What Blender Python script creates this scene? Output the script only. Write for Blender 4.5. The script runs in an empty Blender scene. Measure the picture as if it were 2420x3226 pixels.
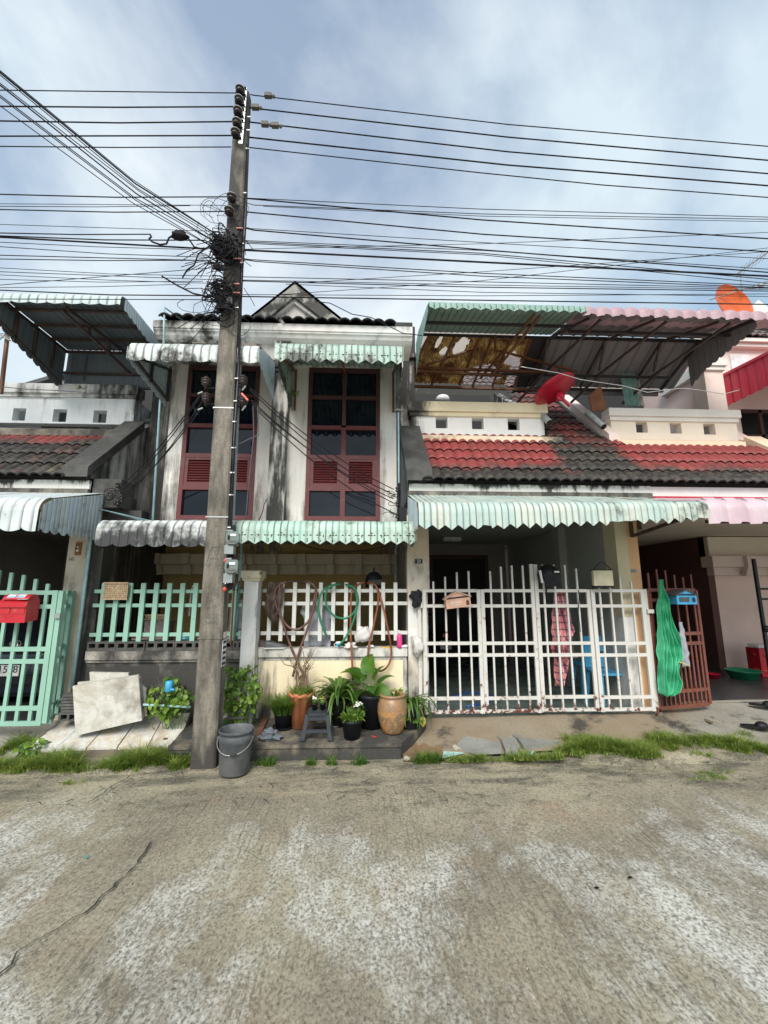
import bpy, math, random
from math import sin, cos, pi, radians, sqrt, atan2, hypot
from mathutils import Vector, Matrix, noise as mnoise

S = bpy.context.scene
COL = S.collection
# ------------------------------------------------------------------ camera, light
CH, PITCH, YAW, FPX = 1.7, radians(10.16), radians(2.5), 1350.0
cam_d = bpy.data.cameras.new('camera')
cam_d.sensor_fit = 'VERTICAL'; cam_d.sensor_height = 36.0
cam_d.lens = FPX / 3226 * 36
cam_d.clip_start = 0.05; cam_d.clip_end = 3000
cam = bpy.data.objects.new('camera', cam_d); COL.objects.link(cam)
cam.location = (0, 0, CH); cam.rotation_euler = (radians(90) + PITCH, 0, -YAW)
S.camera = cam
S.view_settings.view_transform = 'Standard'; S.view_settings.look = 'None'
S.view_settings.gamma = 1; S.view_settings.use_curve_mapping = False
S.view_settings.exposure = 0.96
SUN_EL, SUN_AZ = radians(42), radians(192)      # azimuth clockwise from +Y
sun_d = bpy.data.lights.new('sun', 'SUN'); sun_d.energy = 2.1; sun_d.angle = radians(32); sun_d.color = (1, .96, .9)
sun = bpy.data.objects.new('sun', sun_d); COL.objects.link(sun)
sun.rotation_euler = (radians(90) - SUN_EL, 0, -SUN_AZ + pi)
sun.location = (0, -10, 30)
w = bpy.data.worlds.new('World'); S.world = w; w.use_nodes = True
nt = w.node_tree; nt.nodes.clear()
def wn(t, **k):
    n = nt.nodes.new(t)
    for a, b in k.items(): setattr(n, a, b)
    return n
sky = wn('ShaderNodeTexSky', sky_type='NISHITA', sun_disc=False, sun_elevation=SUN_EL, sun_rotation=SUN_AZ)
sky.air_density = 1.3; sky.dust_density = 1.0; sky.ozone_density = 1.2
tc = wn('ShaderNodeTexCoord'); sep = wn('ShaderNodeSeparateXYZ'); nt.links.new(tc.outputs['Generated'], sep.inputs[0])
# project the view direction on a flat cloud deck: (x, y) / (z + .25)
zz = wn('ShaderNodeMath', operation='MAXIMUM'); nt.links.new(sep.outputs['Z'], zz.inputs[0]); zz.inputs[1].default_value = 0.0
za = wn('ShaderNodeMath', operation='ADD'); nt.links.new(zz.outputs[0], za.inputs[0]); za.inputs[1].default_value = 0.35
cx = wn('ShaderNodeMath', operation='DIVIDE'); nt.links.new(sep.outputs['X'], cx.inputs[0]); nt.links.new(za.outputs[0], cx.inputs[1])
cy = wn('ShaderNodeMath', operation='DIVIDE'); nt.links.new(sep.outputs['Y'], cy.inputs[0]); nt.links.new(za.outputs[0], cy.inputs[1])
cb = wn('ShaderNodeCombineXYZ'); nt.links.new(cx.outputs[0], cb.inputs[0]); nt.links.new(cy.outputs[0], cb.inputs[1]); cb.inputs[2].default_value = 3.7
n1 = wn('ShaderNodeTexNoise'); n1.inputs['Scale'].default_value = 1.35; n1.inputs['Detail'].default_value = 8; n1.inputs['Roughness'].default_value = .56; n1.inputs['Distortion'].default_value = .35
nt.links.new(cb.outputs[0], n1.inputs['Vector'])
r1 = wn('ShaderNodeValToRGB'); r1.color_ramp.elements[0].position = .38; r1.color_ramp.elements[0].color = (.26, .26, .26, 1); r1.color_ramp.elements[1].position = .57; r1.color_ramp.elements[1].color = (1, 1, 1, 1)
nt.links.new(n1.outputs['Fac'], r1.inputs['Fac'])
n2 = wn('ShaderNodeTexNoise'); n2.inputs['Scale'].default_value = 1.1; n2.inputs['Detail'].default_value = 5; n2.inputs['Roughness'].default_value = .5
mp = wn('ShaderNodeMapping'); mp.inputs['Location'].default_value = (5.2, 1.3, 0); nt.links.new(cb.outputs[0], mp.inputs[0]); nt.links.new(mp.outputs[0], n2.inputs['Vector'])
r2 = wn('ShaderNodeValToRGB'); r2.color_ramp.elements[0].position = .3; r2.color_ramp.elements[0].color = (2.75, 3.7, 4.4, 1); r2.color_ramp.elements[1].position = .68; r2.color_ramp.elements[1].color = (4.7, 5.1, 5.35, 1)
nt.links.new(n2.outputs['Fac'], r2.inputs['Fac'])
mx = wn('ShaderNodeMixRGB'); nt.links.new(r1.outputs[0], mx.inputs[0]); nt.links.new(sky.outputs[0], mx.inputs[1]); nt.links.new(r2.outputs[0], mx.inputs[2])
bg = wn('ShaderNodeBackground'); bg.inputs['Strength'].default_value = .10; nt.links.new(mx.outputs[0], bg.inputs[0])
wo = wn('ShaderNodeOutputWorld'); nt.links.new(bg.outputs[0], wo.inputs[0])

# ------------------------------------------------------------------ helpers
FW = Vector((sin(YAW)*cos(PITCH), cos(YAW)*cos(PITCH), sin(PITCH)))
RT = Vector((cos(YAW), -sin(YAW), 0))
UP = Vector((-sin(YAW)*sin(PITCH), -cos(YAW)*sin(PITCH), cos(PITCH)))
def ray(px, py): return FW + RT*((px-1210)/FPX) + UP*((1613-py)/FPX)
def at(px, py, Y):                       # the point of the plane y = Y seen at that place of the photograph
    d = ray(px, py); t = Y/d.y; return Vector((d.x*t, Y, CH + d.z*t))
def X_(px, py, Y): return at(px, py, Y).x
def Z_(px, py, Y): return at(px, py, Y).z
def gnd(px, py, z=0.0):
    d = ray(px, py); t = (z-CH)/d.z; return Vector((d.x*t, d.y*t, z))
rnd = random.Random(7)
WM = {}
class MB:
    def __init__(s): s.v = []; s.f = []; s.c = []
    def add(s, vs, fs):
        n = len(s.v); s.v += [tuple(v) for v in vs]; s.f += [tuple(i+n for i in f) for f in fs]; return s
    def box(s, x0, x1, y0, y1, z0, z1):
        vs = [(x, y, z) for z in (z0, z1) for y in (y0, y1) for x in (x0, x1)]
        return s.add(vs, [(0,2,3,1),(4,5,7,6),(0,1,5,4),(2,6,7,3),(0,4,6,2),(1,3,7,5)])
    def beam(s, p, q, w=.03, h=None, up=(0,0,1)):
        h = h or w; p = Vector(p); q = Vector(q); d = (q-p).normalized(); u = Vector(up)
        if abs(d.dot(u)) > .98: u = Vector((0,1,0))
        a = d.cross(u).normalized()*w/2; b = a.cross(d).normalized()*h/2
        vs = [e+i*a+j*b for e in (p, q) for j in (-1, 1) for i in (-1, 1)]
        return s.add(vs, [(0,2,3,1),(4,5,7,6),(0,1,5,4),(2,6,7,3),(0,4,6,2),(1,3,7,5)])
    def tube(s, pts, r, n=6, cap=True, r2=None):
        pts = [Vector(p) for p in pts]; m = len(pts); ring = []; prev = None
        for i, p in enumerate(pts):
            d = (pts[min(i+1, m-1)] - pts[max(i-1, 0)])
            d = d.normalized() if d.length > 1e-9 else Vector((0,0,1))
            if prev is None: u = d.cross(Vector((0,0,1)) if abs(d.z) < .9 else Vector((0,1,0))).normalized()
            else: u = (prev - d*prev.dot(d)); u = u.normalized() if u.length > 1e-6 else d.orthogonal().normalized()
            prev = u; v = d.cross(u)
            rr = r if r2 is None else r + (r2-r)*i/max(1, m-1)
            ring.append([p + (u*cos(2*pi*k/n) + v*sin(2*pi*k/n))*rr for k in range(n)])
        vs = [v for R in ring for v in R]
        fs = [(i*n+k, i*n+(k+1) % n, (i+1)*n+(k+1) % n, (i+1)*n+k) for i in range(m-1) for k in range(n)]
        if cap: fs += [tuple(range(n-1, -1, -1)), tuple((m-1)*n+k for k in range(n))]
        return s.add(vs, fs)
    def lathe(s, prof, c=(0,0,0), n=24, ax=None, lx=None):   # prof: (r, z); ax: optional 3x3
        c = Vector(c); vs = []
        for r, z in prof:
            for k in range(n):
                v = Vector((r*cos(2*pi*k/n), r*sin(2*pi*k/n), z))
                if lx: v = lx(v)
                vs.append(c + (ax @ v if ax else v))
        m = len(prof)
        return s.add(vs, [(i*n+k, i*n+(k+1) % n, (i+1)*n+(k+1) % n, (i+1)*n+k) for i in range(m-1) for k in range(n)])
    def poly(s, pts, t=None):                  # polygon, optionally extruded by vector t
        pts = [Vector(p) for p in pts]; n = len(pts)
        if t is None: return s.add(pts, [tuple(range(n))])
        t = Vector(t)
        return s.add(pts+[p+t for p in pts], [tuple(range(n-1,-1,-1)), tuple(range(n, 2*n))]+[(i,(i+1)%n,n+(i+1)%n,n+i) for i in range(n)])
    def grid(s, fn, nu, nv, skip=None):
        vs = [fn(i/nu, j/nv) for j in range(nv+1) for i in range(nu+1)]
        fs = [(j*(nu+1)+i, j*(nu+1)+i+1, (j+1)*(nu+1)+i+1, (j+1)*(nu+1)+i) for j in range(nv) for i in range(nu) if not (skip and skip((i+.5)/nu, (j+.5)/nv))]
        return s.add(vs, fs)
    def ball(s, c, r, n=8, sq=(1,1,1), j=0.0, seed=0):
        R = random.Random(seed); c = Vector(c); vs = []
        for i in range(n+1):
            a = pi*i/n
            for k in range(2*n):
                b = pi*k/n; f = 1 + (mnoise.noise(Vector((sin(a)*cos(b), sin(a)*sin(b), cos(a)))*1.8 + Vector((seed*3.1,0,0)))*j if j else 0)
                vs.append(c + Vector((sin(a)*cos(b)*sq[0], sin(a)*sin(b)*sq[1], cos(a)*sq[2]))*r*f)
        return s.add(vs, [(i*2*n+k, (i+1)*2*n+k, (i+1)*2*n+(k+1)%(2*n), i*2*n+(k+1)%(2*n)) for i in range(n) for k in range(2*n)])
    def mesh(s, name, m, smooth=False):
        me = bpy.data.meshes.new(name); me.from_pydata([tuple(v) for v in s.v], [], s.f); me.update()
        if s.c:
            at_ = me.attributes.new('darken', 'FLOAT', 'POINT'); at_.data.foreach_set('value', s.c)
        if m: me.materials.append(m)
        if smooth: me.polygons.foreach_set('use_smooth', [True]*len(me.polygons))
        return me
    def go(s, name, m, parent=None, smooth=False, **k):
        return link(name, s.mesh(name, m, smooth), parent, **k)
def link(name, me, parent=None, M=None, **k):
    o = bpy.data.objects.new(name, me); COL.objects.link(o); M = M or Matrix.Identity(4)
    if parent:
        o.parent = parent; o.matrix_parent_inverse = WM[parent.name].inverted()
    o.matrix_basis = M; WM[o.name] = M
    if smooth_fix and me and hasattr(me, 'polygons'): pass
    for a, b in k.items(): o[a] = b
    return o
smooth_fix = False
def thing(name, label, cat, loc=(0,0,0), group=None):
    o = bpy.data.objects.new(name, None); COL.objects.link(o); o.empty_display_size = .2
    o.location = loc; WM[o.name] = Matrix.Translation(loc); o['label'] = label; o['category'] = cat
    if group: o['group'] = group
    return o
def tag(o, label, cat, group=None):
    o['label'] = label; o['category'] = cat
    if group: o['group'] = group
    return o
def struct(name, mb, m, smooth=False): return mb.go(name, m, None, smooth, kind='structure')
def B(name, m, parent, *a, **k): return MB().box(*a).go(name, m, parent, **k)
def text(name, s, m, parent, loc, size, rot=(pi/2,0,0), ext=.001, **k):
    cu = bpy.data.curves.new(name, 'FONT'); cu.body = s; cu.size = size; cu.extrude = ext; cu.align_x = 'CENTER'; cu.align_y = 'CENTER'
    t = bpy.data.objects.new('t', cu); COL.objects.link(t); dg = bpy.context.evaluated_depsgraph_get()
    me = bpy.data.meshes.new_from_object(t.evaluated_get(dg)); bpy.data.objects.remove(t)
    me.materials.clear(); me.materials.append(m)
    from mathutils import Euler
    return link(name, me, parent, Matrix.Translation(loc) @ Euler(rot).to_matrix().to_4x4(), **k)

# ------------------------------------------------------------------ materials
class NT:
    def __init__(s, name):
        s.m = bpy.data.materials.new(name); s.m.use_nodes = True; s.t = s.m.node_tree; s.t.nodes.clear()
        s.o = s.t.nodes.new('ShaderNodeOutputMaterial'); s.b = s.t.nodes.new('ShaderNodeBsdfPrincipled'); s.l(s.b.outputs[0], s.o.inputs[0])
        s.geo = s.t.nodes.new('ShaderNodeNewGeometry'); s.P = s.geo.outputs['Position']
    def l(s, a, b): s.t.links.new(a, b)
    def setv(s, inp, v):
        if hasattr(v, 'is_linked') or isinstance(v, bpy.types.NodeSocket): s.l(v, inp)
        else:
            if isinstance(v, (tuple, list)) and len(v) == 3 and inp.type == 'RGBA': v = (*v, 1)
            inp.default_value = v
    def vec(s, sc=(1,1,1), loc=(0,0,0), src=None):
        n = s.t.nodes.new('ShaderNodeMapping'); s.l(src or s.P, n.inputs[0]); n.inputs['Scale'].default_value = sc; n.inputs['Location'].default_value = loc; return n.outputs[0]
    def noise(s, scale, det=4, sc=(1,1,1), loc=(0,0,0), rough=.55, dist=0, src=None):
        n = s.t.nodes.new('ShaderNodeTexNoise'); n.inputs['Scale'].default_value = scale; n.inputs['Detail'].default_value = det
        n.inputs['Roughness'].default_value = rough; n.inputs['Distortion'].default_value = dist; s.l(s.vec(sc, loc, src), n.inputs['Vector']); return n.outputs['Fac']
    def vor(s, scale, sc=(1,1,1), out='Distance', feat='F1', src=None):
        n = s.t.nodes.new('ShaderNodeTexVoronoi'); n.feature = feat; n.inputs['Scale'].default_value = scale; s.l(s.vec(sc, (0,0,0), src), n.inputs['Vector']); return n.outputs[out]
    def math(s, op, a, b=0.0, clamp=False):
        n = s.t.nodes.new('ShaderNodeMath'); n.operation = op; n.use_clamp = clamp; s.setv(n.inputs[0], a); s.setv(n.inputs[1], b); return n.outputs[0]
    def rng(s, v, a, b, c=0.0, d=1.0):
        n = s.t.nodes.new('ShaderNodeMapRange'); s.setv(n.inputs[0], v)
        for i, x in zip((1,2,3,4), (a,b,c,d)): n.inputs[i].default_value = x
        return n.outputs[0]
    def mix(s, f, a, b):
        n = s.t.nodes.new('ShaderNodeMixRGB'); s.setv(n.inputs[0], f); s.setv(n.inputs[1], a); s.setv(n.inputs[2], b); return n.outputs[0]
    def ax(s, i):
        if not hasattr(s, '_sep'): s._sep = s.t.nodes.new('ShaderNodeSeparateXYZ'); s.l(s.P, s._sep.inputs[0])
        return s._sep.outputs[i]
    def bump(s, h, st=.3, dist=.01):
        n = s.t.nodes.new('ShaderNodeBump'); s.l(h, n.inputs['Height']); n.inputs['Strength'].default_value = st; n.inputs['Distance'].default_value = dist; s.l(n.outputs[0], s.b.inputs['Normal'])
    def set(s, **k):
        for a, v in k.items():
            s.setv(s.b.inputs[{'col':'Base Color','rough':'Roughness','metal':'Metallic','spec':'Specular IOR Level','alpha':'Alpha','trans':'Transmission Weight','ior':'IOR','sheen':'Sheen Weight','emis':'Emission Color','es':'Emission Strength'}[a]], v)
        return s.m
def plain(name, col, rough=.6, var=.25, sc=8, **k):
    n = NT(name); f = n.noise(sc, 5); f = n.rng(f, .3, .7)
    c = n.mix(f, tuple(x*(1-var) for x in col), tuple(min(1, x*(1+var*.6)) for x in col))
    n.bump(f, .1, .003); return n.set(col=c, rough=rough, **k)
def plaster(name, base, dark=(.028,.027,.024), th=.55, soft=.1, streak=(9,9,.8), bias=(), tint=None, tintf=.5, grime=(.22,.20,.16), bump=.4, loc=(0,0,0)):
    """painted render with mould runs: bias = (axis, v0, v1, amount) pushes the stain threshold along an axis"""
    n = NT(name)
    s1 = n.noise(1.0, 8, streak, loc, .65); s2 = n.noise(2.6, 6, (1,1,.6), (loc[0]+7, 3, 1), .6)
    v = n.math('ADD', n.math('MULTIPLY', s1, .55), n.math('MULTIPLY', s2, .45))
    for a, v0, v1, k in bias: v = n.math('ADD', v, n.math('MULTIPLY', n.rng(n.ax(a), v0, v1), k))
    f = n.rng(v, th-soft, th+soft*.5)
    g = n.rng(v, th-soft*1.7, th+.02)
    base_c = n.mix(n.rng(n.noise(1.6, 5, (1,1,1), (2,9,4)), .3, .7), tuple(x*.9 for x in base), tuple(min(1,x*1.05) for x in base))
    if tint: base_c = n.mix(n.math('MULTIPLY', n.rng(n.noise(.9, 4, (1,1,2), (4,4,4)), .4, .62), tintf), base_c, tint)
    c = n.mix(n.math('MULTIPLY', g, .5), base_c, grime); c = n.mix(f, c, n.mix(n.noise(30, 3), dark, tuple(x*2.2 for x in dark)))
    h = n.math('ADD', n.noise(60, 4), n.math('MULTIPLY', n.noise(9, 4), 1.2)); n.bump(h, bump, .004)
    return n.set(col=c, rough=.85)
def sheetmetal(name, base, chalk=(.62,.64,.60), dark=(.05,.05,.042), th=.6, bias=(), rough=.45, chalkf=.5, soft=.06):
    n = NT(name)
    a = n.noise(3.2, 7, (1.6,1.2,1.0), (1,2,3), .65); b = n.noise(22, 4)
    v = n.math('ADD', n.math('MULTIPLY', a, .8), n.math('MULTIPLY', b, .2))
    for ax, v0, v1, k in bias: v = n.math('ADD', v, n.math('MULTIPLY', n.rng(n.ax(ax), v0, v1), k))
    ch = n.math('MULTIPLY', n.rng(n.noise(5, 5, (1,1,.4), (9,0,0)), .42, .62), chalkf)
    c = n.mix(ch, base, chalk); c = n.mix(n.math('MULTIPLY', n.rng(v, th-.18, th), .45), c, (.24,.25,.21)); c = n.mix(n.rng(v, th-soft, th+soft), c, dark)
    da = n.t.nodes.new('ShaderNodeAttribute'); da.attribute_name = 'darken'; c = n.mix(n.math('MULTIPLY', da.outputs['Fac'], n.rng(n.noise(4, 6, (1,1,.6), (3,3,8)), .2, .6, .35, .95)), c, tuple(x*1.3 for x in dark) if sum(base) > .6 else tuple(x*.5 for x in base))  # grooves mixed darker than the crests
    n.bump(n.noise(14, 3), .12, .004); return n.set(col=c, rough=rough, spec=.35)
def rusty(name, base, rust=(.10,.028,.014), th=.66, bias=(), rough=.5, sc=9, hl=None):
    n = NT(name); v = n.noise(sc, 7, (1,1,1), (3,1,2), .68)
    for ax, v0, v1, k in bias: v = n.math('ADD', v, n.math('MULTIPLY', n.rng(n.ax(ax), v0, v1), k))
    f = n.rng(v, th-.015, th+.015)
    d = n.rng(n.noise(3, 5, (1,1,.5)), .35, .75)
    c = n.mix(n.math('MULTIPLY', d, .35), base, tuple(x*.6 for x in base)); c = n.mix(n.math('MULTIPLY', n.rng(v, th-.09, th), .35), c, (.25,.13,.06))
    c = n.mix(f, c, n.mix(n.noise(40, 2), rust, tuple(x*.35 for x in rust)))
    n.bump(f, -.3, .002); return n.set(col=c, rough=rough)
def glossy(name, col, rough=.05, **k): n = NT(name); return n.set(col=col, rough=rough, **k)
def leafm(name, c1, c2, tr=.35, sc=9):
    n = NT(name); oi = n.t.nodes.new('ShaderNodeObjectInfo')
    f = n.math('ADD', n.rng(n.noise(sc, 4), .3, .7), n.math('MULTIPLY', n.math('SUBTRACT', oi.outputs['Random'], .5), .9), True)
    c = n.mix(f, c1, c2); n.set(col=c, rough=.45, spec=.4)
    tl = n.t.nodes.new('ShaderNodeBsdfTranslucent'); n.l(n.mix(.5, c, (.30,.42,.03)), tl.inputs[0])
    ms = n.t.nodes.new('ShaderNodeMixShader'); ms.inputs[0].default_value = tr; n.l(n.b.outputs[0], ms.inputs[1]); n.l(tl.outputs[0], ms.inputs[2]); n.l(ms.outputs[0], n.o.inputs[0]); return n.m
M = {}
WHITE = (.76,.73,.69)
M['wall_white'] = plaster('white render', WHITE, th=.665, bias=((2,3.0,2.5,.12),(2,4.75,5.2,.07),(0,-2.35,-2.66,.10)), tint=(.66,.56,.50), tintf=.5)
M['wall_frieze'] = plaster('frieze render', (.74,.72,.68), th=.61, bias=((0,-1.3,-2.0,.10),), tint=(.68,.50,.42), tintf=.35)
M['pillar_mould'] = plaster('mouldy pillar render', (.62,.60,.56), th=.505, soft=.055, streak=(14,14,1.1), bias=((2,2.9,2.5,.06),(2,4.2,4.9,.05)), grime=(.2,.19,.17))
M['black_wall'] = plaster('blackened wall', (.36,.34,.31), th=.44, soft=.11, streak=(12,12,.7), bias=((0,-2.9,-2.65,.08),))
M['verge_wall'] = plaster('streaked gable side wall', (.74,.73,.70), th=.56, soft=.12, streak=(4,9,.5), bias=((1,5.9,5.35,.20),(2,3.7,4.3,.08)))
M['coping_dark'] = plaster('dark coping', (.16,.155,.145), dark=(.03,.029,.027), th=.47, soft=.16, streak=(3,3,3), grime=(.09,.088,.08), bump=.6)
M['cornice'] = plaster('cornice render', (.80,.79,.77), th=.70, bias=((0,-1.1,-1.9,.16),(2,5.1,5.35,.06)), streak=(8,8,2), tint=(.70,.56,.48), tintf=.25)
M['fascia_old'] = plaster('stained fascia', (.80,.78,.73), th=.60, soft=.05, streak=(11,11,3.5), bias=((2,2.97,3.05,.12),(0,3.2,3.8,-.04)), grime=(.36,.35,.30))
M['fascia_low'] = plaster('mossy fascia foot', (.26,.24,.20), th=.50, soft=.12, streak=(6,6,3), grime=(.14,.13,.11))
M['parapetA'] = plaster('balcony wall pale', (.80,.82,.82), th=.70, bias=((0,-4.1,-3.5,.22),), tint=(.62,.66,.68), tintf=.4)
M['capA'] = plaster('old parapet cap', (.70,.70,.68), th=.62, bias=((0,-4.6,-3.6,.15),), streak=(7,7,1.5), grime=(.34,.33,.29))
M['lipA'] = plaster('mossy ledge', (.42,.38,.30), th=.50, soft=.14, bias=((0,-4.6,-3.6,.1),), streak=(3,5,3), grime=(.26,.22,.16))
M['parapetD'] = plaster('balcony wall white', (.80,.79,.77), th=.76, bias=((0,1.05,.7,.32),))
M['capD'] = plaster('cream parapet cap', (.78,.68,.47), th=.72, bias=((0,1.5,.75,.28),), streak=(5,5,2))
M['lipD'] = plaster('peach ledge', (.76,.58,.38), th=.66, soft=.1, bias=((0,1.6,.75,.16),(0,2.65,3.0,.2)), streak=(3,5,3), tint=(.82,.74,.6), tintf=.8, grime=(.4,.33,.24))
M['parapetE'] = plaster('pale peach render', (.78,.70,.58), th=.76, tint=(.80,.66,.56))
M['capE'] = plaster('off-white cap', (.72,.69,.63), th=.76)
M['lipE'] = plaster('peach ledge clean', (.80,.64,.48), th=.70, tint=(.80,.58,.40), tintf=.7, bias=((0,6.0,6.6,.12),))
M['pink'] = plaster('pink render', (.86,.66,.59), th=.74, tint=(.74,.56,.48), tintf=.3, bias=((2,.9,.25,.07),))
M['pink_soft'] = plaster('soft pink render', (.78,.64,.58), th=.76)
M['pillar23'] = plaster('worn cream pillar', (.60,.50,.36), th=.63, streak=(5,5,2), bias=((2,2.5,2.9,-.05),), tint=(.70,.66,.60), tintf=.7, grime=(.33,.27,.19))
M['pillar23_low'] = plaster('peeling white pillar', (.68,.67,.65), th=.60, streak=(7,7,2), bias=((2,.9,.3,.08),), tint=(.52,.42,.28), tintf=.8, grime=(.4,.36,.3))
M['cream_face'] = plaster('cream pilaster', (.66,.58,.40), th=.74)
M['orange_face'] = plaster('peach pilaster', (.72,.44,.24), th=.76)
M['lichen_cap'] = plaster('lichen covered cap', (.66,.60,.44), th=.57, soft=.06, streak=(9,9,6), grime=(.36,.31,.2))
M['fence_pillar'] = plaster('white fence pillar', (.74,.74,.73), th=.64, bias=((2,1.0,.4,.08),), streak=(8,8,1.5), tint=(.62,.6,.55))
M['low_wallC'] = plaster('pale low wall', (.66,.65,.62), th=.60, streak=(8,8,2), bias=((2,.9,.5,.0),), tint=(.5,.47,.40), tintf=.6)
M['yellow_panel'] = plaster('cream yellow panel', (.80,.67,.43), th=.67, bias=((2,.62,.25,.13),(0,-.3,-1.1,.05)), tint=(.80,.72,.54), tintf=.6, grime=(.45,.36,.24))
M['low_wallB'] = plaster('mould covered low wall', (.50,.46,.40), th=.50, soft=.12, streak=(4,4,2.5), bias=((2,.98,1.05,-.06),(2,.85,.8,.08)), grime=(.16,.145,.125))
M['block'] = plaster('old concrete block', (.16,.15,.14), th=.5, soft=.15, streak=(5,5,5), grime=(.08,.075,.07), bump=.8)
M['green_panel'] = None
M['ochre'] = plaster('ochre porch wall', (.50,.36,.15), th=.72, tint=(.42,.28,.10), tintf=.8, grime=(.3,.2,.1))
M['corbel'] = plaster('cream corbel beam', (.62,.54,.40), th=.68, grime=(.4,.34,.25))
M['garage'] = plaster('grey garage wall', (.36,.37,.34), th=.78)
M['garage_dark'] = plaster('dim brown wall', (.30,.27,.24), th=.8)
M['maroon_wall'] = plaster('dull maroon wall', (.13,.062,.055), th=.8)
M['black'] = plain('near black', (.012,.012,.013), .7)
M['floor_tile'] = plain('green grey floor tile', (.16,.21,.19), .25, .35, 4)
M['dark_floor'] = plain('dark grey terrace floor', (.055,.055,.058), .35, .4, 12)
M['redwood'] = rusty('red painted wood', (.125,.021,.022), (.045,.022,.02), th=.66, bias=((2,4.2,4.7,.03),))
M['darkframe'] = plain('weathered brown frame', (.075,.03,.026), .6)
M['glass'] = glossy('dark window glass', (.004,.007,.012), .04, spec=.36)
M['alu_frame'] = plain('dull grey steel', (.20,.20,.20), .5)
M['truss'] = rusty('brown painted steel', (.055,.040,.038), (.10,.035,.02), th=.6)
M['rust'] = rusty('rusted steel', (.16,.06,.03), (.24,.09,.03), th=.5)
M['truss_dark'] = plain('dark steel', (.035,.032,.035), .55)
M['mint'] = rusty('mint green paint', (.28,.49,.385), (.07,.035,.025), th=.70, sc=24)
M['white_paint'] = rusty('white gate paint', (.62,.60,.555), (.16,.045,.035), th=.63, sc=13, bias=((2,.50,.26,.16),(2,.75,1.4,-.04),(0,2.0,2.5,-.05)))
M['white_fence'] = rusty('white fence paint', (.66,.66,.62), (.2,.08,.04), th=.72, sc=24)
M['brown_gate'] = rusty('maroon gate paint', (.17,.055,.045), (.24,.06,.03), th=.58, sc=14, bias=((2,.9,.3,.08),))
M['awn_white'] = sheetmetal('grey white awning sheet', (.58,.64,.65), th=.665, bias=((0,-3.25,-2.95,.0),))
M['awn_side'] = sheetmetal('blue grey awning side', (.50,.60,.66), th=.66, bias=((1,4.7,5.3,.04),(2,2.6,2.3,.05)))
M['awn_mould'] = sheetmetal('mould blackened awning', (.70,.73,.72), dark=(.045,.045,.045), th=.565, bias=((0,-1.55,-2.85,.10),(2,2.33,2.2,.09),(2,2.36,2.45,-.12)), soft=.09)
M['awn_mintC'] = sheetmetal('mint lace awning', (.38,.56,.47), chalk=(.56,.64,.56), dark=(.06,.08,.06), th=.64, bias=((0,-.3,.45,.05),(2,2.40,2.2,.03)))
M['awn_upB'] = sheetmetal('upper white awning', (.66,.72,.70), dark=(.035,.035,.032), th=.575, bias=((2,4.40,4.25,.10),(1,4.6,5,-.1)), soft=.05)
M['awn_upC'] = sheetmetal('upper green awning', (.33,.47,.40), chalk=(.50,.57,.52), dark=(.04,.05,.04), th=.57, bias=((2,4.40,4.2,.10),), soft=.05)
M['awn_D'] = sheetmetal('long mint awning', (.40,.51,.47), chalk=(.55,.57,.49), dark=(.05,.05,.035), th=.66, bias=((2,2.42,2.25,.08),(0,2.4,3.6,.14),(1,4.7,4.35,-.02)), chalkf=.8)
M['awn_pink'] = sheetmetal('pale pink awning', (.50,.36,.40), chalk=(.62,.54,.56), dark=(.22,.10,.13), th=.70)
M['awn_red'] = sheetmetal('crimson awning', (.42,.022,.05), chalk=(.40,.06,.08), dark=(.2,.02,.03), th=.8)
M['can_green'] = sheetmetal('green canopy sheet', (.22,.36,.30), chalk=(.30,.42,.36), th=.8)
M['can_greenF'] = sheetmetal('green canopy valance', (.26,.42,.36), chalk=(.38,.50,.44), th=.76)
M['can_dark'] = sheetmetal('dull canopy sheet', (.13,.155,.17), chalk=(.16,.19,.20), th=.76, chalkf=.3)
M['can_grey'] = sheetmetal('grey canopy sheet', (.20,.195,.20), chalk=(.25,.25,.25), th=.8, chalkf=.3)
M['can_valA'] = sheetmetal('pale canopy valance', (.52,.63,.63), th=.72)
M['can_pink'] = sheetmetal('dusty pink roof sheet', (.44,.29,.32), chalk=(.50,.37,.40), th=.8)
M['wire'] = plain('black cable', (.016,.015,.018), .7, spec=.15)
M['wire_grey'] = plain('grey cable', (.07,.07,.085), .5)
M['pvc'] = plain('pale blue pvc pipe', (.36,.56,.60), .4)
M['pvc_joint'] = plain('teal pvc joint', (.05,.32,.36), .4)
M['white_plastic'] = plain('white plastic', (.75,.75,.74), .4)
M['black_plastic'] = plain('black plastic', (.012,.013,.016), .5, .4, spec=.25)
M['grey_plastic'] = plain('charcoal plastic', (.035,.042,.052), .5, .3)
M['meter'] = plain('grey meter housing', (.28,.31,.30), .4)
M['meter_glass'] = glossy('hazy meter cover', (.16,.20,.18), .12, alpha=1)
M['steel'] = plain('galvanised steel', (.55,.55,.53), .35, metal=.6)
M['porcelain'] = glossy('brown porcelain', (.03,.02,.018), .2)
M['orange_red'] = plain('orange red plastic', (.65,.08,.04), .4)
M['terracotta'] = plain('terracotta', (.50,.17,.07), .8, .35, 6)
M['soil'] = plain('dark soil', (.04,.03,.02), .95, .5, 30)
M['red_box'] = rusty('red mailbox paint', (.50,.018,.03), (.55,.13,.07), th=.63, sc=10, rough=.35)
M['peach_box'] = plain('faded peach mailbox', (.58,.34,.24), .5)
M['blue_box'] = plain('sky blue plastic', (.06,.36,.62), .4)
M['grey_roof'] = plain('dark grey plastic', (.07,.075,.08), .5)
M['paper'] = plain('paper', (.72,.72,.72), .7)
M['ink'] = plain('dark ink', (.02,.02,.05), .8, 0)
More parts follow.
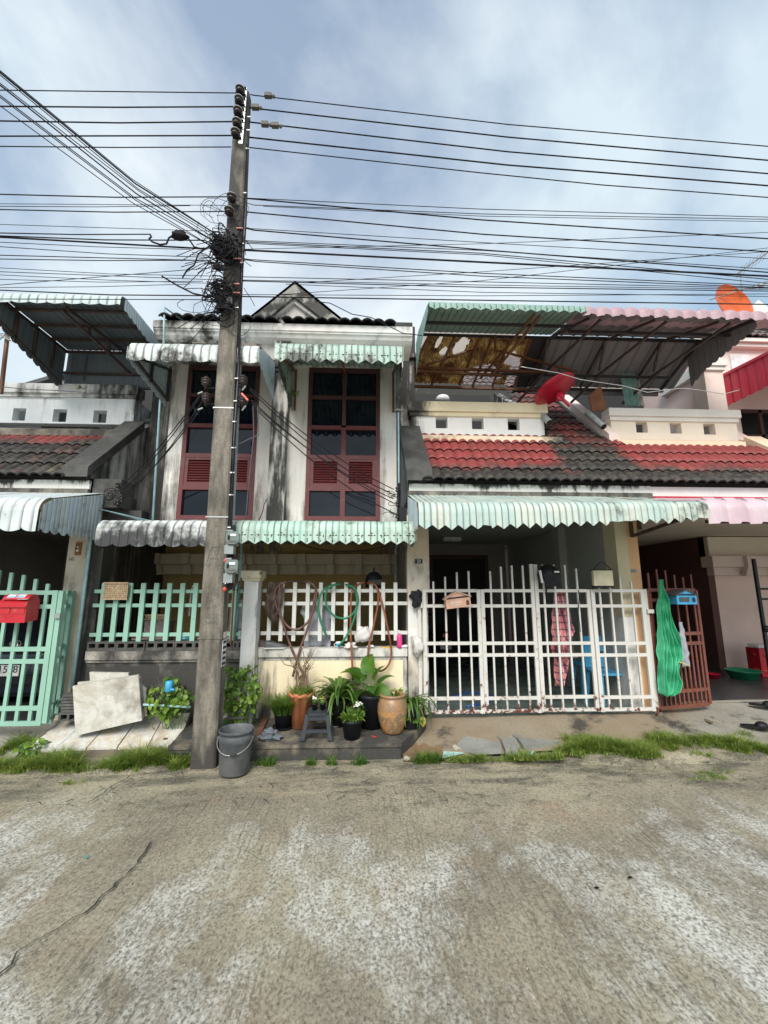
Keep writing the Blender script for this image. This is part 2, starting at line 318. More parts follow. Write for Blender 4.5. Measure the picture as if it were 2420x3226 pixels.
M['ink_faded'] = plain('faded black paint', (.15,.14,.12), .9, .5, 60)
M['white_ink'] = plain('white lettering', (.8,.8,.78), .6, 0)
def concrete_pole():
    n = NT('cast concrete'); a = n.noise(3, 8, (3,3,.8), (1,1,1), .65); b = n.noise(38, 5, rough=.7); c = n.noise(2.0, 4, (2,2,.5), (8,1,1))
    col = n.mix(n.rng(a, .38, .62), (.24,.212,.17), (.085,.075,.06)); col = n.mix(n.rng(b, .50, .72), col, (.13,.12,.10))
    dk = n.math('MULTIPLY', n.rng(n.ax(2), 3.6, 4.8), .17); dk = n.math('ADD', dk, n.math('MULTIPLY', n.rng(n.ax(2), .45, .0), .25)); col = n.mix(n.rng(n.math('ADD', c, dk), .56, .68), col, (.055,.05,.045))
    n.bump(n.math('ADD', n.noise(22, 6, (1,1,1.3), rough=.7, dist=1.2), n.math('MULTIPLY', b, .4)), .8, .012); return n.set(col=col, rough=.9)
M['pole'] = concrete_pole()
def road_mat():
    n = NT('worn broomed concrete')
    big = n.noise(1.0, 5, (1.25,.8,1), (3.4,5.1,0), .55, .9); mid = n.noise(5.0, 6, (1.1,.6,1), (1,1,0), .7, .5)
    fine = n.noise(64, 5, (1,.75,1), (0,0,0), .85); br = n.noise(60, 3, (1,.05,1), (0,0,0), .6); sp = n.noise(150, 3, (1,1,1), (5,5,5), .7)
    base = n.mix(n.rng(n.noise(1.1, 5, (1,1,1), (9,2,0), .6), .38, .62), (.245,.212,.152), (.375,.335,.235))
    base = n.mix(n.math('MULTIPLY', n.rng(n.noise(1.6, 5, (1,1,1), (2,8,0), .6), .55, .70), .5), base, (.33,.21,.13))
    v = n.math('ADD', n.math('MULTIPLY', big, .62), n.math('MULTIPLY', mid, .38))
    v = n.math('ADD', v, n.rng(n.ax(1), 3.2, 4.1, 0, -.16)); v = n.math('ADD', v, n.rng(n.math('ABSOLUTE', n.ax(0)), .3, 2.2, -.015, .035))
    wh = n.math('MULTIPLY', n.rng(v, .47, .60), n.rng(fine, .38, .60, .10, 1.0))
    c = n.mix(n.math('MULTIPLY', wh, .92), base, (.68,.68,.635))
    c = n.mix(n.math('MULTIPLY', n.rng(fine, .53, .37), .85), c, (.070,.060,.044))
    c = n.mix(n.math('MULTIPLY', n.rng(fine, .56, .70), .45), c, (.60,.57,.46))
    c = n.mix(n.math('MULTIPLY', n.rng(br, .48, .36), n.rng(n.noise(1.2, 3, (1,1,1), (1,9,9)), .42, .62, 0, .55)), c, (.09,.078,.056))
    c = n.mix(n.math('MULTIPLY', n.rng(sp, .60, .74), .4), c, (.62,.60,.52))
    moss = n.math('ADD', n.noise(1.5, 7, (.8,1.8,1), (3,3,0), .7), n.rng(n.ax(1), 3.6, 4.5, -.10, .10)); moss = n.math('ADD', moss, n.rng(n.math('ABSOLUTE', n.ax(0)), 1.5, 4, 0, .05))
    c = n.mix(n.math('MULTIPLY', n.rng(moss, .50, .64), .80), c, n.mix(n.rng(fine, .4, .6), (.028,.028,.020), (.13,.12,.085)))
    tan = n.rng(n.math('ADD', n.noise(2.6, 6, (.7,2.2,1), (1,7,0), .65), n.rng(n.ax(1), 3.6, 4.2, -.15, .05)), .52, .60); c = n.mix(n.math('MULTIPLY', tan, n.rng(fine, .4, .6, .2, .6)), c, (.42,.37,.25))
    h = n.math('ADD', n.math('MULTIPLY', fine, 1.0), n.math('MULTIPLY', br, .5)); n.bump(h, .8, .007)
    return n.set(col=c, rough=.9)
M['road'] = road_mat()
def conc(name, a, b, dk=(.04,.038,.03), th=.56, bump=.6, brown=None):
    n = NT(name); x = n.noise(2.2, 7, rough=.65); y = n.noise(45, 5, rough=.7)
    c = n.mix(n.rng(x, .35, .65), a, b)
    if brown: c = n.mix(n.rng(n.noise(1.3, 5, (1,1,1), (4,4,1)), .45, .6), c, brown)
    c = n.mix(n.rng(n.noise(1.7, 7, (1,1,1), (6,2,2), .68), th, th+.09), c, dk); c = n.mix(n.math('MULTIPLY', n.rng(y, .5, .7), .5), c, tuple(v*.4 for v in a))
    n.bump(n.math('ADD', y, x), bump, .006); return n.set(col=c, rough=.88)
M['apron'] = conc('driveway concrete', (.30,.25,.175), (.21,.18,.135), th=.52, brown=(.27,.19,.11))
def apron_mat():
    n = NT('driveway concrete'); x = n.noise(2.2, 7, rough=.65); y = n.noise(45, 5, rough=.7)
    g = n.rng(n.math('ADD', n.math('ADD', n.ax(0), n.math('MULTIPLY', n.ax(1), -1.2)), n.math('MULTIPLY', x, 1.6)), -2.0, -1.4)
    wm_ = n.mix(n.rng(n.noise(1.3, 5, (1,1,1), (4,4,1)), .42, .6), n.mix(x, (.30,.25,.175), (.2,.17,.125)), (.23,.175,.115))
    c = n.mix(g, wm_, n.mix(n.rng(x,.35,.65), (.34,.32,.27), (.24,.225,.185))); c = n.mix(n.rng(n.noise(1.7, 7, (1,1,1), (6,2,2), .68), .54, .63), c, (.05,.045,.035)); c = n.mix(n.math('MULTIPLY', n.rng(y, .5, .7), .5), c, (.10,.09,.07))
    n.bump(n.math('ADD', y, x), .6, .006); return n.set(col=c, rough=.88)
M['apron'] = apron_mat(); M['apronE'] = conc('grey driveway concrete', (.36,.34,.29), (.27,.255,.22), th=.60)
M['planter'] = conc('dirty planter slab', (.22,.18,.13), (.13,.11,.085), th=.50)
M['planter_side'] = plaster('mouldy planter side', (.26,.22,.16), th=.47, soft=.1, streak=(5,5,3), bias=((2,.14,.0,.10),), grime=(.12,.10,.075))
M['slabs'] = conc('grey broken slab', (.30,.30,.27), (.20,.20,.175), th=.57)
M['rock'] = conc('pale rubble', (.42,.38,.30), (.28,.25,.2), th=.62)
M['earth'] = conc('damp brown earth', (.15,.10,.06), (.08,.065,.045), th=.55)
def marble(name, a=(.66,.65,.61), b=(.60,.49,.33), dk=.55):
    n = NT(name); f = n.noise(3, 8, (1,1,1), (1,4,2), .7, 1.5)
    c = n.mix(n.rng(f, .45, .62), a, b); c = n.mix(n.math('MULTIPLY', n.rng(n.noise(2.2, 7, (1,1,1.), (2,2,9), .65), .50, .64), dk), c, (.16,.14,.11)); c = n.mix(n.math('MULTIPLY', n.rng(n.noise(40,3), .55,.7),.25), c, (.2,.18,.14)); n.bump(f, .1, .002); return n.set(col=c, rough=.45)
M['marble'] = marble('stained marble tile', (.60,.595,.56), (.52,.44,.31), .6); M['board'] = marble('weathered board', (.50,.48,.42), (.38,.35,.28), .8)
def tile_mat(name, redf, y_axis=False):
    """glazed red roof tile; moss grows where water runs: redf is a list of (x0, x1, z0, z1) kept clean under the ledges"""
    n = NT(name); oi = n.t.nodes.new('ShaderNodeObjectInfo'); rn = oi.outputs['Random']
    clean = None
    for x0, x1, z0, z1, *wt in redf:
        a = n.math('MULTIPLY', n.rng(n.ax(0), x0-.2, x0+.12), n.rng(n.ax(0), x1+.25, x1-.1)); b = n.math('MULTIPLY', n.rng(n.ax(2), z0-.16, z0+.16), n.rng(n.ax(2), z1+.1, z1)); a = n.math('MULTIPLY', a, b)
        if wt: a = n.math('MULTIPLY', a, wt[0])
        clean = a if clean is None else n.math('MAXIMUM', clean, a)
    nz = n.noise(3.2, 7, (1,1,1), (5,5,5), .7)
    f = n.math('ADD', n.math('MULTIPLY', clean, .50), n.math('MULTIPLY', n.math('ADD', nz, n.math('MULTIPLY', rn, .30)), .75)); f = n.rng(f, .58, .92)
    red = n.mix(n.rng(n.noise(9, 4), .3, .7), (.21,.028,.030), (.33,.065,.058)); red = n.mix(n.math('MULTIPLY', rn, .45), red, (.20,.05,.045)); red = n.mix(n.math('MULTIPLY', n.rng(n.noise(3.3, 6, (1,1,1), (8,1,1), .7), .48, .62), .5), red, (.16,.055,.045))
    moss = n.mix(n.rng(n.noise(14, 5), .4, .7), (.022,.020,.018), (.075,.065,.055)); moss = n.mix(n.math('MULTIPLY', n.rng(nz, .58, .7), .6), moss, (.22,.19,.10))
    c = n.mix(f, moss, red); da = n.t.nodes.new('ShaderNodeAttribute'); da.attribute_name = 'darken'; c = n.mix(n.math('MULTIPLY', da.outputs['Fac'], .94), c, (.012,.011,.010)); n.bump(n.noise(50, 4), .3, .003); return n.set(col=c, rough=.6, spec=.3)  # near-black lips: shadow line below each tile row painted into the colour
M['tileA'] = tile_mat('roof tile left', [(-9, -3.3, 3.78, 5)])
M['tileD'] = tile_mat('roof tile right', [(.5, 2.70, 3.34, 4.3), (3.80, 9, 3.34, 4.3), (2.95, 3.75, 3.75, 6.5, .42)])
M['tile_eave'] = plain('blackened eave tile', (.035,.032,.03), .7, .5)
M['tile_grey'] = plain('grey brown roof tile', (.13,.10,.095), .6, .4, 6)
def fibre():
    n = NT('yellowed fibreglass'); f = n.noise(2.2, 7, (1,3,1), (2,2,2), .7); g = n.noise(30, 4, (1,.2,1))
    c = n.mix(n.rng(f, .35, .65), (.42,.27,.08), (.26,.12,.03)); c = n.mix(n.rng(n.noise(3.1,7,(1,1,1),(7,1,1),.72), .46, .58), c, (.06,.022,.008)); c = n.mix(n.math('MULTIPLY', n.rng(n.noise(26,3,(1,.12,1)), .40, .55), .6), c, (.05,.02,.008)); n.set(col=c, rough=.5)
    tl = n.t.nodes.new('ShaderNodeBsdfTranslucent'); n.l(c, tl.inputs[0]); ms = n.t.nodes.new('ShaderNodeMixShader'); ms.inputs[0].default_value = .6
    n.l(n.b.outputs[0], ms.inputs[1]); n.l(tl.outputs[0], ms.inputs[2]); n.l(ms.outputs[0], n.o.inputs[0]); return n.m
M['fibre'] = fibre()
M['leaf'] = leafm('vine leaf', (.05,.13,.02), (.24,.36,.05)); M['leaf_dark'] = leafm('strap leaf', (.035,.10,.02), (.14,.24,.05))
M['leaf_big'] = leafm('taro leaf', (.035,.12,.015), (.10,.24,.03), .45); M['leaf_yellow'] = leafm('yellowed leaf', (.45,.38,.05), (.5,.45,.12)); M['grass'] = leafm('grass blade', (.05,.14,.018), (.30,.36,.08), .4, 11)
M['stem'] = plain('dry stem', (.20,.14,.085), .8, .4, 20); M['green_stem'] = plain('green stem', (.10,.18,.04), .6)
M['flower'] = plain('white petal', (.8,.8,.7), .6)
# ------------------------------------------------------------------ builders
def trap(u):                                     # one corrugation rib, 0..1: broad crest, narrow groove
    u = u % 1.0
    return 1.0 if u < .70 else (1-(u-.70)/.12 if u < .82 else (0.0 if u < .88 else (u-.88)/.12))
def sine(u): return .5+.5*cos(2*pi*u)
def tilewave(u): return abs(sin(pi*u))**.8
def edge_round(p, d): return lambda x: -d*sqrt(max(0, 1-(2*((x/p) % 1)-1)**2))
def edge_point(p, d): return lambda x: -d*(1-abs(2*((x/p) % 1)-1))*1.0
def edge_none(x): return 0.0
def resample(prof, step):
    out = [Vector(prof[0])]
    for a, b in zip(prof, prof[1:]):
        a = Vector(a); b = Vector(b); k = max(1, int((b-a).length/step))
        out += [a+(b-a)*i/k for i in range(1, k+1)]
    return out
def corr(root, m, x0, x1, prof, pitch=.075, amp=.012, nsheet=3, edge=edge_none, shape=trap, spp=9, cut=None, name='sheet', step=.15, step2=None, taper=None, par=None, dz=None):
    """corrugated sheets; prof = (y, z) points from the wall to the free edge; several sheets side by side, each a part"""
    P = resample(prof, step) if not cut else resample(prof[:-1], step)[:-1] + resample(prof[-2:], .012)
    L = len(P); N = []
    for i in range(L):
        d = (P[min(i+1, L-1)]-P[max(i-1, 0)]).normalized(); N.append(Vector((-d[1], d[0])) if d[0] < 0 or True else 0)
    N = [n if n[1] >= 0 else -n for n in N]
    N = [n if n[1] > .05 or n[0] < 0 else -n for n in N]
    tot = sum((P[i+1]-P[i]).length for i in range(L-1))
    for k in range(nsheet):
        a = x0+(x1-x0)*k/nsheet; b = x0+(x1-x0)*(k+1)/nsheet + (.02 if k < nsheet-1 else 0); lift = .0025*(k % 2)
        nc = max(2, int((b-a)/pitch*spp)); mb = MB(); cols = nc+1
        for i in range(L):
            for j in range(cols):
                x = a+(b-a)*j/nc; h = amp*shape((x-x0)/pitch)+lift
                e = edge(x-x0) if i == L-1 else 0
                if cut and i >= L-5 and i < L-1: e = edge(x-x0)*(i-(L-5))/4
                xx = x
                if taper: xx = taper(x, i/(L-1))
                if dz: e += dz(x, i/(L-1))
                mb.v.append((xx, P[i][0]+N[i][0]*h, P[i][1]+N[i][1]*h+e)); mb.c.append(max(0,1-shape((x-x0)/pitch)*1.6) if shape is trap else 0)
        for i in range(L-1):
            for j in range(nc):
                if cut:
                    y = (P[i][1]+P[i+1][1])/2-prof[-1][1]; x = a+(b-a)*(j+.5)/nc-x0
                    if y < .11 and P[i][0] <= prof[-2][0]+.001 and cut(x, y): continue
                mb.f.append((i*cols+j, i*cols+j+1, (i+1)*cols+j+1, (i+1)*cols+j))
        mb.go(name, m, par or root)
def side_panel(root, m, X, rows, pitch=.07, amp=.008, dirn=1, edge=edge_none, name='side_sheet', par=None):
    """end panel in the plane x = X; rows = (y, ztop, zbottom) from the wall forward, vertical corrugation"""
    y0, y1 = rows[0][0], rows[-1][0]; n = max(4, int(abs(y1-y0)/pitch*6)); mb = MB()
    for k in range(n+1):
        y = y0+(y1-y0)*k/n; 
        for (ya, ta, ba), (yb, tb, bb) in zip(rows, rows[1:]):
            if min(ya, yb)-1e-6 <= y <= max(ya, yb)+1e-6:
                f = (y-ya)/(yb-ya); zt = ta+(tb-ta)*f; zb = ba+(bb-ba)*f; break
        h = amp*trap(y/pitch)*dirn
        for i in range(4):
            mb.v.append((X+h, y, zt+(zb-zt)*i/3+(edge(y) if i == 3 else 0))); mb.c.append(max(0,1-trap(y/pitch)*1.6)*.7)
    for k in range(n):
        for i in range(3): mb.f.append((k*4+i, k*4+i+1, (k+1)*4+i+1, (k+1)*4+i))
    return mb.go(name, m, par or root)
def bars(root, m, segs, w=.03, h=None, name='frame_bar'):
    for p, q in segs: MB().beam(p, q, w, h).go(name, m, root)
def arc(y0, z0, y1, z1, zb, n=5):                # wall point, shoulder, then a quarter turn down to zb
    r = (z1-zb); out = [(y0, z0), (y1, z1)]
    for k in range(1, n+1):
        t = k/n*pi/2; out.append((y1-r*.55*sin(t), z1-r*.55*(1-cos(t))*.9))
    out.append((out[-1][0]-.004, zb)); return out
TILE = {}
def tile_mesh(m, w=.29, l=.36):
    mb = MB(); nu = 12
    def fn(u, v):
        h = .036*tilewave(u*2)+.026*(1-v); return (w*(u-.5)*1.02, l*v, h)
    mb.grid(fn, nu, 2)
    n = len(mb.v); mb.v += [(w*(u/nu-.5)*1.02, -.001, fn(u/nu, 0)[2]-.004) for u in range(nu+1)]; mb.f += [(i, n+i, n+i+1, i+1) for i in range(nu)]; nn = n; n = len(mb.v); mb.v += [(w*(u/nu-.5)*1.02, 0, fn(u/nu, 0)[2]-.024) for u in range(nu+1)]
    mb.f += [(nn+i, n+i, n+i+1, nn+i+1) for i in range(nu)]
    n2 = len(mb.v); mb.v += [(w*(u/nu-.5)*1.02, .03, fn(u/nu, 0)[2]-.016) for u in range(nu+1)]
    mb.f += [(n+i, n2+i, n2+i+1, n+i+1) for i in range(nu)]
    mb.c = [0.0]*nn+[1.0]*(len(mb.v)-nn)  # front lip vertices carry the painted shade line
    return mb.mesh('roof_tile', m, True)
def tile_field(parent, me, x0, x1, y0, z0, slope, rows, w=.29, l=.315, keep=None, seed=1):
    R = random.Random(seed); a = math.atan(slope)
    nx = int((x1-x0)/w+.5)
    for r in range(rows):
        for c in range(nx):
            x = x0+w*(c+.5)+(w*.0 if r % 2 else 0); s = r*l; y = y0+s*cos(a); z = z0+s*sin(a)
            if keep and not keep(x, y, z): continue
            Mx = Matrix.Translation((x, y+R.uniform(-.004,.004), z)) @ Matrix.Rotation(a+R.uniform(-.012,.012), 4, 'X') @ Matrix.Rotation(R.uniform(-.008,.008), 4, 'Z')
            link('roof_tile', me, parent, Mx)
def ribbon_bar(mb, p, q, w): mb.beam(p, q, w)
def wallx(mb, x0, x1, y0, y1, z0, z1, holes):
    """wall in the xz plane with rectangular openings (x0,x1,z0,z1), full thickness"""
    xs = sorted({x0, x1, *[h[0] for h in holes], *[h[1] for h in holes]}); zs = sorted({z0, z1, *[h[2] for h in holes], *[h[3] for h in holes]})
    for a, b in zip(xs, xs[1:]):
        run = None
        for c, d in zip(zs, zs[1:]):
            mx_, mz = (a+b)/2, (c+d)/2
            if any(h[0] < mx_ < h[1] and h[2] < mz < h[3] for h in holes): continue
            mb.box(a, b, y0, y1, c, d)
    return mb

# ------------------------------------------------------------------ setting: ground
def zg(x, y):                                    # the verge rises gently from the road towards the houses
    t = min(1, max(0, (y-4.55)/.75)); return .20*t*t*(3-2*t)
mb = MB(); mb.grid(lambda u, v: ((u-.5)*240, -40+v*44.6, .012*mnoise.noise(Vector(((u-.5)*240*.35, v*20, 0)))*(1 if v < .99 else .2)-.012), 60, 40)
road = struct('road', mb, M['road'])
mb = MB(); mb.grid(lambda u, v: ((u-.5)*240, 4.4+v*200, -.03), 4, 4); struct('ground', mb, M['earth'])
# verge of broken old concrete between road and houses
mb = MB(); mb.grid(lambda u, v: (-8+16*u, 4.38+v*.35, -.012+.016*v+.012*mnoise.noise(Vector((u*40, v*3, 2)))), 120, 5); struct('verge', mb, M['road'])
# cracks (depressed dark lines with ragged sides)
def crack(pts, wd, parent=None, name='crack', z=.004):
    mb = MB(); R = random.Random(len(pts)*3+int(wd*1e4)); P = []
    for a, b in zip(pts, pts[1:]):
        a = Vector(a); b = Vector(b); n = max(2, int((b-a).length/.05))
        for i in range(n): P.append(a+(b-a)*i/n+Vector((R.uniform(-.016,.016), R.uniform(-.02,.02), 0)))
    for p in P:
        ww = wd*R.uniform(.3, 1.2); mb.v += [(p.x-ww, p.y, z+.001+p.z), (p.x+ww, p.y+ww*.3, z+.001+p.z)]
    mb.f = [(2*i, 2*i+1, 2*i+3, 2*i+2) for i in range(len(P)-1)]
    return mb.go(name, M['crack'], parent)
M['crack'] = plain('dark crack grit', (.035,.030,.024), .95, .5, 60)
crack([gnd(*p) for p in [(-40,3120),(60,3000),(180,2925),(300,2860),(330,2820),(420,2740),(450,2690),(480,2640)]], .006, road)
crack([gnd(*p) for p in [(470,2560),(600,2535),(760,2520),(900,2515),(1060,2500),(1180,2515),(1300,2528),(1500,2520),(1700,2490),(1850,2480),(2010,2462)]], .005, road, z=.012)
crack([gnd(*p) for p in [(1000,2440),(1200,2425),(1500,2440),(1700,2425),(1900,2432)]], .003, road, z=.012)
crack([gnd(*p) for p in [(-10,2560),(120,2535),(250,2545),(330,2500),(420,2440)]], .006, road, z=.012)
crack([gnd(*p) for p in [(690,2640),(760,2680),(900,2750)]], .0015, road)
# driveway aprons
def sheet(name, pts_front, pts_back, m, nv=6, kind=True, nz=.01, name2=None):
    mb = MB(); n = len(pts_front)-1; k = 8
    def fn(u, v):
        i = min(n-1, int(u*n)); f = u*n-i; a = Vector(pts_front[i]).lerp(Vector(pts_front[i+1]), f); b = Vector(pts_back[i]).lerp(Vector(pts_back[i+1]), f); p = a.lerp(b, v)
        p.z += nz*mnoise.noise(p*3.3); return p
    mb.grid(fn, n*k, nv); return struct(name, mb, m, True)
sheet('driveway', [(.42,4.72,.0),(1.2,4.74,.015),(2.2,4.80,.035),(3.3,4.80,.045),(4.2,4.72,.045),(5,4.64,.04),(9,4.6,.05)], [(.42,5.36,.20),(1.2,5.36,.215),(2.2,5.36,.23),(3.3,5.37,.24),(4.2,5.78,.245),(5,5.84,.245),(9,5.9,.245)], M['apron'], 10)
crack([(3.7,5.18,.195),(4.1,5.12,.17),(4.5,5.16,.17),(4.9,5.10,.155),(5.4,5.18,.165),(6.2,5.2,.165)], .008, None, 'crack').__setitem__('kind', 'structure')
sheet('driveway', [(-9,4.7,.05),(-4.2,4.72,.05),(-3.45,4.72,.05)], [(-9,5.4,.22),(-4.2,5.4,.22),(-3.45,5.4,.22)], M['apronE'], 6)
bk = lambda u, v: min(1, 4*u, 4*(1-u))*min(1, 5*v, 5*(1-v))
struct('soil_bank', MB().grid(lambda u, v: (-4.5+3.0*u, 4.46+v*.42, -.02+bk(u,v)*(.035+.02*v+.02*mnoise.noise(Vector((u*12, v*4, 1))))), 40, 10), M['road'], True)
struct('soil_bank', MB().grid(lambda u, v: (1.7+3.2*u, 4.46+v*.44, -.02+bk(u,v)*(.05+.055*v+.02*mnoise.noise(Vector((u*12, v*4, 5))))), 50, 12), M['road'], True)
# planter slab the pots stand on
pl = thing('planter_slab', 'low stained concrete slab carrying the pot plants before the cream wall', 'slab', (-.3,5,0))
mb = MB(); _p = [(-1.95,4.72,.152),(.375,4.70,.15),(.70,5.16,.20),(.72,5.42,.229),(-1.95,5.42,.229)]; mb.poly([(x,y,-.01) for x,y,z in _p]); mb.poly(_p[::-1]); [mb.poly([_p[i],_p[(i+1)%5],(*_p[(i+1)%5][:2],-.01),(*_p[i][:2],-.01)]) for i in range(5)]; mb.go('slab', M['planter_side'], pl)
MB().poly([(-1.95,4.705,.12),(.385,4.685,.12),(.375,4.70,.12),(-1.95,4.72,.12)], (0,0,.034)).go('rim', M['planter_side'], pl)
# terrace floors inside
struct('garage_floor', MB().box(.55, 3.6, 5.37, 9.9, -.02, .232), M['floor_tile'])
struct('terrace_floor', MB().box(3.78, 12, 5.75, 12, -.02, .235), M['dark_floor'])
struct('porch_floor', MB().box(-3.4, .55, 5.6, 9.9, -.02, .30), M['floor_tile'])
struct('garage_floor', MB().box(-12, -3.45, 5.4, 11, -.02, .215), M['dark_floor'])
# ------------------------------------------------------------------ houses
XBl, XBr = -2.66, X_(897,1500,5.45)
YW = 5.6
def zc(y, Y=YW): return Z_(1085, y, Y)
H1 = thing('townhouse', 'leftmost townhouse, mould-blackened, grey balcony wall with square holes, behind the utility pole', 'house', (-3, 5.6, 0))
H2 = thing('townhouse', 'middle townhouse numbered 23, cream balcony wall above the white gate', 'house', (1, 5.6, 0))
H3 = thing('townhouse', 'rightmost pink townhouse with peach balcony wall over the blue mailbox', 'house', (5, 5.6, 0))
# window openings
wBl, wBr = X_(575,1400,YW), X_(808,1400,YW); wCl, wCr = X_(967,1400,YW), X_(1197,1400,YW)
zt, z1, z2, z3, z4, zb = zc(1162), zc(1253), zc(1348), zc(1441), zc(1541), zc(1640)
zsoff = 2.50; zfr = zc(1160)
def window(parent, x0, x1, label=None):
    fr = MB(); y0, y1 = YW-.015, YW+.06; f = .055; xm = (x0+x1)/2
    fr.box(x0, x0+f, y0, y1, zb, z2); fr.box(x1-f, x1, y0, y1, zb, z2); fr.box(x0+f, x1-f, y0, y1, zb, zb+f)
    fr.box(xm-.032, xm+.032, y0, y1, zb+f, z2)
    for z in (z2, z3, z4):
        for a, b in ((x0+f, xm-.032), (xm+.032, x1-f)): fr.box(a, b, y0+.002, y1-.002, z-.028, z+.028)
    W = fr.go('window', M['redwood'], parent)
    if label: W['label'] = label
    up = MB(); up.box(x0, x0+f, y0, y1, z2, zt); up.box(x1-f, x1, y0, y1, z2, zt); up.box(x0+f, x1-f, y0, y1, zt-f, zt); up.box(xm-.025, xm+.025, y0, y1, z2+.03, zt-f)
    for a, b in ((x0+f, xm-.025), (xm+.025, x1-f)): up.box(a, b, y0+.002, y1, z1-.022, z1+.022)
    up.go('upper_frame', M['darkframe'], W)
    for a, b in ((x0+f, xm-.032), (xm+.032, x1-f)):
        for c, d in ((zb+f, z4-.028), (z3+.028, z2-.028), (z2+.028, z1-.022), (z1+.022, zt-f)):
            tl = rnd.uniform(-.004, .004)
            MB().poly([(a, YW+.03, c), (b, YW+.03+tl, c), (b, YW+.03+tl, d), (a, YW+.03, d)], (0,.006,0)).go('pane', M['glass'], W)
        # louvred timber panel
        c, d = z4+.028, z3-.028; e = .045
        sh = MB(); sh.box(a, a+e, y0+.008, y1-.01, c, d); sh.box(b-e, b, y0+.008, y1-.01, c, d); sh.box(a+e, b-e, y0+.008, y1-.01, c, c+.045); sh.box(a+e, b-e, y0+.008, y1-.01, d-.032, d)
        sh.box(a+e, b-e, y1-.012, y1-.008, c+.045, d-.032); sh.go('shutter', M['redwood'], W)
        k = 9; zz0, zz1 = c+.045, d-.032; base = None
        for i in range(k):
            z = zz0+(zz1-zz0)*(i+.5)/k; h = (zz1-zz0)/k*.62
            MB().poly([(a+e, y0+.012, z-h), (a+e, y0+.020, z-h-.004), (a+e, y0+.05, z+h*.6), (a+e, y0+.042, z+h*.6+.004)], (b-a-2*e, 0, 0)).go('louvre_slat', M['redwood'], W)
window(H1, wBl, wBr); window(H2, wCl, wCr)
# upper storey wall, one mesh per house, split at the shared pillar
xs = (XBr+X_(846,1500,5.45))/2
wallx(MB(), XBl, xs, YW, YW+.18, zsoff, zfr, [(wBl, wBr, zb, zt)]).go('wall', M['wall_white'], H1)
xCr = X_(1249,1400,YW)
wallx(MB(), xs, xCr, YW, YW+.18, zsoff, zfr, [(wCl, wCr, zb, zt)]).go('wall', M['wall_white'], H2)
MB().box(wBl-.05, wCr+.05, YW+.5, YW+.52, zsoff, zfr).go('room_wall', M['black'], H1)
zcb, zct = Z_(1085,1070,5.38), Z_(1085,1024,5.36)
x0c, x1c = X_(478,1060,5.36), X_(1300,1050,5.36)
for H, a, b in ((H1, x0c+.06, xs), (H2, xs, x1c-.12)):
    MB().box(a, b, YW-.06, YW+.18, zfr, zcb+.02).go('frieze', M['wall_frieze'], H)
for H, a, b in ((H1, x0c, xs), (H2, xs, x1c)):
    MB().poly([(a, 5.36, zct), (a, 5.36, zct-.10), (a, 5.375, zct-.10), (a, 5.375, zct-.125), (a, 5.40, zct-.14), (a, 5.42, zcb+.03), (a, 5.47, zcb), (a, 5.54, zcb), (a, 5.9, zcb), (a, 5.9, zct)], (b-a, 0, 0)).go('cornice', M['cornice'], H)
for H, (pa, pb, ya, yb) in ((H2,(993,1056,1079,1092)), (H2,(1120,1181,1083,1096)), (H1,(748,808,1070,1086)), (H1,(606,650,1066,1080))):
    MB().box(X_(pa,ya,5.53), X_(pb,ya,5.53), 5.527, 5.545, Z_(pa,yb,5.53), Z_(pa,ya,5.53)).go('frieze_panel', M['pink_soft'], H)
# pillar between the two bays, with a capital
pa, pb = X_(845,1500,5.45), X_(898,1500,5.45)
MB().box(pa, pb, 5.45, YW, zsoff, zfr-.02).go('pillar', M['pillar_mould'], H2)
MB().box(pa-.03, pb+.03, 5.41, YW-.062, zfr-.10, zfr).box(pa-.015, pb+.015, 5.43, YW-.002, zfr-.15, zfr-.10).box(pa, pb, 5.45, YW-.062, zfr, zcb).go('capital', M['pillar_mould'], H2)
# pillar at the right end of the window bay (stands behind the balcony wall)
qa, qb = X_(1258,1200,6.65), X_(1306,1200,6.65)
MB().box(qa, qb, 6.65, 6.9, 2.4, Z_(1280,1128,6.65)).go('pillar', M['pillar_mould'], H2)
q0 = Z_(1280,1130,6.65); MB().box(qa-.04, qb+.04, 6.6, 6.9, q0, q0+.07).box(qa-.02, qb+.02, 6.62, 6.9, q0+.07, q0+.11).go('capital', M['pillar_mould'], H2)
MB().box(qa, qb+.02, 6.65, 6.9, q0+.11, q0+.6).go('pillar_top', M['black_wall'], H2)
MB().box(X_(1238,1030,5.5), X_(1300,1030,5.5), 5.5, 5.7, zct+.0, zct+.16).go('coping_block', M['coping_dark'], H2)
# eave tiles of the main roof
te = tile_mesh(M['tile_eave'], .31, .36)
roof1 = MB().poly([(x0c, 5.5, zct+.06), (xs, 5.5, zct+.06), (xs, 9.5, zct+1.8), (x0c, 9.5, zct+1.8)], (0,0,.04)).go('roof', M['tile_eave'], H1)
roof2 = MB().poly([(xs, 5.5, zct+.06), (x1c-.15, 5.5, zct+.06), (x1c-.15, 9.5, zct+1.8), (xs, 9.5, zct+1.8)], (0,0,.04)).go('roof', M['tile_eave'], H2)
tile_field(roof1, te, x0c+.1, xs, 5.30, zct+.005, .45, 2, .31, .3)
tile_field(roof2, te, xs, x1c-.25, 5.30, zct+.005, .45, 2, .31, .3)
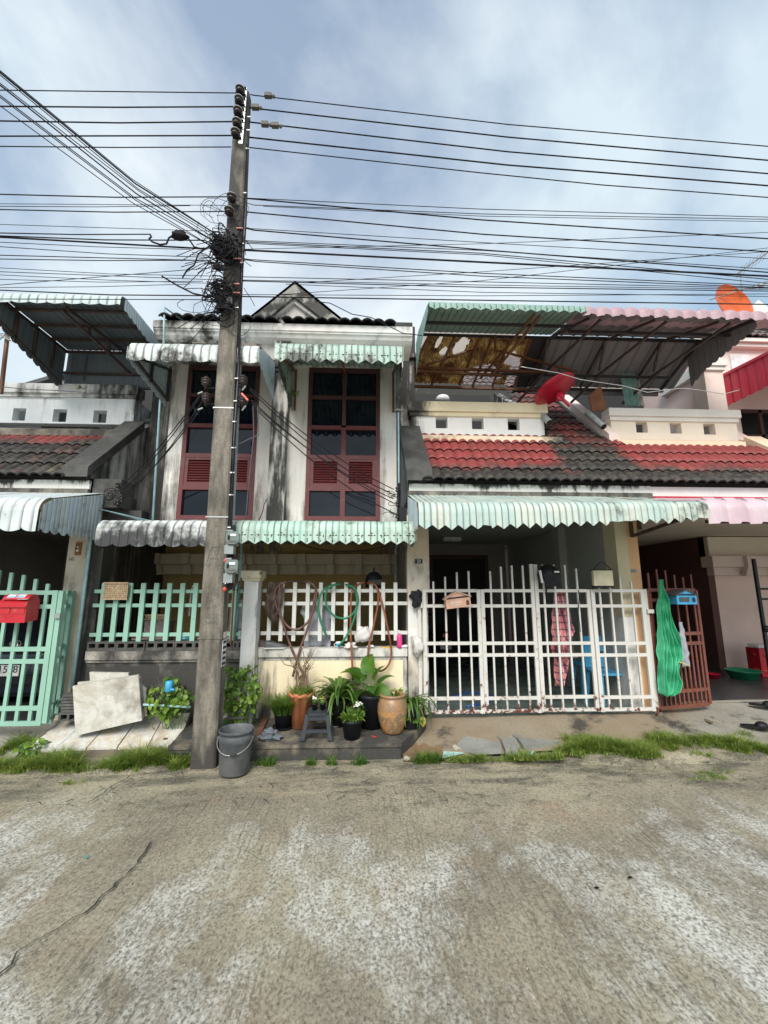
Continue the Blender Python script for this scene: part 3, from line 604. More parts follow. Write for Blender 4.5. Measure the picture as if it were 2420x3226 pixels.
# gable over the two bays
gY = 5.62
L, R, T = at(716,1052,gY), at(1140,1052,gY), at(930,884,gY)
iL, iR, iT = at(822,1024,gY), at(1036,1024,gY), at(926,934,gY)
lift = Vector((0, 0, 0))
M['gable_mould'] = plaster('marbled mould on gable', (.36,.35,.32), dark=(.04,.038,.034), th=.455, soft=.035, streak=(4,4,4), grime=(.12,.115,.10))
g = MB()
for a, b, ia, ib in ((L, T, Vector(at(782,1052,gY)), iT), (T, R, iT, Vector(at(1080,1052,gY)))):
    g.poly([a, b, ib, ia], (0, .5, 0))
gb = g.go('gable', M['gable_mould'], H2)
g = MB()
for a, b, c_, d_ in ((at(797,1036,gY+.06), at(926,934,gY+.06), at(926,953,gY+.06), at(818,1036,gY+.06)), (at(926,934,gY+.06), at(1063,1036,gY+.06), at(1040,1036,gY+.06), at(926,953,gY+.06))):
    g.poly([a, b, c_, d_], (0, .1, 0))
g.go('gable_moulding', M['cornice'], gb)
M['pediment'] = plaster('pediment render', (.66,.63,.61), th=.62, streak=(16,16,1.2), bias=((2,5.9,5.5,.07),), tint=(.66,.56,.52))
MB().poly([at(800,1036,gY+.12), at(926,945,gY+.12), at(1058,1036,gY+.12)], (0,.1,0)).go('pediment', M['pediment'], gb)
MB().poly([L, T, T+Vector((0,4,0)), L+Vector((0,4,0))], (0,0,-.05)).poly([T, R, R+Vector((0,4,0)), T+Vector((0,4,0))], (0,0,-.05)).go('gable_roof', M['tile_eave'], gb)
# porch under the upper storey: soffit, beam, back wall with corbel course
def porch(H, a, b, Yb, wallm, corb, x_door=None):
    MB().box(a, b, YW+.0, Yb, 2.46, 2.497).go('soffit', M['corbel'], H)
    MB().box(a, b, Yb, Yb+.15, .2, 2.46).go('porch_wall', wallm, H)
    MB().box(a, b, Yb-.28, Yb-.002, 2.10, 2.27).box(a, b, Yb-.16, Yb-.003, 1.94, 2.098).go('corbel_beam', M['corbel'], H)
    for x in corb:
        MB().poly([(x-.06, Yb-.36, 2.27), (x-.06, Yb-.36, 2.10), (x-.05, Yb-.30, 2.095), (x-.05, Yb-.24, 1.93), (x-.05, Yb-.16, 1.93), (x-.05, Yb-.29, 2.12), (x-.06, Yb-.29, 2.27)][::1], (.12, 0, 0)).go('corbel', M['corbel'], H)
Yb = 7.5
porch(H1, -3.42, xs, Yb, M['ochre'], [X_(p,1780,Yb-.3) for p in (400,492,585,672)])
porch(H2, xs, .52, Yb, M['ochre'], [X_(p,1780,Yb-.3) for p in (762,859,951,1039,1127,1216)])
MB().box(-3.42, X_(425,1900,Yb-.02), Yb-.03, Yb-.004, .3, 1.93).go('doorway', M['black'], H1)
MB().box(X_(470,1770,Yb-.30), X_(503,1770,Yb-.30), Yb-.285, Yb-.281, 2.105, 2.265).go('vent_opening', M['black'], H1)
# right side wall of the left porch strip / party walls
pfl, pfr = X_(199,1850,5.4), X_(262,1850,5.4)
MB().box(pfl, pfr, 5.4, 5.6, 0, 2.86).go('pillar', M['pillar23'], H1)
MB().box(pfl+.02, -3.42, 5.601, 9.5, 0, 2.86).go('party_wall', M['black_wall'], H1)
MB().box(pfr-.02, pfr+.16, 5.45, 5.8, .0, 2.50).go('mould_wall', M['black_wall'], H1)
vs_ = [(5.42,2.87),(9.0,2.87),(9.0,3.1+3.7*.885),(5.42,3.17)]
MB().poly([(-3.72, y, z) for y, z in vs_], (.28,0,0)).go('gable_side_wall', M['verge_wall'], H1)
MB().box(-3.44, -2.55, 6.62, 6.8, 2.5, 5.75).go('recess_wall', M['black_wall'], H1)
MB().box(-2.665, -2.6, 5.79, 6.62, 2.5, 5.0).go('return_wall', M['black_wall'], H1)
MB().box(-3.44, -2.5, 5.5, 6.62, 2.50, 2.54).go('ledge', M['coping_dark'], H1)
def coping(H, x0, x1, m, y0=5.27, z0=3.06, y1=6.46, z1=4.24, th=.13):
    MB().poly([(x0, y0, z0), (x0, y0, z0+th), (x0, y1, z1+.02), (x0, y1, z1+.02-th*1.2)], (x1-x0, 0, 0)).go('coping', m, H)
coping(H1, -3.74, -3.43, M['coping_dark'])
MB().box(pfr-.1, pfr+.30, 5.42, 5.75, 2.87, 3.07).box(pfr-.12, pfr+.34, 5.40, 5.75, 2.70, 2.869).go('beam_end', M['coping_dark'], H1)
MB().box(pfr-.05, -2.9, 5.60, 5.8, 2.497, 2.70).go('beam_end', M['coping_dark'], H1)

def balcony(H, x0, x1, wm, cm, lm, holes, ys, xl=None, xr=None, Yp=6.5, hs=None, lip=None, capx=.05):
    """balcony front wall with three square openings, double moulded cap and sloping ledge"""
    ztop, zc1, zc2, zb_ = [Z_(1210, y, Yp) for y in ys]
    w = wallx(MB(), x0, x1, Yp, Yp+.13, zb_-.1, zc2, holes)
    ob = w.go('balcony_wall', wm, H)
    MB().box(x0-capx, x1+capx, Yp-.06, Yp+.17, zc1, ztop).box(x0-capx*.5, x1+capx*.5, Yp-.03, Yp+.15, zc2, zc1).go('wall_cap', cm, ob)
    a, b, z0, z1 = lip
    MB().poly([(a, Yp-.28, z0), (a, Yp-.28, z1), (a, Yp-.002, z1+.12), (a, Yp-.002, z0)], (b-a, 0, 0)).go('ledge', lm, ob)
    MB().box(x0, x0+.13, Yp+.131, 8.4, zb_-.3, zc2).box(x1-.13, x1, Yp+.131, 8.4, zb_-.3, zc2).go('balcony_side', wm, ob)
    return ob
def hol(rects, Yp=6.5): return [(X_(a, (c+d)/2, Yp), X_(b, (c+d)/2, Yp), Z_((a+b)/2, d, Yp), Z_((a+b)/2, c, Yp)) for a, b, c, d in rects]
zl = lambda px, y: Z_(px, y, 6.22)
balcony(H2, X_(1296,1330,6.5), X_(1714,1330,6.5), M['parapetD'], M['capD'], M['lipD'], hol([(1373,1410,1314,1349),(1487,1524,1317,1352),(1600,1637,1319,1355)]), (1266,1296,1309,1352), lip=(X_(1330,1384,6.22), X_(1772,1384,6.22), zl(1500,1392), zl(1500,1374)))
balcony(H3, X_(1925,1330,6.5), X_(2321,1340,6.5), M['parapetE'], M['capE'], M['lipE'], hol([(2004,2040,1329,1363),(2111,2147,1333,1366),(2217,2254,1335,1369)]), (1276,1300,1313,1362), lip=(X_(1948,1395,6.22), X_(2350,1398,6.22), zl(2100,1405), zl(2100,1388)))
balcony(H1, -5.9, X_(424,1290,6.5), M['parapetA'], M['capA'], M['lipA'], hol([(40,81,1286,1325),(167,210,1289,1329),(294,336,1293,1332)]), (1234,1262,1272,1332), lip=(-6.2, X_(400,1350,6.22), zl(200,1372), zl(200,1353)))
# front roofs of single tiles
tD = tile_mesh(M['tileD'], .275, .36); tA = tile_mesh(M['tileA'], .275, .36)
zE = 3.055; SL = .885
def keepD(x, y, z): return (x > .80) and (y < 6.32 or (2.95 < x < 3.82))
def keepE(x, y, z): return y < 6.32 or (x < 3.82)
xDE = 3.90
tE = tD
def deck(x0, x1, y1, H, z0=zE-.02):
    return MB().poly([(x0, 5.46, z0+.08), (x1, 5.46, z0+.08), (x1, y1, z0+SL*(y1-5.34)), (x0, y1, z0+SL*(y1-5.34))], (0,0,-.06)).go('roof', M['tile_eave'], H)
rD = deck(.80, xDE, 6.6, H2); MB().poly([(2.9, 6.5, zE+.97), (3.86, 6.5, zE+.97), (3.86, 8.9, zE+SL*3.5), (2.9, 8.9, zE+SL*3.5)], (0,0,-.06)).go('roof_upper', M['tile_eave'], rD)
rE = deck(xDE, 9.2, 6.6, H3); rA = deck(-9.5, -3.72, 6.6, H1)
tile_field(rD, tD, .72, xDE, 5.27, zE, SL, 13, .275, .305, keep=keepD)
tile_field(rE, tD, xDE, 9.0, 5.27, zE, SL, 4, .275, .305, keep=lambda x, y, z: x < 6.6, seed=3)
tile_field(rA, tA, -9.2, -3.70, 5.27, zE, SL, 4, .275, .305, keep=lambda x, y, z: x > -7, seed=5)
coping(H2, .52, .85, M['coping_dark'])
MB().poly([(.55, y, z) for y, z in vs_], (.26,0,0)).go('gable_side_wall', M['verge_wall'], H2)
# coping between the middle and right house, running up the roof
MB().poly([(3.84, 6.30, 3.97), (3.84, 6.30, 4.12), (3.84, 8.9, 6.50), (3.84, 8.9, 6.3)], (.17,0,0)).go('rake_coping', M['pink_soft'], H3)
MB().poly([(2.70, 6.63, 4.3), (2.70, 6.63, 4.55), (2.70, 9.0, 6.2), (2.70, 9.0, 5.5)], (.16,0,0)).go('rake_coping', M['pillar_mould'], H2)
coping(H3, X_(2345,1398,6.4), X_(2345,1398,6.4)+.3, M['lipE'], y0=5.27, z0=3.1, y1=6.4, z1=4.13)
MB().poly([(X_(2345,1398,6.4)+.02, y, z) for y, z in vs_], (.26,0,0)).go('gable_side_wall', M['pink'], H3)
# fascias
for H, a, b, m, zt_, zb_ in ((H2, .56, 3.78, 'fascia_old', 3.055, 2.945), (H3, 3.78, 11, 'cornice', 3.045, 2.90), (H1, -11, -3.46, 'fascia_old', 3.055, 2.93)):
    f = MB().box(a, b, 5.385, 5.6, zb_, zt_-.012).go('fascia', M[m], H)
    if H is not H3: MB().box(a-.02, b, 5.36, 5.6, zb_-.075, zb_-.002).go('fascia_foot', M['fascia_low'], f)
    else: MB().box(3.78, 11, 5.34, 5.6, zb_-.04, zb_-.002).go('flashing', M['awn_red'], f)
    MB().box(a, b, 5.45, 5.6, 2.62 if H is H2 else 2.70, zb_-.08).go('beam', M['cream_face'] if H is not H3 else M['orange_face'], H)
# pillars at the gates
p0, p1 = X_(1283,1760,5.36), X_(1352,1760,5.36)
MB().box(p0, p1, 5.36, 5.6, 1.66, 2.62).go('pillar', M['pillar23'], H2); MB().box(p0+.002, p1-.03, 5.345, 5.6, 0, 1.658).go('pillar_foot', M['pillar23_low'], H2)
q0_, qm, q1 = X_(1945,1760,5.42), X_(1982,1760,5.42), X_(2015,1760,5.42)
MB().box(q0_, qm, 5.42, 5.7, 1.35, 2.63).go('pilaster', M['cream_face'], H2); MB().box(q0_, qm, 5.42, 5.7, .2, 1.348).go('pilaster_foot', M['fence_pillar'], H2)
MB().box(qm, q1, 5.42, 5.7, .2, 2.70).go('pilaster', M['orange_face'], H3)
B('wall_sticker', M['meter'], H3, X_(1988,1790,5.41), X_(2006,1790,5.41), 5.416, 5.419, Z_(1995,1804,5.41), Z_(1995,1793,5.41))
# garage of the middle house
g = H2
B('garage_wall', M['garage_dark'], g, .6, 3.2, 9.7, 9.85, .2, 2.75); B('garage_wall', M['garage'], g, q0_+.0, q0_+.12, 5.70, 9.7, .2, 2.75)
B('garage_wall', M['garage_dark'], g, .55, p0+.1, 5.61, 9.7, .2, 2.75); B('ceiling', M['garage'], g, .55, 3.3, 5.601, 9.86, 2.70, 2.749)
B('garage_pier', M['garage'], g, q0_-.12, q0_-.001, 6.8, 7.05, .2, 2.70)
xd0, xd1 = X_(1365,1900,9.68), X_(1530,1900,9.68)
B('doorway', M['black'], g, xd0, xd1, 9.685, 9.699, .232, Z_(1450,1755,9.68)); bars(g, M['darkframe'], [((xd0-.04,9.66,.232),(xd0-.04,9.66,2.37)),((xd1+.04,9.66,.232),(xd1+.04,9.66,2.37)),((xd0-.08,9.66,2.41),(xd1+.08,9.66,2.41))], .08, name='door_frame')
B('ceiling_lamp', M['white_plastic'], g, X_(1395,1698,8.4), X_(1450,1698,8.4), 8.3, 8.55, 2.63, 2.699)
# terrace of the pink house
xp = X_(2270,1950,8.0)
B('terrace_wall', M['pink'], H3, xp, 13, 8.0, 8.15, .2, 2.0); B('terrace_wall', M['maroon_wall'], H3, xp-.13, xp-.001, 8.0, 11, .2, 2.7); B('terrace_wall', M['maroon_wall'], H3, q1, xp-.13, 10.9, 11, .2, 2.7)
B('terrace_wall', M['parapetE'], H3, xp-.13, 13, 7.9, 8.15, 2.3, 2.68); B('ceiling', M['parapetE'], H3, q1-.3, 13, 5.601, 11, 2.70, 2.74)
B('party_wall', M['maroon_wall'], H3, qm+.02, q1-.01, 5.701, 11, .2, 2.7)
MB().box(xp-.25, 13, 7.7, 7.98, 2.10, 2.298).box(xp-.15, 13, 7.82, 7.985, 1.95, 2.098).go('corbel_beam', M['pink_soft'], H3)
for k in range(4): 
    x = xp+.35+k*.62; MB().poly([(x, 7.62, 2.30), (x, 7.62, 2.10), (x, 7.70, 1.94), (x, 7.82, 1.94), (x, 7.69, 2.11), (x, 7.69, 2.30)], (.14,0,0)).go('corbel', M['pink_soft'], H3)
# balcony interiors, second storey walls behind the balconies
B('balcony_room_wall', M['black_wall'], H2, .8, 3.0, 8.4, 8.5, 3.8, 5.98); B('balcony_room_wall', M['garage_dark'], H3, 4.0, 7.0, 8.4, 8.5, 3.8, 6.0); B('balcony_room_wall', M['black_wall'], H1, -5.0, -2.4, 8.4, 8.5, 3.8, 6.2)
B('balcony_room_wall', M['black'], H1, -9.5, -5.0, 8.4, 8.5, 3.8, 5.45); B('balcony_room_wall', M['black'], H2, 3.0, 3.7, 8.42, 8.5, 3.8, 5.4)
B('garage_wall', M['garage_dark'], H1, -13, -3.45, 10.8, 10.95, .2, 2.9); B('garage_wall', M['garage_dark'], H1, -7.4, -7.3, 5.6, 10.8, .2, 2.9); B('ceiling', M['garage_dark'], H1, -13, -3.45, 5.601, 10.9, 2.80, 2.85)
B('party_wall', M['maroon_wall'], H3, 12.9, 13, 5.7, 11, .2, 2.7)
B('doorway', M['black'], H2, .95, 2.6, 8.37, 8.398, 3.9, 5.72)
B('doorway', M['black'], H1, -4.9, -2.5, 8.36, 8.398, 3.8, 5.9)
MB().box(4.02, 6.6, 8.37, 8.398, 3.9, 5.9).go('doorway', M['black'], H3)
ex = X_(2250,1220,6.7)
B('balcony_side_wall', M['pink'], H3, ex-.12, ex, 6.905, 8.4, 3.9, 5.9)
e0, e1, ez = X_(2226,1230,6.65), X_(2285,1230,6.65), Z_(2250,1168,6.65)
B('pillar', M['pink_soft'], H3, e0, e1, 6.65, 6.9, 3.9, ez); MB().box(e0-.03, e1+.03, 6.61, 6.9, ez, ez+.07).box(e0-.05, e1+.05, 6.58, 6.9, ez+.07, ez+.19).box(e0-.04, e0+.06, 6.9, 7.7, ez, ez+.17).go('capital', M['capE'], H3)
# far right bay of the pink house
fx = e1+.05; fY = 7.3
fz = lambda y: Z_(2350, y, fY)
wallx(MB(), fx, 14, fY, fY+.15, 3.9, fz(1100), [(X_(2335,1330,fY), 12, 4.2, fz(1290))]).go('wall', M['pink_soft'], H3)
MB().box(fx-.02, 14, fY-.12, fY+.15, fz(1102), fz(1092)).box(fx-.06, 14, fY-.18, fY+.15, fz(1091.5), fz(1081)).go('cornice', M['capE'], H3)
B('frieze_panel', M['paper'], H3, X_(2300,1145,fY), X_(2357,1145,fY), fY-.03, fY-.001, Z_(2330,1168,fY), Z_(2330,1120,fY))
B('room_wall', M['black'], H3, fx, 13, fY+.6, fY+.62, 3.5, fz(1290)+1.0); bars(H3, M['darkframe'], [((X_(2335,1288,fY),fY,fz(1290)-.04),(11,fY,fz(1290)-.04)), ((X_(2395,1330,fY),fY,4.2),(X_(2395,1330,fY),fY,fz(1292))), ((X_(2335,1372,fY),fY,fz(1375)),(11,fY,fz(1375)))], .06, name='window_frame')
rF = MB().poly([(fx-.1, fY-.15, fz(1081)+.01), (14, fY-.15, fz(1081)+.01), (14, fY+2.4, fz(1081)+2.3), (fx-.1, fY+2.4, fz(1081)+2.3)], (0,0,-.04)).go('roof', M['tile_grey'], H3)
tg = tile_mesh(M['tile_grey'], .29, .33)
tile_field(rF, tg, fx-.1, fx+1.6, fY-.2, fz(1081)+.01, .9, 5, .29, .3)
GZ = 7.7; MB().poly([at(2345,995,GZ), at(2390,945,GZ), at(2480,1010,GZ)], (0,.6,0)).go('gable', M['capE'], H3)
# main tiled roof seen through the broken skylight
mr = MB().poly([(.7, 8.6, 5.97), (4.6, 8.6, 5.97), (4.6, 12, 8.79), (.7, 12, 8.79)], (0,0,-.04)).go('main_roof', M['tile_grey'], H2)
tile_field(mr, tg, 1.2, 4.1, 8.55, 6.0, .83, 8, .29, .3)
B('upper_wall', M['garage_dark'], H2, 1.6, 5.0, 12.0, 12.1, 8.0, 9.6)
# rakes behind the left balcony
def rake(H, x, w_, y0, z0, y1, z1, th, m): MB().poly([(x, y0, z0), (x, y0, z0+th), (x, y1, z1+th), (x, y1, z1)], (w_, 0, 0)).go('rake_coping', m, H)
a = at(60,1235,6.9); b = at(195,1150,8.2); rake(H1, a.x-.1, .2, 6.7, a.z-.25, 8.4, b.z-.1, .2, M['coping_dark'])
a = at(150,1232,6.75); rake(H1, a.x, .22, 6.7, a.z-.08, 7.9, a.z+.95, .12, M['lipA'])
MB().poly([(a.x+.02, 6.7, 4.2), (a.x+.02, 6.7, a.z-.1), (a.x+.02, 7.9, a.z+.92), (a.x+.02, 7.9, 4.2)], (.15,0,0)).go('balcony_side_wall', M['lipA'], H1)
# ------------------------------------------------------------------ awnings and canopies
# long pale awning, left house carport
A1 = thing('awning', 'pale grey curved sheet awning over the carport with the red mailbox', 'awning', (-5,5.3,2.8))
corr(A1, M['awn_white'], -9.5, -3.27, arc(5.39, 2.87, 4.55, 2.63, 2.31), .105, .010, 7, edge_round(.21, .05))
corr(A1, M['awn_white'], 0, 0, [(0,0),(1,1)], nsheet=0)
side_panel(A1, M['awn_side'], -3.27, [(5.39, 2.86, 2.33), (4.55, 2.63, 2.31), (4.42, 2.55, 2.31), (4.38, 2.45, 2.31)], .065, .008, 1, edge_round(.13, .05))
bars(A1, M['truss_dark'], [((-9,4.45,2.36),(-3.3,4.45,2.36)), ((-3.31,5.38,2.36),(-3.31,4.45,2.36)), ((-6,5.38,2.6),(-6,4.45,2.36))], .03)
# blackened awning, left porch
A2 = thing('awning', 'mould-blackened scalloped awning over the mint green railing', 'awning', (-2.2,5.5,2.5))
xa2, xb2 = -2.87, X_(735,1700,4.7)
corr(A2, M['awn_mould'], xa2-.03, -1.42, arc(YW-.005, 2.545, 4.86, 2.44, 2.19), .092, .012, 3, edge_round(.184, .045))
side_panel(A2, M['awn_mould'], xa2-.03, [(5.59, 2.54, 2.28), (4.95, 2.46, 2.19), (4.78, 2.36, 2.17)], .07, .008, -1, edge_round(.12, .04))
bars(A2, M['truss_dark'], [((xa2,4.85,2.21),(-1.45,4.85,2.21)), ((xa2+.02,5.58,2.25),(xa2+.02,4.85,2.21))], .03)
# mint lace awning, middle porch
A3 = thing('awning', 'mint green awning with cut-out diamond lace edge over the white railing', 'awning', (-.5,5.5,2.5))
def lace(p):
    def f(x, y):
        u = ((x/p) % 1)*p - p/2
        for cx_, cy_, w_, h_ in ((0, .055, .010, .008), (0, .024, .008, .009), (0, .084, .008, .009), (-.034, .055, .010, .011), (.034, .055, .010, .011)):
            if abs(u-cx_)/w_ + abs(y-cy_)/h_ < 1.15: return True
        return False
    return f
p3 = (X_(1312,1690,4.72)+1.42)/14
corr(A3, M['awn_mintC'], -1.42, X_(1312,1690,4.72), arc(YW-.005, 2.55, 4.86, 2.45, 2.225), .0625*p3/.1385 if False else p3/2, .010, 4, edge_point(p3, .045), cut=lace(p3), spp=7)
side_panel(A3, M['awn_mintC'], X_(1308,1690,4.72), [(5.59, 2.55, 2.30), (5.0, 2.47, 2.22), (4.80, 2.34, 2.20)], .07, .008, 1, edge_point(.08, .05))
bars(A3, M['truss_dark'], [((-1.4,4.87,2.23),(.5,4.87,2.23)), ((.45,5.58,2.3),(.45,4.87,2.23)), ((-1.3,5.58,2.3),(-1.3,4.87,2.23))], .028)
fr = MB()
R = random.Random(5)
for k in range(46):                               # ragged strips left of rotten sheet at both ends
    s0 = rnd.choice((-1.22, .34)); x = s0+R.uniform(-.16, .16); y = R.uniform(4.95, 5.5); l = R.uniform(.04, .16)
    fr.poly([(x, y, 2.22), (x+.012, y+.01, 2.22), (x+.006, y+.005, 2.22-l)], (.002,.004,0))
fr.go('ragged_strip', M['truss_dark'], A3, kind='stuff')
# window awnings
A4 = thing('awning', 'grey white scalloped awning over the left upstairs window, partly hidden by the pole', 'awning', (-2,5.5,4.7))
corr(A4, M['awn_upB'], -2.72, -1.25, arc(YW-.005, 4.78, 4.75, 4.52, 4.30, 4), .092, .012, 3, edge_round(.184, .045))
side_panel(A4, M['awn_side'], -1.25, [(5.59, 4.76, 4.16), (4.75, 4.52, 4.28), (4.60, 4.42, 4.31)], .06, .008, 1, edge_round(.12, .035)); side_panel(A4, M['awn_side'], -2.72, [(5.59, 4.76, 4.16), (4.75, 4.52, 4.28), (4.60, 4.42, 4.31)], .06, .008, -1, edge_round(.12, .035))
bars(A4, M['truss_dark'], [((-2.7,4.66,4.34),(-1.27,4.66,4.34)), ((-2.69,5.58,4.66),(-2.69,4.66,4.34)), ((-1.28,5.58,4.66),(-1.28,4.66,4.34)), ((-2.69,5.57,4.20),(-2.69,5.57,4.7)), ((-2.69,5.1,4.24),(-2.69,5.1,4.5)), ((-2.69,5.57,4.22),(-2.69,4.66,4.33))], .028)
A5 = thing('awning', 'weathered green scalloped awning over the right upstairs window', 'awning', (-.3,5.5,4.7))
corr(A5, M['awn_upC'], -1.03, .42, arc(YW-.005, 4.76, 4.58, 4.46, 4.235, 4), .0725, .010, 3, edge_point(.145, .05), cut=lace(.145))
for s, X0 in ((-1, -1.02), (1, .405)): side_panel(A5, M['awn_upC'], X0, [(5.59, 4.76, 4.12), (4.60, 4.45, 4.25)], .06, .008, s, edge_point(.08, .04))
bars(A5, M['rust'], [((-1,4.5,4.29),(.4,4.5,4.29)), ((-.98,5.58,4.68),(-.98,4.5,4.30)), ((.37,5.58,4.68),(.37,4.5,4.30)), ((-.3,5.58,4.68),(-.3,4.5,4.30)), ((-.98,5.57,4.1),(-.98,5.57,4.7)), ((.37,5.57,4.1),(.37,5.57,4.7))], .025)
# long mint awning over the white gate
A6 = thing('awning', 'long pale mint awning with torn scalloped edge over the white gate', 'awning', (2,5.3,2.9))
def pend(x):
    n = mnoise.noise(Vector((x*2.1, 3, 1))); b = -.05*(1-abs(2*((x/.135) % 1)-1))*(1+.5*n)
    return b*(1 if n > -.25 else .2)+.02*n
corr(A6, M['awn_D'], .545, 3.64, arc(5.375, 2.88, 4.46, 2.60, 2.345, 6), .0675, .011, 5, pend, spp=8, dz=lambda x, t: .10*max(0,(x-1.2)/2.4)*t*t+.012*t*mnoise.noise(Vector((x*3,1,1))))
side_panel(A6, M['awn_side'], .545, [(5.375, 2.87, 2.38), (4.46, 2.61, 2.35), (4.36, 2.52, 2.36), (4.33, 2.44, 2.37)], .045, .006, -1, edge_point(.06, .05))
bars(A6, M['truss'], [((.6,4.38,2.42),(3.6,4.38,2.50)), ((.57,5.37,2.4),(.57,4.40,2.40)), ((q1-.1,5.36,2.37),(3.58,4.45,2.50)), ((q1-.1,5.37,2.36),(q1-.1,5.37,2.7)), ((2.1,5.37,2.7),(2.1,4.40,2.46)), ((3.38,5.1,2.42),(3.38,5.1,2.72))], .035)
# pink awning
A7 = thing('awning', 'pale pink tile-pattern awning beside the mint one, with a black rag on it', 'awning', (5,5.3,2.9))
def stepwave(u): return tilewave(u)
corr(A7, M['awn_pink'], 3.65, 9.2, arc(5.335, 2.84, 4.50, 2.66, 2.40, 8), .23, .030, 6, lambda x: -.02*(1 if (x/.23) % 1 < .5 else 0), shape=tilewave, spp=10)
rb = MB()
for i in range(24):
    x = 3.68+i*.23
    for k in range(9):
        t = .25+k/9*.62; z = 2.66-.26*(1-cos(t*pi/2))*.9+.032; y = 4.50-.143*sin(t*pi/2)-.0
        rb.box(x, x+.13, y-.016, y+.006, z-.002, z+.010)
rb.go('embossed_rib', M['awn_pink'], A7, kind='stuff')
bars(A7, M['darkframe'], [((3.7,4.45,2.42),(9,4.45,2.42)), ((4.6,5.4,2.6),(4.6,4.45,2.43))], .03)
# crimson awning
A8 = thing('awning', 'crimson awning at the far right edge, upstairs', 'awning', (8.3,7.2,4.9))
rx = X_(2287,1230,7.25)
side_panel(A8, M['awn_red'], rx, [(7.28, Z_(2283,1188,7.28), Z_(2290,1276,7.28)), (5.9, Z_(2283,1188,7.28)-.12, Z_(2290,1276,7.28)-.02)], .17, .022, -1, edge_round(.17, .04))
corr(A8, M['awn_red'], rx, rx+3, [(7.28, Z_(2283,1188,7.28)+.02), (5.9, Z_(2283,1188,7.28)-.10), (5.87, Z_(2290,1276,7.28))], .17, .02, 2, edge_round(.17, .05))
MB().beam((rx-.03,7.28,Z_(2283,1188,7.28)+.01),(rx-.03,5.88,Z_(2283,1188,7.28)-.10),.03,.05).go('trim', M['awn_red'], A8)
# balcony canopy, left
C1 = thing('balcony_canopy', 'dark corrugated canopy with steel trusses over the left balcony', 'canopy', (-4,6,5.4))
cx0, cx1 = -4.78, -3.2
zc0 = 5.43
corr(C1, M['can_dark'], cx0, cx1, [(6.5, zc0+.02), (5.22, zc0+.03)], .092, .010, 3, name='roof_sheet')
corr(C1, M['can_valA'], cx0-2.2, cx1, arc(5.3, zc0+.05, 5.22, zc0+.045, zc0-.085, 4), .11, .008, 4, edge_round(.22, .03), name='valance')
corr(C1, M['can_dark'], cx0-2.2, cx0, [(5.5, zc0+.02), (5.22, zc0+.03)], .092, .010, 2, name='roof_sheet')
side_panel(C1, M['can_valA'], cx1+.01, [(6.5, zc0+.04, zc0-.22), (5.2, zc0+.05, zc0-.10)], .06, .006, 1, edge_round(.12, .03), 'valance')
side_panel(C1, M['can_dark'], cx0-.01, [(6.5, zc0+.03, zc0-.62), (5.2, zc0+.03, zc0-.30)], .09, .006, -1, edge_round(.14, .05), 'side_sheet')
side_panel(C1, M['can_dark'], -4.45, [(6.5, zc0, zc0-.5), (6.45, zc0, zc0-.5)], .09, .006)
MB().grid(lambda u, v: (cx0+(cx1-cx0)*u, 6.52+.006*trap(u*22), zc0-.0-.62*v), 132, 1).go('back_sheet', M['can_dark'], C1)
bars(C1, M['truss'], [((cx0,y,zc0-.03),(cx1,y,zc0-.03)) for y in (5.40,5.75,6.1,6.45)], .035, name='purlin')
tz = zc0-.36
bars(C1, M['truss'], [((-4.0,5.3,zc0-.05),(-3.8,6.5,zc0-.05)), ((-4.05,5.3,zc0-.08),(-3.75,6.55,tz)), ((-3.98,5.75,zc0-.05),(-3.94,5.75,zc0-.2)), ((-3.9,6.1,zc0-.05),(-3.86,6.1,zc0-.28)), ((cx0+.02,5.2,zc0-.02),(cx0+.02,6.5,zc0-.02)), ((cx0+.02,5.2,zc0-.30),(cx0+.02,6.5,zc0-.60)), ((cx0,6.48,tz-.02),(cx1,6.48,tz-.02)), ((cx0,6.48,tz-.25),(cx1,6.48,tz-.25))]+[((cx0+.02,y,zc0-.02),(cx0+.02,y,zc0-.45)) for y in (5.5,5.85,6.2)], .03, name='truss_bar')
MB().tube([(X_(215,1165,6.55),6.55,Z_(215,1190,6.55)), (X_(215,1165,6.55),6.55,Z_(215,1165,6.55))], .018).go('post', M['rust'], C1)
# balcony canopy, middle: green sheets, yellow skylight
C2 = thing('balcony_canopy', 'green sheet canopy with broken yellow fibreglass skylight over the middle balcony', 'canopy', (2,6,5.5))
x0, x1 = .84, 3.02
za, zb2, zc2_ = 5.50, Z_(1500,1057,6.3), Z_(1450,1212,7.1)
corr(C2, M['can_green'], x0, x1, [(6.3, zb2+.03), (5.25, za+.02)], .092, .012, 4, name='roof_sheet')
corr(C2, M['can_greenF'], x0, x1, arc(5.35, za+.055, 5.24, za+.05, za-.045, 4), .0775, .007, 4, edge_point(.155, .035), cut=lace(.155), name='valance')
side_panel(C2, M['can_greenF'], x0-.005, [(6.62, zb2+.02, zb2-.52), (6.3, zb2+.04, zb2-.42), (5.24, za+.05, za-.06)], .06, .006, -1, edge_point(.08, .02), 'side_sheet')
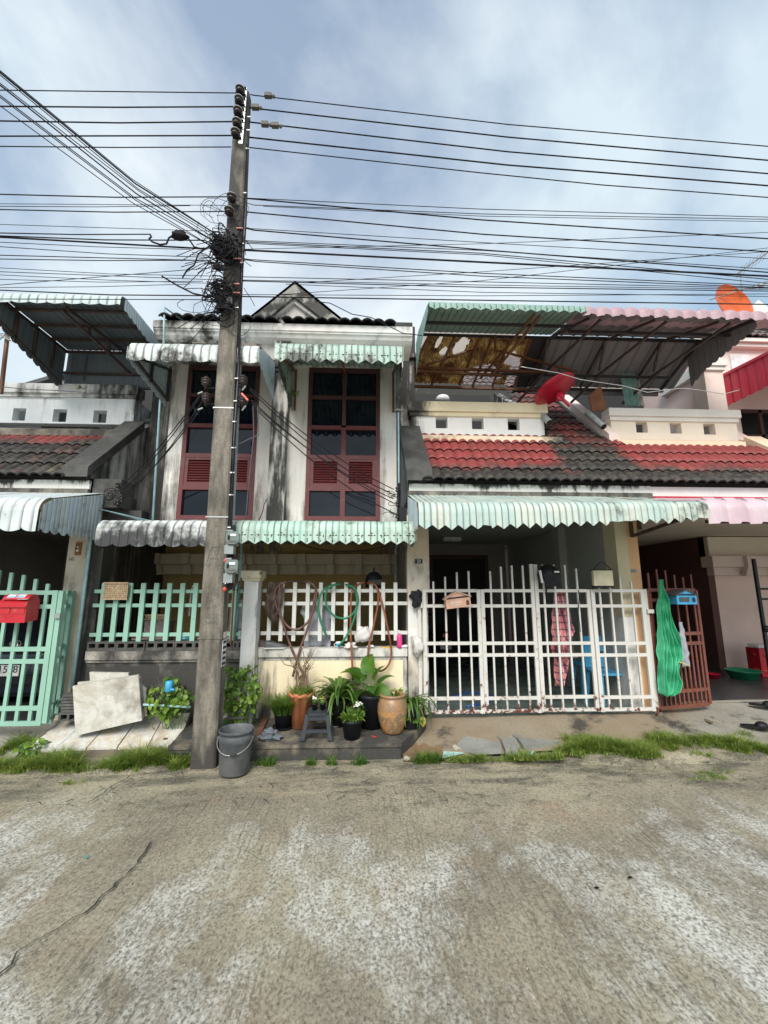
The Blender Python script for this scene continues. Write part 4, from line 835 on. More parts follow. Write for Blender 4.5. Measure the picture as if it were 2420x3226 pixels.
# skylight sheets with holes torn in them
sk0, sk1 = X_(1352,1062,6.3), X_(1672,1068,6.3)
nx_, ny_ = 220, 40
def skyl(u, v): return (sk0-.35*v+(sk1-sk0+.33*v)*u, 6.3+.8*v, zb2-.01+(zc2_-zb2+.02)*v+.012*sine(u*46))
def sk_skip(u, v):
    n = mnoise.noise(Vector((u*9, v*4, 3)))*.5+mnoise.noise(Vector((u*30, v*9, 1)))*.3+mnoise.noise(Vector((u*75, v*14, 1)))*.25
    def blob(a, b, ra, rb): return 1-sqrt(((u-a)/ra)**2+((v-b)/rb)**2)
    k = max(blob(.36,.22,.09,.28), blob(.68,.85,.24,.38), blob(.88,.42,.10,.20), blob(.95,.75,.06,.5), blob(.22,.32,.05,.12), blob(.13,.12,.03,.2))
    return k+n*.45 > .30
for k in range(4):
    a, b = k/4, (k+1)/4+(.008 if k < 3 else 0)
    MB().grid(lambda u, v: skyl(a+(b-a)*u, v), nx_//4, ny_, skip=lambda u, v: sk_skip(a+(b-a)*u, v)).go('skylight_sheet', M['fibre'], C2)
bars(C2, M['rust'], [(Vector(skyl(u, 0))-Vector((0,0,.03)), Vector(skyl(u, 1))-Vector((0,0,.03))) for u in (.0,.25,.5,.62,.80,1.0)], .035, name='rafter')
bars(C2, M['rust'], [((x0-.1,7.12,zc2_-.04),(3.3,7.12,zc2_-.06)), ((x0,6.7,5.40),(x1+.1,6.7,5.36)), ((x0,6.72,5.34),(x1-.7,6.72,5.30))], .04, name='purlin')
bars(C2, M['truss_dark'], [((x0,5.6,za+.0),(x1,5.6,za+.0)), ((x0,6.28,zb2-.02),(x1,6.28,zb2-.02))], .035, name='purlin')
xt = 2.35
bars(C2, M['rust'], [((xt,5.35,za),(xt-.35,6.9,5.34)), ((xt+.08,5.35,za-.02),(xt-.28,6.6,5.2)), ((x0+.1,6.66,5.40),(xt-.42,6.5,zb2-.06)), ((xt-.42,6.5,zb2-.06),(x1+.6,6.66,5.36)), ((xt-.3,6.2,5.72),(xt-.3,6.2,5.42)), ((xt-.42,6.5,zb2-.06),(xt-.42,6.6,5.38))], .03, name='truss_bar')
B('back_sheet', M['black'], C2, sk1-.02, x1+.25, 7.15, 7.2, 5.23, zc2_)
MB().poly([(sk1+.02,6.3,zb2),(x1+.02,6.3,zb2),(x1+.02,7.12,zc2_),(sk1+.02,7.12,zc2_)], (0,0,.02)).go('roof_sheet', M['truss_dark'], C2)
# balcony canopy, right: grey underside, pink tile-pattern front
C3 = thing('balcony_canopy', 'grey canopy with dusty pink tile-pattern front edge over the right balcony', 'canopy', (4.5,6,5.5))
y0_, zf = 5.3, 5.50
X0, X1 = 3.03, 5.72
corr(C3, M['can_grey'], X0, X1, [(6.3, zb2+.03), (5.28, zf+.02)], .20, .014, 4, name='roof_sheet')
corr(C3, M['can_grey'], X0, X1-.05, [(7.15, zc2_+.02), (6.3, zb2+.03)], .20, .014, 4, name='roof_sheet')
corr(C3, M['can_pink'], X0-.06, X1+.08, arc(5.75, zf+.11, 5.30, zf+.06, zf-.075, 5), .205, .035, 5, lambda x: -.022*(1 if (x/.205) % 1 < .5 else 0), shape=tilewave, spp=10, name='valance')
corr(C3, M['can_pink'], X1+.1, X1+2.5, arc(5.75, zf+.13, 5.30, zf+.08, zf-.06, 5), .205, .035, 3, lambda x: -.022*(1 if (x/.205) % 1 < .5 else 0), shape=tilewave, spp=10, name='valance')
side_panel(C3, M['can_grey'], X1-.18, [(6.6, zb2-.08, zb2-.62), (6.3, zb2+.02, zb2-.50), (5.3, zf+.02, zf-.10)], .13, .01, 1, edge_round(.13, .05), 'side_sheet')
bars(C3, M['truss_dark'], [((X0,5.75,zf+.02),(X1-.1,5.75,zf+.02)), ((X0,6.28,zb2-.02),(X1-.1,6.28,zb2-.02)), ((X0-.9,6.75,5.34),(X1-.4,6.75,5.34)), ((X0,7.1,zc2_-.03),(X1-.3,7.1,zc2_-.05)), ((X1-.2,5.3,zf-.02),(X1-.2,6.35,zb2-.03)), ((X1-.2,6.3,zb2-.03),(X1-.3,7.15,zc2_))], .035, name='purlin')
tb = []
for x in (X0-.02, X0+.95, X0+1.9):
    tb += [((x+.15,5.4,zf),(x-.05,6.3,zb2-.03)), ((x-.05,6.3,zb2-.03),(x-.1,7.1,zc2_)), ((x+.32,5.4,zf-.02),(x-.0,6.75,5.32)), ((x-.05,6.3,zb2-.04),(x-.02,6.6,5.36)), ((x-.3,7.1,5.0),(x+.0,6.5,5.3))]
bars(C3, M['truss'], tb, .032, name='truss_bar')
B('back_sheet', M['can_grey'], C3, x1-.1, X1-.35, 7.16, 7.2, 5.2, zc2_+.01)
# ------------------------------------------------------------------ low walls, railings, gates
FY = 5.36
LW = thing('boundary_wall', 'blackened low wall topped with hollow blocks under the mint green railing', 'wall', (-2.5,5.4,0))
lx0, lx1 = X_(262,2030,FY)+.05, X_(764,2030,FY)
zb0 = Z_(500,2050,FY)
MB().box(lx0, lx1, FY+.03, FY+.18, 0, zb0-.10).go('wall', M['low_wallB'], LW)
MB().box(lx0, lx1, FY-.02, FY+.20, zb0-.098, zb0-.002).box(lx0, lx1, FY+.0, FY+.19, zb0-.13, zb0-.099).go('wall_band', M['low_wallB'], LW)
MB().box(lx0+.12, lx1-.06, FY+.012, FY+.028, .12, zb0-.22).go('wall_panel', M['low_wallB'], LW)
bw = .335; n = int((lx1-lx0)/bw)+1; hz = .105
for i in range(n):
    a = lx0+i*bw+.004; b = min(a+bw-.008, lx1-.002)
    if b-a < .1: continue
    k = 3 if b-a > .3 else 2; hw = (b-a)/k
    holes = [(a+hw*j+.018, a+hw*(j+1)-.018, zb0+.034, zb0+.084) for j in range(k)]
    wallx(MB(), a, b, FY-.01+R.uniform(-.008,.008), FY+.17, zb0, zb0+hz+R.uniform(-.004,.004), holes).go('block', M['block'], LW)
MB().box(lx0, lx1, FY+.172, FY+.18, zb0+.0, zb0+hz).go('block_backing', M['black'], LW)
def railing(root, x0, x1, xs_, rails, ztop, zbot, m, w=.052, d=.03, Y=FY+.06, tops=None):
    for z in rails: MB().box(x0, x1, Y-.012, Y+.012, z-.021, z+.021).go('rail', m, root)
    for i, x in enumerate(xs_):
        t = ztop if tops is None else tops[i]
        MB().box(x-w/2, x+w/2, Y-.012-d, Y-.0125, zbot, t).go('picket', m, root)
GF = thing('railing', 'mint green picket railing on the blackened block wall', 'railing', (-2.5,5.4,1))
YR = FY+.05
gx = [X_(314+41.9*i, 2015, YR) for i in range(11)]
railing(GF, X_(283,1990,YR), X_(764,1900,YR), gx, [Z_(500,y,YR) for y in (1863,1907,1999)], Z_(500,1837,YR), Z_(500,2024,YR), M['mint'], .055)
WW = thing('boundary_wall', 'pale low wall with cream yellow panel behind the pot plants', 'wall', (-.4,5.4,0))
wx0, wx1 = X_(815,2060,FY), X_(1283,2060,FY)
zt1, zt2, zp1 = Z_(1040,2042,FY), Z_(1040,2068,FY), Z_(1040,2080,FY)
MB().box(wx0, wx1, FY+.02, FY+.16, 0, zt2).go('wall', M['low_wallC'], WW)
MB().box(wx0, wx1+.0, FY-.03, FY+.19, zt2, zt1).go('coping', M['low_wallC'], WW)
MB().box(wx0+.03, wx1-.05, FY+.008, FY+.019, .18, zp1).go('panel', M['yellow_panel'], WW)
MB().box(wx0+.0, wx0+.028, FY+.002, FY+.0195, .15, zt2-.002).box(wx1-.048, wx1-.012, FY+.002, FY+.0195, .15, zt2-.002).box(wx0+.028, wx1-.048, FY+.002, FY+.0195, zp1+.002, zt2-.002).go('panel_frame', M['low_wallC'], WW)
WR = thing('railing', 'white picket railing with hoses hung over it on the cream panelled wall', 'railing', (-.4,5.4,1))
wpx = [851,888,928,969,1010,1050,1090,1130,1169,1207,1246]
railing(WR, wx0, X_(1300,1900,YR), [X_(p,1930,YR) for p in wpx], [Z_(1040,y,YR) for y in (1861,1901,1994)], Z_(1040,1835,YR), Z_(1040,2018,YR), M['white_fence'], .046)
PY_ = 5.2
FP = thing('gate_pillar', 'white square pillar with mouldy cap between the green and white railings', 'pillar', (-1.1,5.3,0))
fa, fb = X_(766,1900,PY_), X_(811,1900,PY_)
zc_ = Z_(790,1829,PY_)
MB().box(fa, fb, PY_, PY_+.19, .1, zc_).go('shaft', M['fence_pillar'], FP)
MB().box(fa-.035, fb+.035, PY_-.04, PY_+.23, zc_+.03, zc_+.115).go('cap', M['lichen_cap'], FP); MB().box(fa-.02, fb+.02, PY_-.02, PY_+.21, zc_, zc_+.03).go('cap_moulding', M['cream_face'], FP)
M['peel'] = plaster('cast base', (.5,.48,.44), th=.5)
# white gate of four leaves
GT = thing('driveway_gate', 'white four-leaf steel gate with spear tops, rusty along the bottom', 'gate', (2,5.3,.25))
GY = 5.28; zb_l, zb_r = .262, .272
lv = [(1331,1514),(1515,1686),(1687,1861),(1862,2029)]
tops = [[1832,1817,1803,1799],[1800,1785,1781,1781],[1779,1779,1780,1791],[1797,1802,1818,1832]]
yr = [1861,1909,2027,2064,2201]
def wb(mb, *a): return mb.box(*a)
s_w = .046
for i, (a, b) in enumerate(lv):
    xa, xb = X_(a, 1862, GY), X_(b, 1862, GY); yy = GY+(.012 if i in (1,2) else 0); dz = 0 if i < 2 else .006
    leaf = MB().box(xa, xa+s_w, yy, yy+.03, zb_l+dz, Z_(a,1857,GY) if i != 2 else Z_(a,1778,GY)).go('leaf', M['white_paint'], GT)
    tr = Z_(b,1857,GY) if i != 1 else Z_(b,1777,GY)
    MB().box(xb-s_w, xb-.003, yy, yy+.03, zb_l+dz, tr).go('stile', M['white_paint'], leaf)
    zr = [Z_((a+b)/2, y+(0 if i < 2 else -4*(y > 2100)), GY) for y in yr]+[zb_l+.024+dz]
    for z in zr: MB().box(xa+s_w, xb-s_w, yy+.002, yy+.028, z-.0185, z+.0185).go('rail', M['white_paint'], leaf)
    for k in range(4):
        x = xa+s_w+(xb-xa-2*s_w)*(k+.62 if i < 2 else k+.5)/4.25
        for z0, z1_ in zip(sorted(zr), sorted(zr)[1:]): MB().box(x-.0105, x+.0105, yy+.004, yy+.026, z0+.0186, z1_-.0186).go('bar', M['white_paint'], leaf)
        MB().box(x-.0105, x+.0105, yy+.004, yy+.026, max(zr)+.0186, Z_((a+b)/2, tops[i][k], GY)).go('spear', M['white_paint'], leaf)
for x, i in ((X_(1322,1862,GY), 0), (X_(2038,1862,GY), 1)): MB().box(x-.02, x+.018, GY+.03, GY+.07, .22, Z_(1322,1856,GY)).go('gate_post', M['white_paint'], GT)
for z in (Z_(1330,1905,GY), .45): MB().tube([(X_(1331,1862,GY)-.012, GY-.01, z-.04), (X_(1331,1862,GY)-.012, GY-.01, z+.04)], .016, 8).go('hinge', M['white_paint'], GT)
MB().box(X_(2036,1925,GY)+.02, X_(2036,1925,GY)+.10, GY+.0, GY+.03, Z_(2040,1932,GY), Z_(2040,1920,GY)).go('latch', M['white_paint'], GT)
# mint green gate, left
GG = thing('driveway_gate', 'mint green steel gate with spear tops before the parked car', 'gate', (-4.2,5,.2))
Y1 = 5.0
def pX(p, y): return X_(p, y, Y1)
xR = pX(182,1868); xL = xR-2.4; zz = [Z_(100,y,Y1) for y in (1867,1911,2045,2084,2232,2280)]
leaf = MB().box(xR-.055, xR, Y1, Y1+.035, zz[-1]-.02, zz[0]+.025).go('leaf', M['mint'], GG)
for z in zz: MB().box(xL, xR-.056, Y1+.002, Y1+.03, z-.023, z+.023).go('rail', M['mint'], leaf)
tp = {0:1839,1:1824,2:1811,3:1804,4:1797,5:1792}
bx = [pX(146,1862)-.0, pX(106,1862), pX(66,1862), pX(24,1862)]
st = bx[0]-bx[1]
for k in range(14):
    x = bx[0]-k*st
    zs_ = sorted(zz)
    for z0, z1_ in zip(zs_, zs_[1:]): MB().box(x-.018, x+.018, Y1+.004, Y1+.028, z0+.0232, z1_-.0232).go('bar', M['mint'], leaf)
    MB().box(x-.018, x+.018, Y1+.004, Y1+.028, zz[0]+.0232, Z_(66, tp.get(k,1790), Y1)).go('spear', M['mint'], leaf)
# folded narrow leaf running back to the pillar
def gq(t): return Vector((xR+.03+(X_(228,1868,5.33)-xR-.03)*t, Y1+.03+.30*t, 0))
nl = MB()
fl = MB().beam(gq(0)+Vector((0,0,zz[-1])), gq(0)+Vector((0,0,zz[0]+.02)), .05, .05, (1,0,0)).go('leaf', M['mint'], GG)
MB().beam(gq(1)+Vector((0,0,zz[-1])), gq(1)+Vector((0,0,zz[0]+.02)), .05, .05, (1,0,0)).go('stile', M['mint'], fl)
for z in zz: MB().beam(gq(0)+Vector((.025,0.02,z)), gq(1)+Vector((-.02,-.02,z)), .03, .045).go('rail', M['mint'], fl)
MB().beam(gq(.55)+Vector((0,0,zz[-1]+.02)), gq(.55)+Vector((0,0,zz[0]-.02)), .022).go('bar', M['mint'], fl)
MB().box(pX(178,1938)-.01, pX(178,1938)+.05, Y1-.02, Y1+.0, Z_(178,1948,Y1), Z_(178,1932,Y1)).go('latch', M['meter'], GG)
# maroon leaf leaning by the pink house
BG = thing('gate_leaf', 'open maroon steel gate leaf wrapped in green net, right of the white gate', 'gate', (4,5.3,.25))
def bq(u, z):                                    # u 0..1 across, leaf swings slightly back
    a = Vector((X_(2037,1861,5.34), 5.34, 0)); b = Vector((X_(2196,1880,5.52), 5.52, 0)); b.x = X_(2192,1870,5.52)
    p = a.lerp(b, u); p.z = z; return p
zB = [.285, .46, 1.02, 1.14, 1.56, 1.685]
for u in (0, 1): MB().beam(bq(u, zB[0]), bq(u, zB[-1]), .045, .03, (1,0,0)).go('stile', M['brown_gate'], BG)
for z in zB: MB().beam(bq(.02, z), bq(.98, z), .03, .04).go('rail', M['brown_gate'], BG)
for k in range(11):
    u = (k+.7)/11.4
    for z0, z1_ in zip(zB, zB[1:]):
        if z0 > 1.0 and k % 2: continue
        MB().beam(bq(u, z0+.02), bq(u, z1_-.02), .02).go('bar', M['brown_gate'], BG)
    if k % 2 == 0: MB().beam(bq(u, zB[-1]+.02), bq(u, 1.9+.05*sin(k*.6)), .018).go('spear', M['brown_gate'], BG)
# dark leaf at the right edge, opened inwards
DG = thing('gate_leaf', 'black steel gate leaf opened inwards at the right edge of the photo', 'gate', (6,6.3,.25))
a = at(2368,1790,6.3); b0 = Vector((a.x+.02, 6.3, .27)); 
def dq(u, z): return Vector((a.x+.05+.8*u, 6.3-.35*u, z))
zD = [.40, .95, 1.55, 1.70]; M['gate_black'] = plain('black gate paint', (.02,.02,.022), .5)
for u in (0, .33, .66, 1): MB().beam(dq(u, .28), dq(u, 2.05 if u else 2.15), .04 if u in (0,1) else .025).go('stile', M['gate_black'], DG)
for z in zD: MB().beam(dq(0, z), dq(1, z), .03).go('rail', M['gate_black'], DG)
MB().ball(dq(.02,1.12)+Vector((-.01,-.03,0)), .05, 6).go('padlock', M['gate_black'], DG)

# ------------------------------------------------------------------ mailboxes
RB = thing('mailbox', 'red metal mailbox with hinged lid hanging on the mint green gate', 'mailbox', at(70,1940,4.85))
ra, rb_ = X_(-2,1900,4.82), X_(90,1900,4.82); Yr = 4.80
zr0, zr1, zr2, zr3 = Z_(50,1962,Yr), Z_(50,1898,Yr), Z_(50,1872,Yr), Z_(50,1880,Yr)
MB().poly([(ra, Yr, zr0), (ra, Yr, zr1), (ra, Yr+.05, zr1+.03), (ra, Yr+.18, zr1+.03), (ra, Yr+.18, zr0+.02)], (rb_-ra, 0, 0)).go('box', M['red_box'], RB)
cyl = MB(); cyl.add([(x, Yr+.09-.075*cos(t), zr1+.03+.055*sin(t)) for x in (ra+.03, rb_-.0) for t in [pi*i/8 for i in range(9)]], [(i, i+1, 10+i, 9+i) for i in range(8)]+[tuple(range(8,-1,-1)), tuple(range(9,18))]); cyl.go('lid', M['red_box'], RB)
MB().box(ra-.005, rb_+.005, Yr-.02, Yr+.0, zr1-.05, zr1-.035).go('slot_flap', M['red_box'], RB)
for k, (u0, u1) in enumerate(((.05,.46),(.54,.95))): MB().box(ra+(rb_-ra)*u0, ra+(rb_-ra)*u1, Yr-.006, Yr-.001, zr1-.12, zr1-.06).go('window_plate', M['red_box'], RB)
for k in range(4): MB().lathe([(0,-.004),(.012,-.004),(.012,0)], (ra+(rb_-ra)*(.30+.095*k), Yr-.001, zr0+.06), 10, Matrix.Rotation(pi/2, 3, 'X')).go('round_hole', M['black'], RB)
for u in (.12, .45):
    x = ra+.03+(rb_-ra)*u; MB().poly([(x, Yr+.09-.077*cos(t), zr1+.03+.057*sin(t)) for t in (.35,.8,1.2)]+[(x+.085, Yr+.09-.077*cos(t), zr1+.03+.057*sin(t)) for t in (1.2,.8,.35)]).go('sticker', M['paper'], RB)
    MB().poly([(x+.004, Yr+.09-.079*cos(t), zr1+.03+.059*sin(t)) for t in (.45,.62)]+[(x+.08, Yr+.09-.079*cos(t), zr1+.03+.059*sin(t)) for t in (.62,.45)]).go('sticker_stripe', M['blue_box'], RB)
B('paper', M['paper'], RB, rb_-.10, rb_+.0, Yr-.01, Yr+.10, zr1+.032, zr1+.036)
def housebox(root, m, x0, x1, y, z0, z1, roofm, face=None, d=.12):
    zm = z0+(z1-z0)*.62; xm = (x0+x1)/2
    MB().poly([(x0, y, z0), (x1, y, z0), (x1, y, zm), (xm, y, z1-.02), (x0, y, zm)][::1], (0, d, 0)).go('box', m, root)
    MB().poly([(x0-.015, y-.012, zm), (xm, y-.012, z1), (x1+.015, y-.012, zm), (x1+.015, y-.012, zm-.012), (xm, y-.012, z1-.016), (x0-.015, y-.012, zm-.012)], (0, d+.03, 0)).go('roof', roofm, root)
PB = thing('mailbox', 'faded peach house-shaped mailbox hanging crooked on the white gate', 'mailbox', at(1442,1890,5.2))
x0, x1 = X_(1404,1890,5.12), X_(1482,1890,5.12); z0 = Z_(1440,1914,5.12); zq = Z_(1440,1862,5.12)
housebox(PB, M['peach_box'], x0, x1, 5.12, z0, zq, M['peach_box'])
MB().box(x0-.004, x1+.004, 5.112, 5.119, z0+(zq-z0)*.58, z0+(zq-z0)*.66).go('slot', M['black'], PB)
dx = x1-.055; MB().poly([(dx,5.117,z0+.02),(dx+.035,5.117,z0+.02),(dx+.035,5.117,z0+.06),(dx+.026,5.117,z0+.075),(dx+.009,5.117,z0+.075),(dx,5.117,z0+.06)], (0,-.003,0)).go('door', M['darkframe'], PB)
text('lettering', 'ตู้จดหมาย', M['white_ink'], PB, ((x0+dx)/2, 5.117, z0+.062), .034); text('lettering', 'MAIL BOX', M['white_ink'], PB, ((x0+dx)/2-.01, 5.117, z0+.034), .017)
PB.rotation_euler = (0, radians(-7), 0)
BB = thing('mailbox', 'sky blue house-shaped mailbox with grey roof on the maroon gate leaf', 'mailbox', at(2155,1885,5.3))
x0, x1 = X_(2133,1890,5.18), X_(2196,1890,5.18); z0 = Z_(2160,1904,5.18); zq = Z_(2160,1856,5.18)
housebox(BB, M['blue_box'], x0, x1, 5.18, z0, zq, M['grey_roof'], d=.20)
MB().box(x0-.006, x1+.006, 5.17, 5.178, z0+(zq-z0)*.60, z0+(zq-z0)*.68).go('slot', M['black'], BB)
MB().box(x0+.03, x0+.15, 5.172, 5.178, z0+.03, z0+.085).go('window', M['grey_roof'], BB); dx = x1-.06; MB().poly([(dx,5.177,z0+.03),(dx+.035,5.177,z0+.03),(dx+.035,5.177,z0+.07),(dx+.018,5.177,z0+.088),(dx,5.177,z0+.07)], (0,-.004,0)).go('door', M['ink'], BB)

# ------------------------------------------------------------------ car behind the left gate
CA = thing('parked_car', 'dark car parked behind the mint green gate, only its tail and number plate showing', 'car', (-5,6.3,.22))
M['car_paint'] = glossy('dark blue black car paint', (.012,.016,.028), .12, spec=.8); M['chrome'] = plain('chrome', (.6,.6,.6), .12, metal=1)
cy0 = 6.0; cxm = X_(15,2100,cy0)-.0
prof = [(0,.38,.05),(0,.62,.0),(0,.86,.02),(0,1.02,.14),(0,1.12,.32),(0,1.45,.85),(0,1.50,1.3)]
mb = MB(); nW = 16
def carf(u, v):
    i = min(len(prof)-2, int(v*(len(prof)-1))); f = v*(len(prof)-1)-i; z = prof[i][1]+(prof[i+1][1]-prof[i][1])*f; y = prof[i][2]+(prof[i+1][2]-prof[i][2])*f
    hw = .86 if z < 1.1 else .86-(z-1.1)*.55; t = 2*u-1
    return (cxm+hw*math.copysign(abs(t)**.9, t), cy0+y+.22*abs(t)**4, z)
mb.grid(carf, nW, 24); mb.go('body', M['car_paint'], CA, True)
B('underbody', M['black'], CA, cxm-.8, cxm+.8, cy0+.2, cy0+2.5, .30, .55)
MB().box(cxm-.85, cxm+.85, cy0-.03, cy0+.0, .50, .60).go('bumper', M['black_plastic'], CA)
MB().tube([(cxm-.85,cy0+.12,.90),(cxm-.4,cy0+.0,.90),(cxm+.4,cy0+.0,.90),(cxm+.85,cy0+.12,.90)], .012).go('chrome_strip', M['chrome'], CA)
em = at(50,2028,cy0-.0); mbr = MB(); mbr.tube([(em.x+.07*cos(t), cy0+.0, em.z+.045*sin(t)) for t in [2*pi*i/16 for i in range(17)]], .009); mbr.tube([(em.x+.025*cos(t), cy0-.0, em.z+.04*sin(t)) for t in [2*pi*i/12 for i in range(13)]], .006); mbr.go('emblem', M['chrome'], CA)
pz0, pz1 = Z_(20,2130,cy0-.05), Z_(20,2095,cy0-.05); px1 = X_(62,2110,cy0-.05); pxa = px1-.40
B('number_plate', M['white_plastic'], CA, pxa, px1, cy0-.06, cy0-.045, pz0, pz1)
pp = bpy.data.objects['number_plate']
text('lettering', 'ษ 1598', M['ink'], pp, ((pxa+px1)/2+.005, cy0-.062, (pz0+pz1)/2+.012), .125)
for s in (-1, 1): MB().tube([(cxm+s*.62, cy0+.45, .50), (cxm+s*.84, cy0+.45, .50)], .29, 20).go('wheel', M['black_plastic'], CA)
for s in (-1, 1): MB().box(cxm+s*.70-.14, cxm+s*.70+.12, cy0+.03, cy0+.15, .74, .88).go('tail_light', M['red_box'], CA)

# ------------------------------------------------------------------ utility pole
UP_ = thing('utility_pole', 'tall weathered square concrete pole carrying the bundle of overhead cables', 'utility pole', (-1.54,4.64,0))
base = [(-1.667,4.55),(-1.424,4.55)]; zt_ = 8.08
def prc(t):                                      # pole section centre / half sizes at height fraction
    xa = -1.667+( -1.735+1.667)*t; xb = -1.424+(-1.560+1.424)*t
    return xa, xb, 4.55+.04*t, 4.55+.04*t+.20-.06*t
mb = MB(); rows = 40
for i in range(rows+1):
    t = i/rows; xa, xb, ya, yb = prc(t); c = .018; z = -.1+(zt_+.1)*t
    for (x, y) in ((xa+c,ya),(xb-c,ya),(xb,ya+c),(xb,yb-c),(xb-c,yb),(xa+c,yb),(xa,yb-c),(xa,ya+c)): mb.v.append((x, y, z))
for i in range(rows):
    for k in range(8): mb.f.append((i*8+k, i*8+(k+1)%8, (i+1)*8+(k+1)%8, (i+1)*8+k))
mb.f.append(tuple(range(rows*8, rows*8+8))); mb.go('shaft', M['pole'], UP_)
def pz(z): return prc((z+.1)/(zt_+.1))
mbh = MB()
for y in (2060+0,): pass
for (px, py) in ((642,2175),(654,1992),(661,1824),(672,1655),(682,1497),(690,1345),(702,1236),(703,1123),(744,537)):
    p = at(px, py, 4.553); xa, xb, ya, yb = pz(p.z); h = MB().lathe([(0,-.003),(.014,-.003),(.014,0)], ((xa+xb)/2+.0, ya-.001, p.z), 10, Matrix.Rotation(pi/2, 3, 'X')).go('bolt_hole', M['black'], UP_)
for py in (2012, 1628, 1282, 963): 
    p = at(660, py, 4.553); xa, xb, ya, yb = pz(p.z); e = .006
    MB().box(xa-e, xb+e, ya-e, ya-.0005, p.z-.006, p.z+.006).box(xb+.0005, xb+e, ya-.0005, yb+e, p.z-.010, p.z+.010).box(xa-e, xa-.0005, ya-.0005, yb+e, p.z-.010, p.z+.010).go('steel_band', M['steel'] if py != 2012 else M['pole'], UP_)
for s, px, py, sz in (('1 0', 655, 1863, .075), ('23 98', 656, 1874, .085), ('ฏ', 660, 1890, .08), ('0 M', 658, 1910, .09), ('0317', 652, 1941, .10), ('2460', 650, 1963, .085), ('10  37', 640, 2127, .095)):
    sz *= .72; p = at(px, py, 4.55); xa, xb, ya, yb = pz(p.z); text('stamped_number', s, M['ink_faded'], UP_, ((xa+xb)/2, ya-.0015, p.z), sz)
p = at(666,1750,4.553); xa, xb, ya, yb = pz(p.z); xm = (xa+xb)/2; tt = MB()
for q, r in (((-.085,-.10),(-.035,.09)),((-.035,.09),(.035,.09)),((.035,.09),(.085,-.10)),((.085,-.10),(.04,-.10)),((-.085,-.10),(-.04,-.10)),((-.04,-.10),(-.04,-.03)),((.04,-.10),(.04,-.03)),((-.04,-.03),(.04,-.03)),((0,.0),(0,.06))):
    tt.beam((xm+q[0], ya-.001, p.z+q[1]), (xm+r[0], ya-.001, p.z+r[1]), .008, .004)
tt.go('cast_emblem', M['ink_faded'], UP_)
# notices pasted on the right side
p0_, p1_ = Z_(690,2015,4.62), Z_(685,2100,4.62); xa, xb, ya, yb = pz(.9)
MB().box(xb-.001, xb+.003, ya+.03, ya+.15, p1_, p0_).go('pasted_notice', M['paper'], UP_)
pn = bpy.data.objects['pasted_notice']
for k in range(5):
    z = p0_-(p0_-p1_)*(k+.5)/5; MB().box(xb+.0031, xb+.004, ya+.04, ya+.14, z-.012, z+.014).go('printed_line', M['ink'], pn)
MB().box(xb-.001, xb+.003, ya+.05, ya+.14, p0_+.01, p0_+.075).go('pasted_notice', M['pink_soft'], UP_)
# insulator rack on the left front corner
def spool(c, parent, r=.05, h=.075, ax=None):
    return MB().lathe([(0,-h/2),(r*.7,-h/2),(r,-h*.38),(r,-h*.22),(r*.55,-h*.08),(r*.55,h*.08),(r,h*.22),(r,h*.38),(r*.7,h/2),(0,h/2)], c, 14, ax).go('insulator', M['porcelain'], parent, True)
RK = thing('insulator_rack', 'vertical rack of five spool insulators at the top of the utility pole', 'insulator rack', (-1.75,4.5,7.0))
ry = [305, 337, 372, 408, 440]; rp = []
for y in ry:
    p = at(600+{305:733,337:717,372:700,408:686,440:664}[y]/4.707, y-24, 4.49); rp.append(p)
    c = Vector((p.x, 4.50, p.z)); spool(c, RK, .052, .085)
    MB().tube([(c.x+.055*cos(t), 4.50-.055*sin(t)*1, c.z+.02) for t in [pi*i/8 for i in range(-1,10)]], .006).go('wire_tie', M['steel'], RK)
MB().beam(Vector((rp[0].x+.05,4.535,rp[0].z+.08)), Vector((rp[-1].x+.06,4.535,rp[-1].z-.12)), .05, .02).go('rack_bar', M['steel'], RK)
for p in rp:
    for s_ in (-.055, .055): MB().beam((p.x-.03,4.5,p.z+s_),(p.x+.07,4.53,p.z+s_),.05,.008).go('clevis', M['wire'], RK)
RK2 = thing('insulator_rack', 'pair of spool insulators half way up the utility pole', 'insulator rack', (-1.75,4.5,5.8))
for px, y in ((730, 622), (722, 665)):
    p = at(px, y, 4.50); spool(Vector((p.x,4.50,p.z)), RK2, .052, .085)
    MB().tube([(p.x+.055*cos(t), 4.50-.055*sin(t), p.z+.02) for t in [pi*i/8 for i in range(-1,10)]], .006).go('wire_tie', M['steel'], RK2)
for k, (px, pys, lab) in enumerate(((650, (1205, 1255), 'left pair of dark suspension insulators beside the utility pole, upstairs window height'), (766, (1200, 1262), 'right pair of dark suspension insulators with orange clamp beside the utility pole'))):
    t = thing('insulator_pair', lab, 'insulator', at(px, pys[0], 4.6), 'suspension insulators on the pole')
    for y in pys:
        p = at(px, y, 4.58)
        MB().lathe([(0,.07),(.02,.07),(.03,.045),(.055,.04),(.055,.03),(.025,.02),(.055,.012),(.055,.0),(.025,-.01),(.05,-.02),(.05,-.03),(.02,-.045),(.012,-.09),(0,-.09)], p, 14).go('insulator', M['porcelain'], t, True)
        MB().tube([p+Vector((0.0,0,-.07)), Vector((pz(p.z)[0 if k == 0 else 1], 4.62, p.z-.05))], .012).go('arm', M['wire'], t)
        q = p+Vector((.0 if k else -.03, -.01, -.12)); MB().tube([q, q+Vector((.045 if k else -.035, -.03, .04 if k else -.035))], .009, 8).go('clamp', M['steel'], t)
    if k: MB().beam(at(762,1240,4.5), at(782,1262,4.5), .03, .02).go('orange_clamp', M['orange_red'], t)
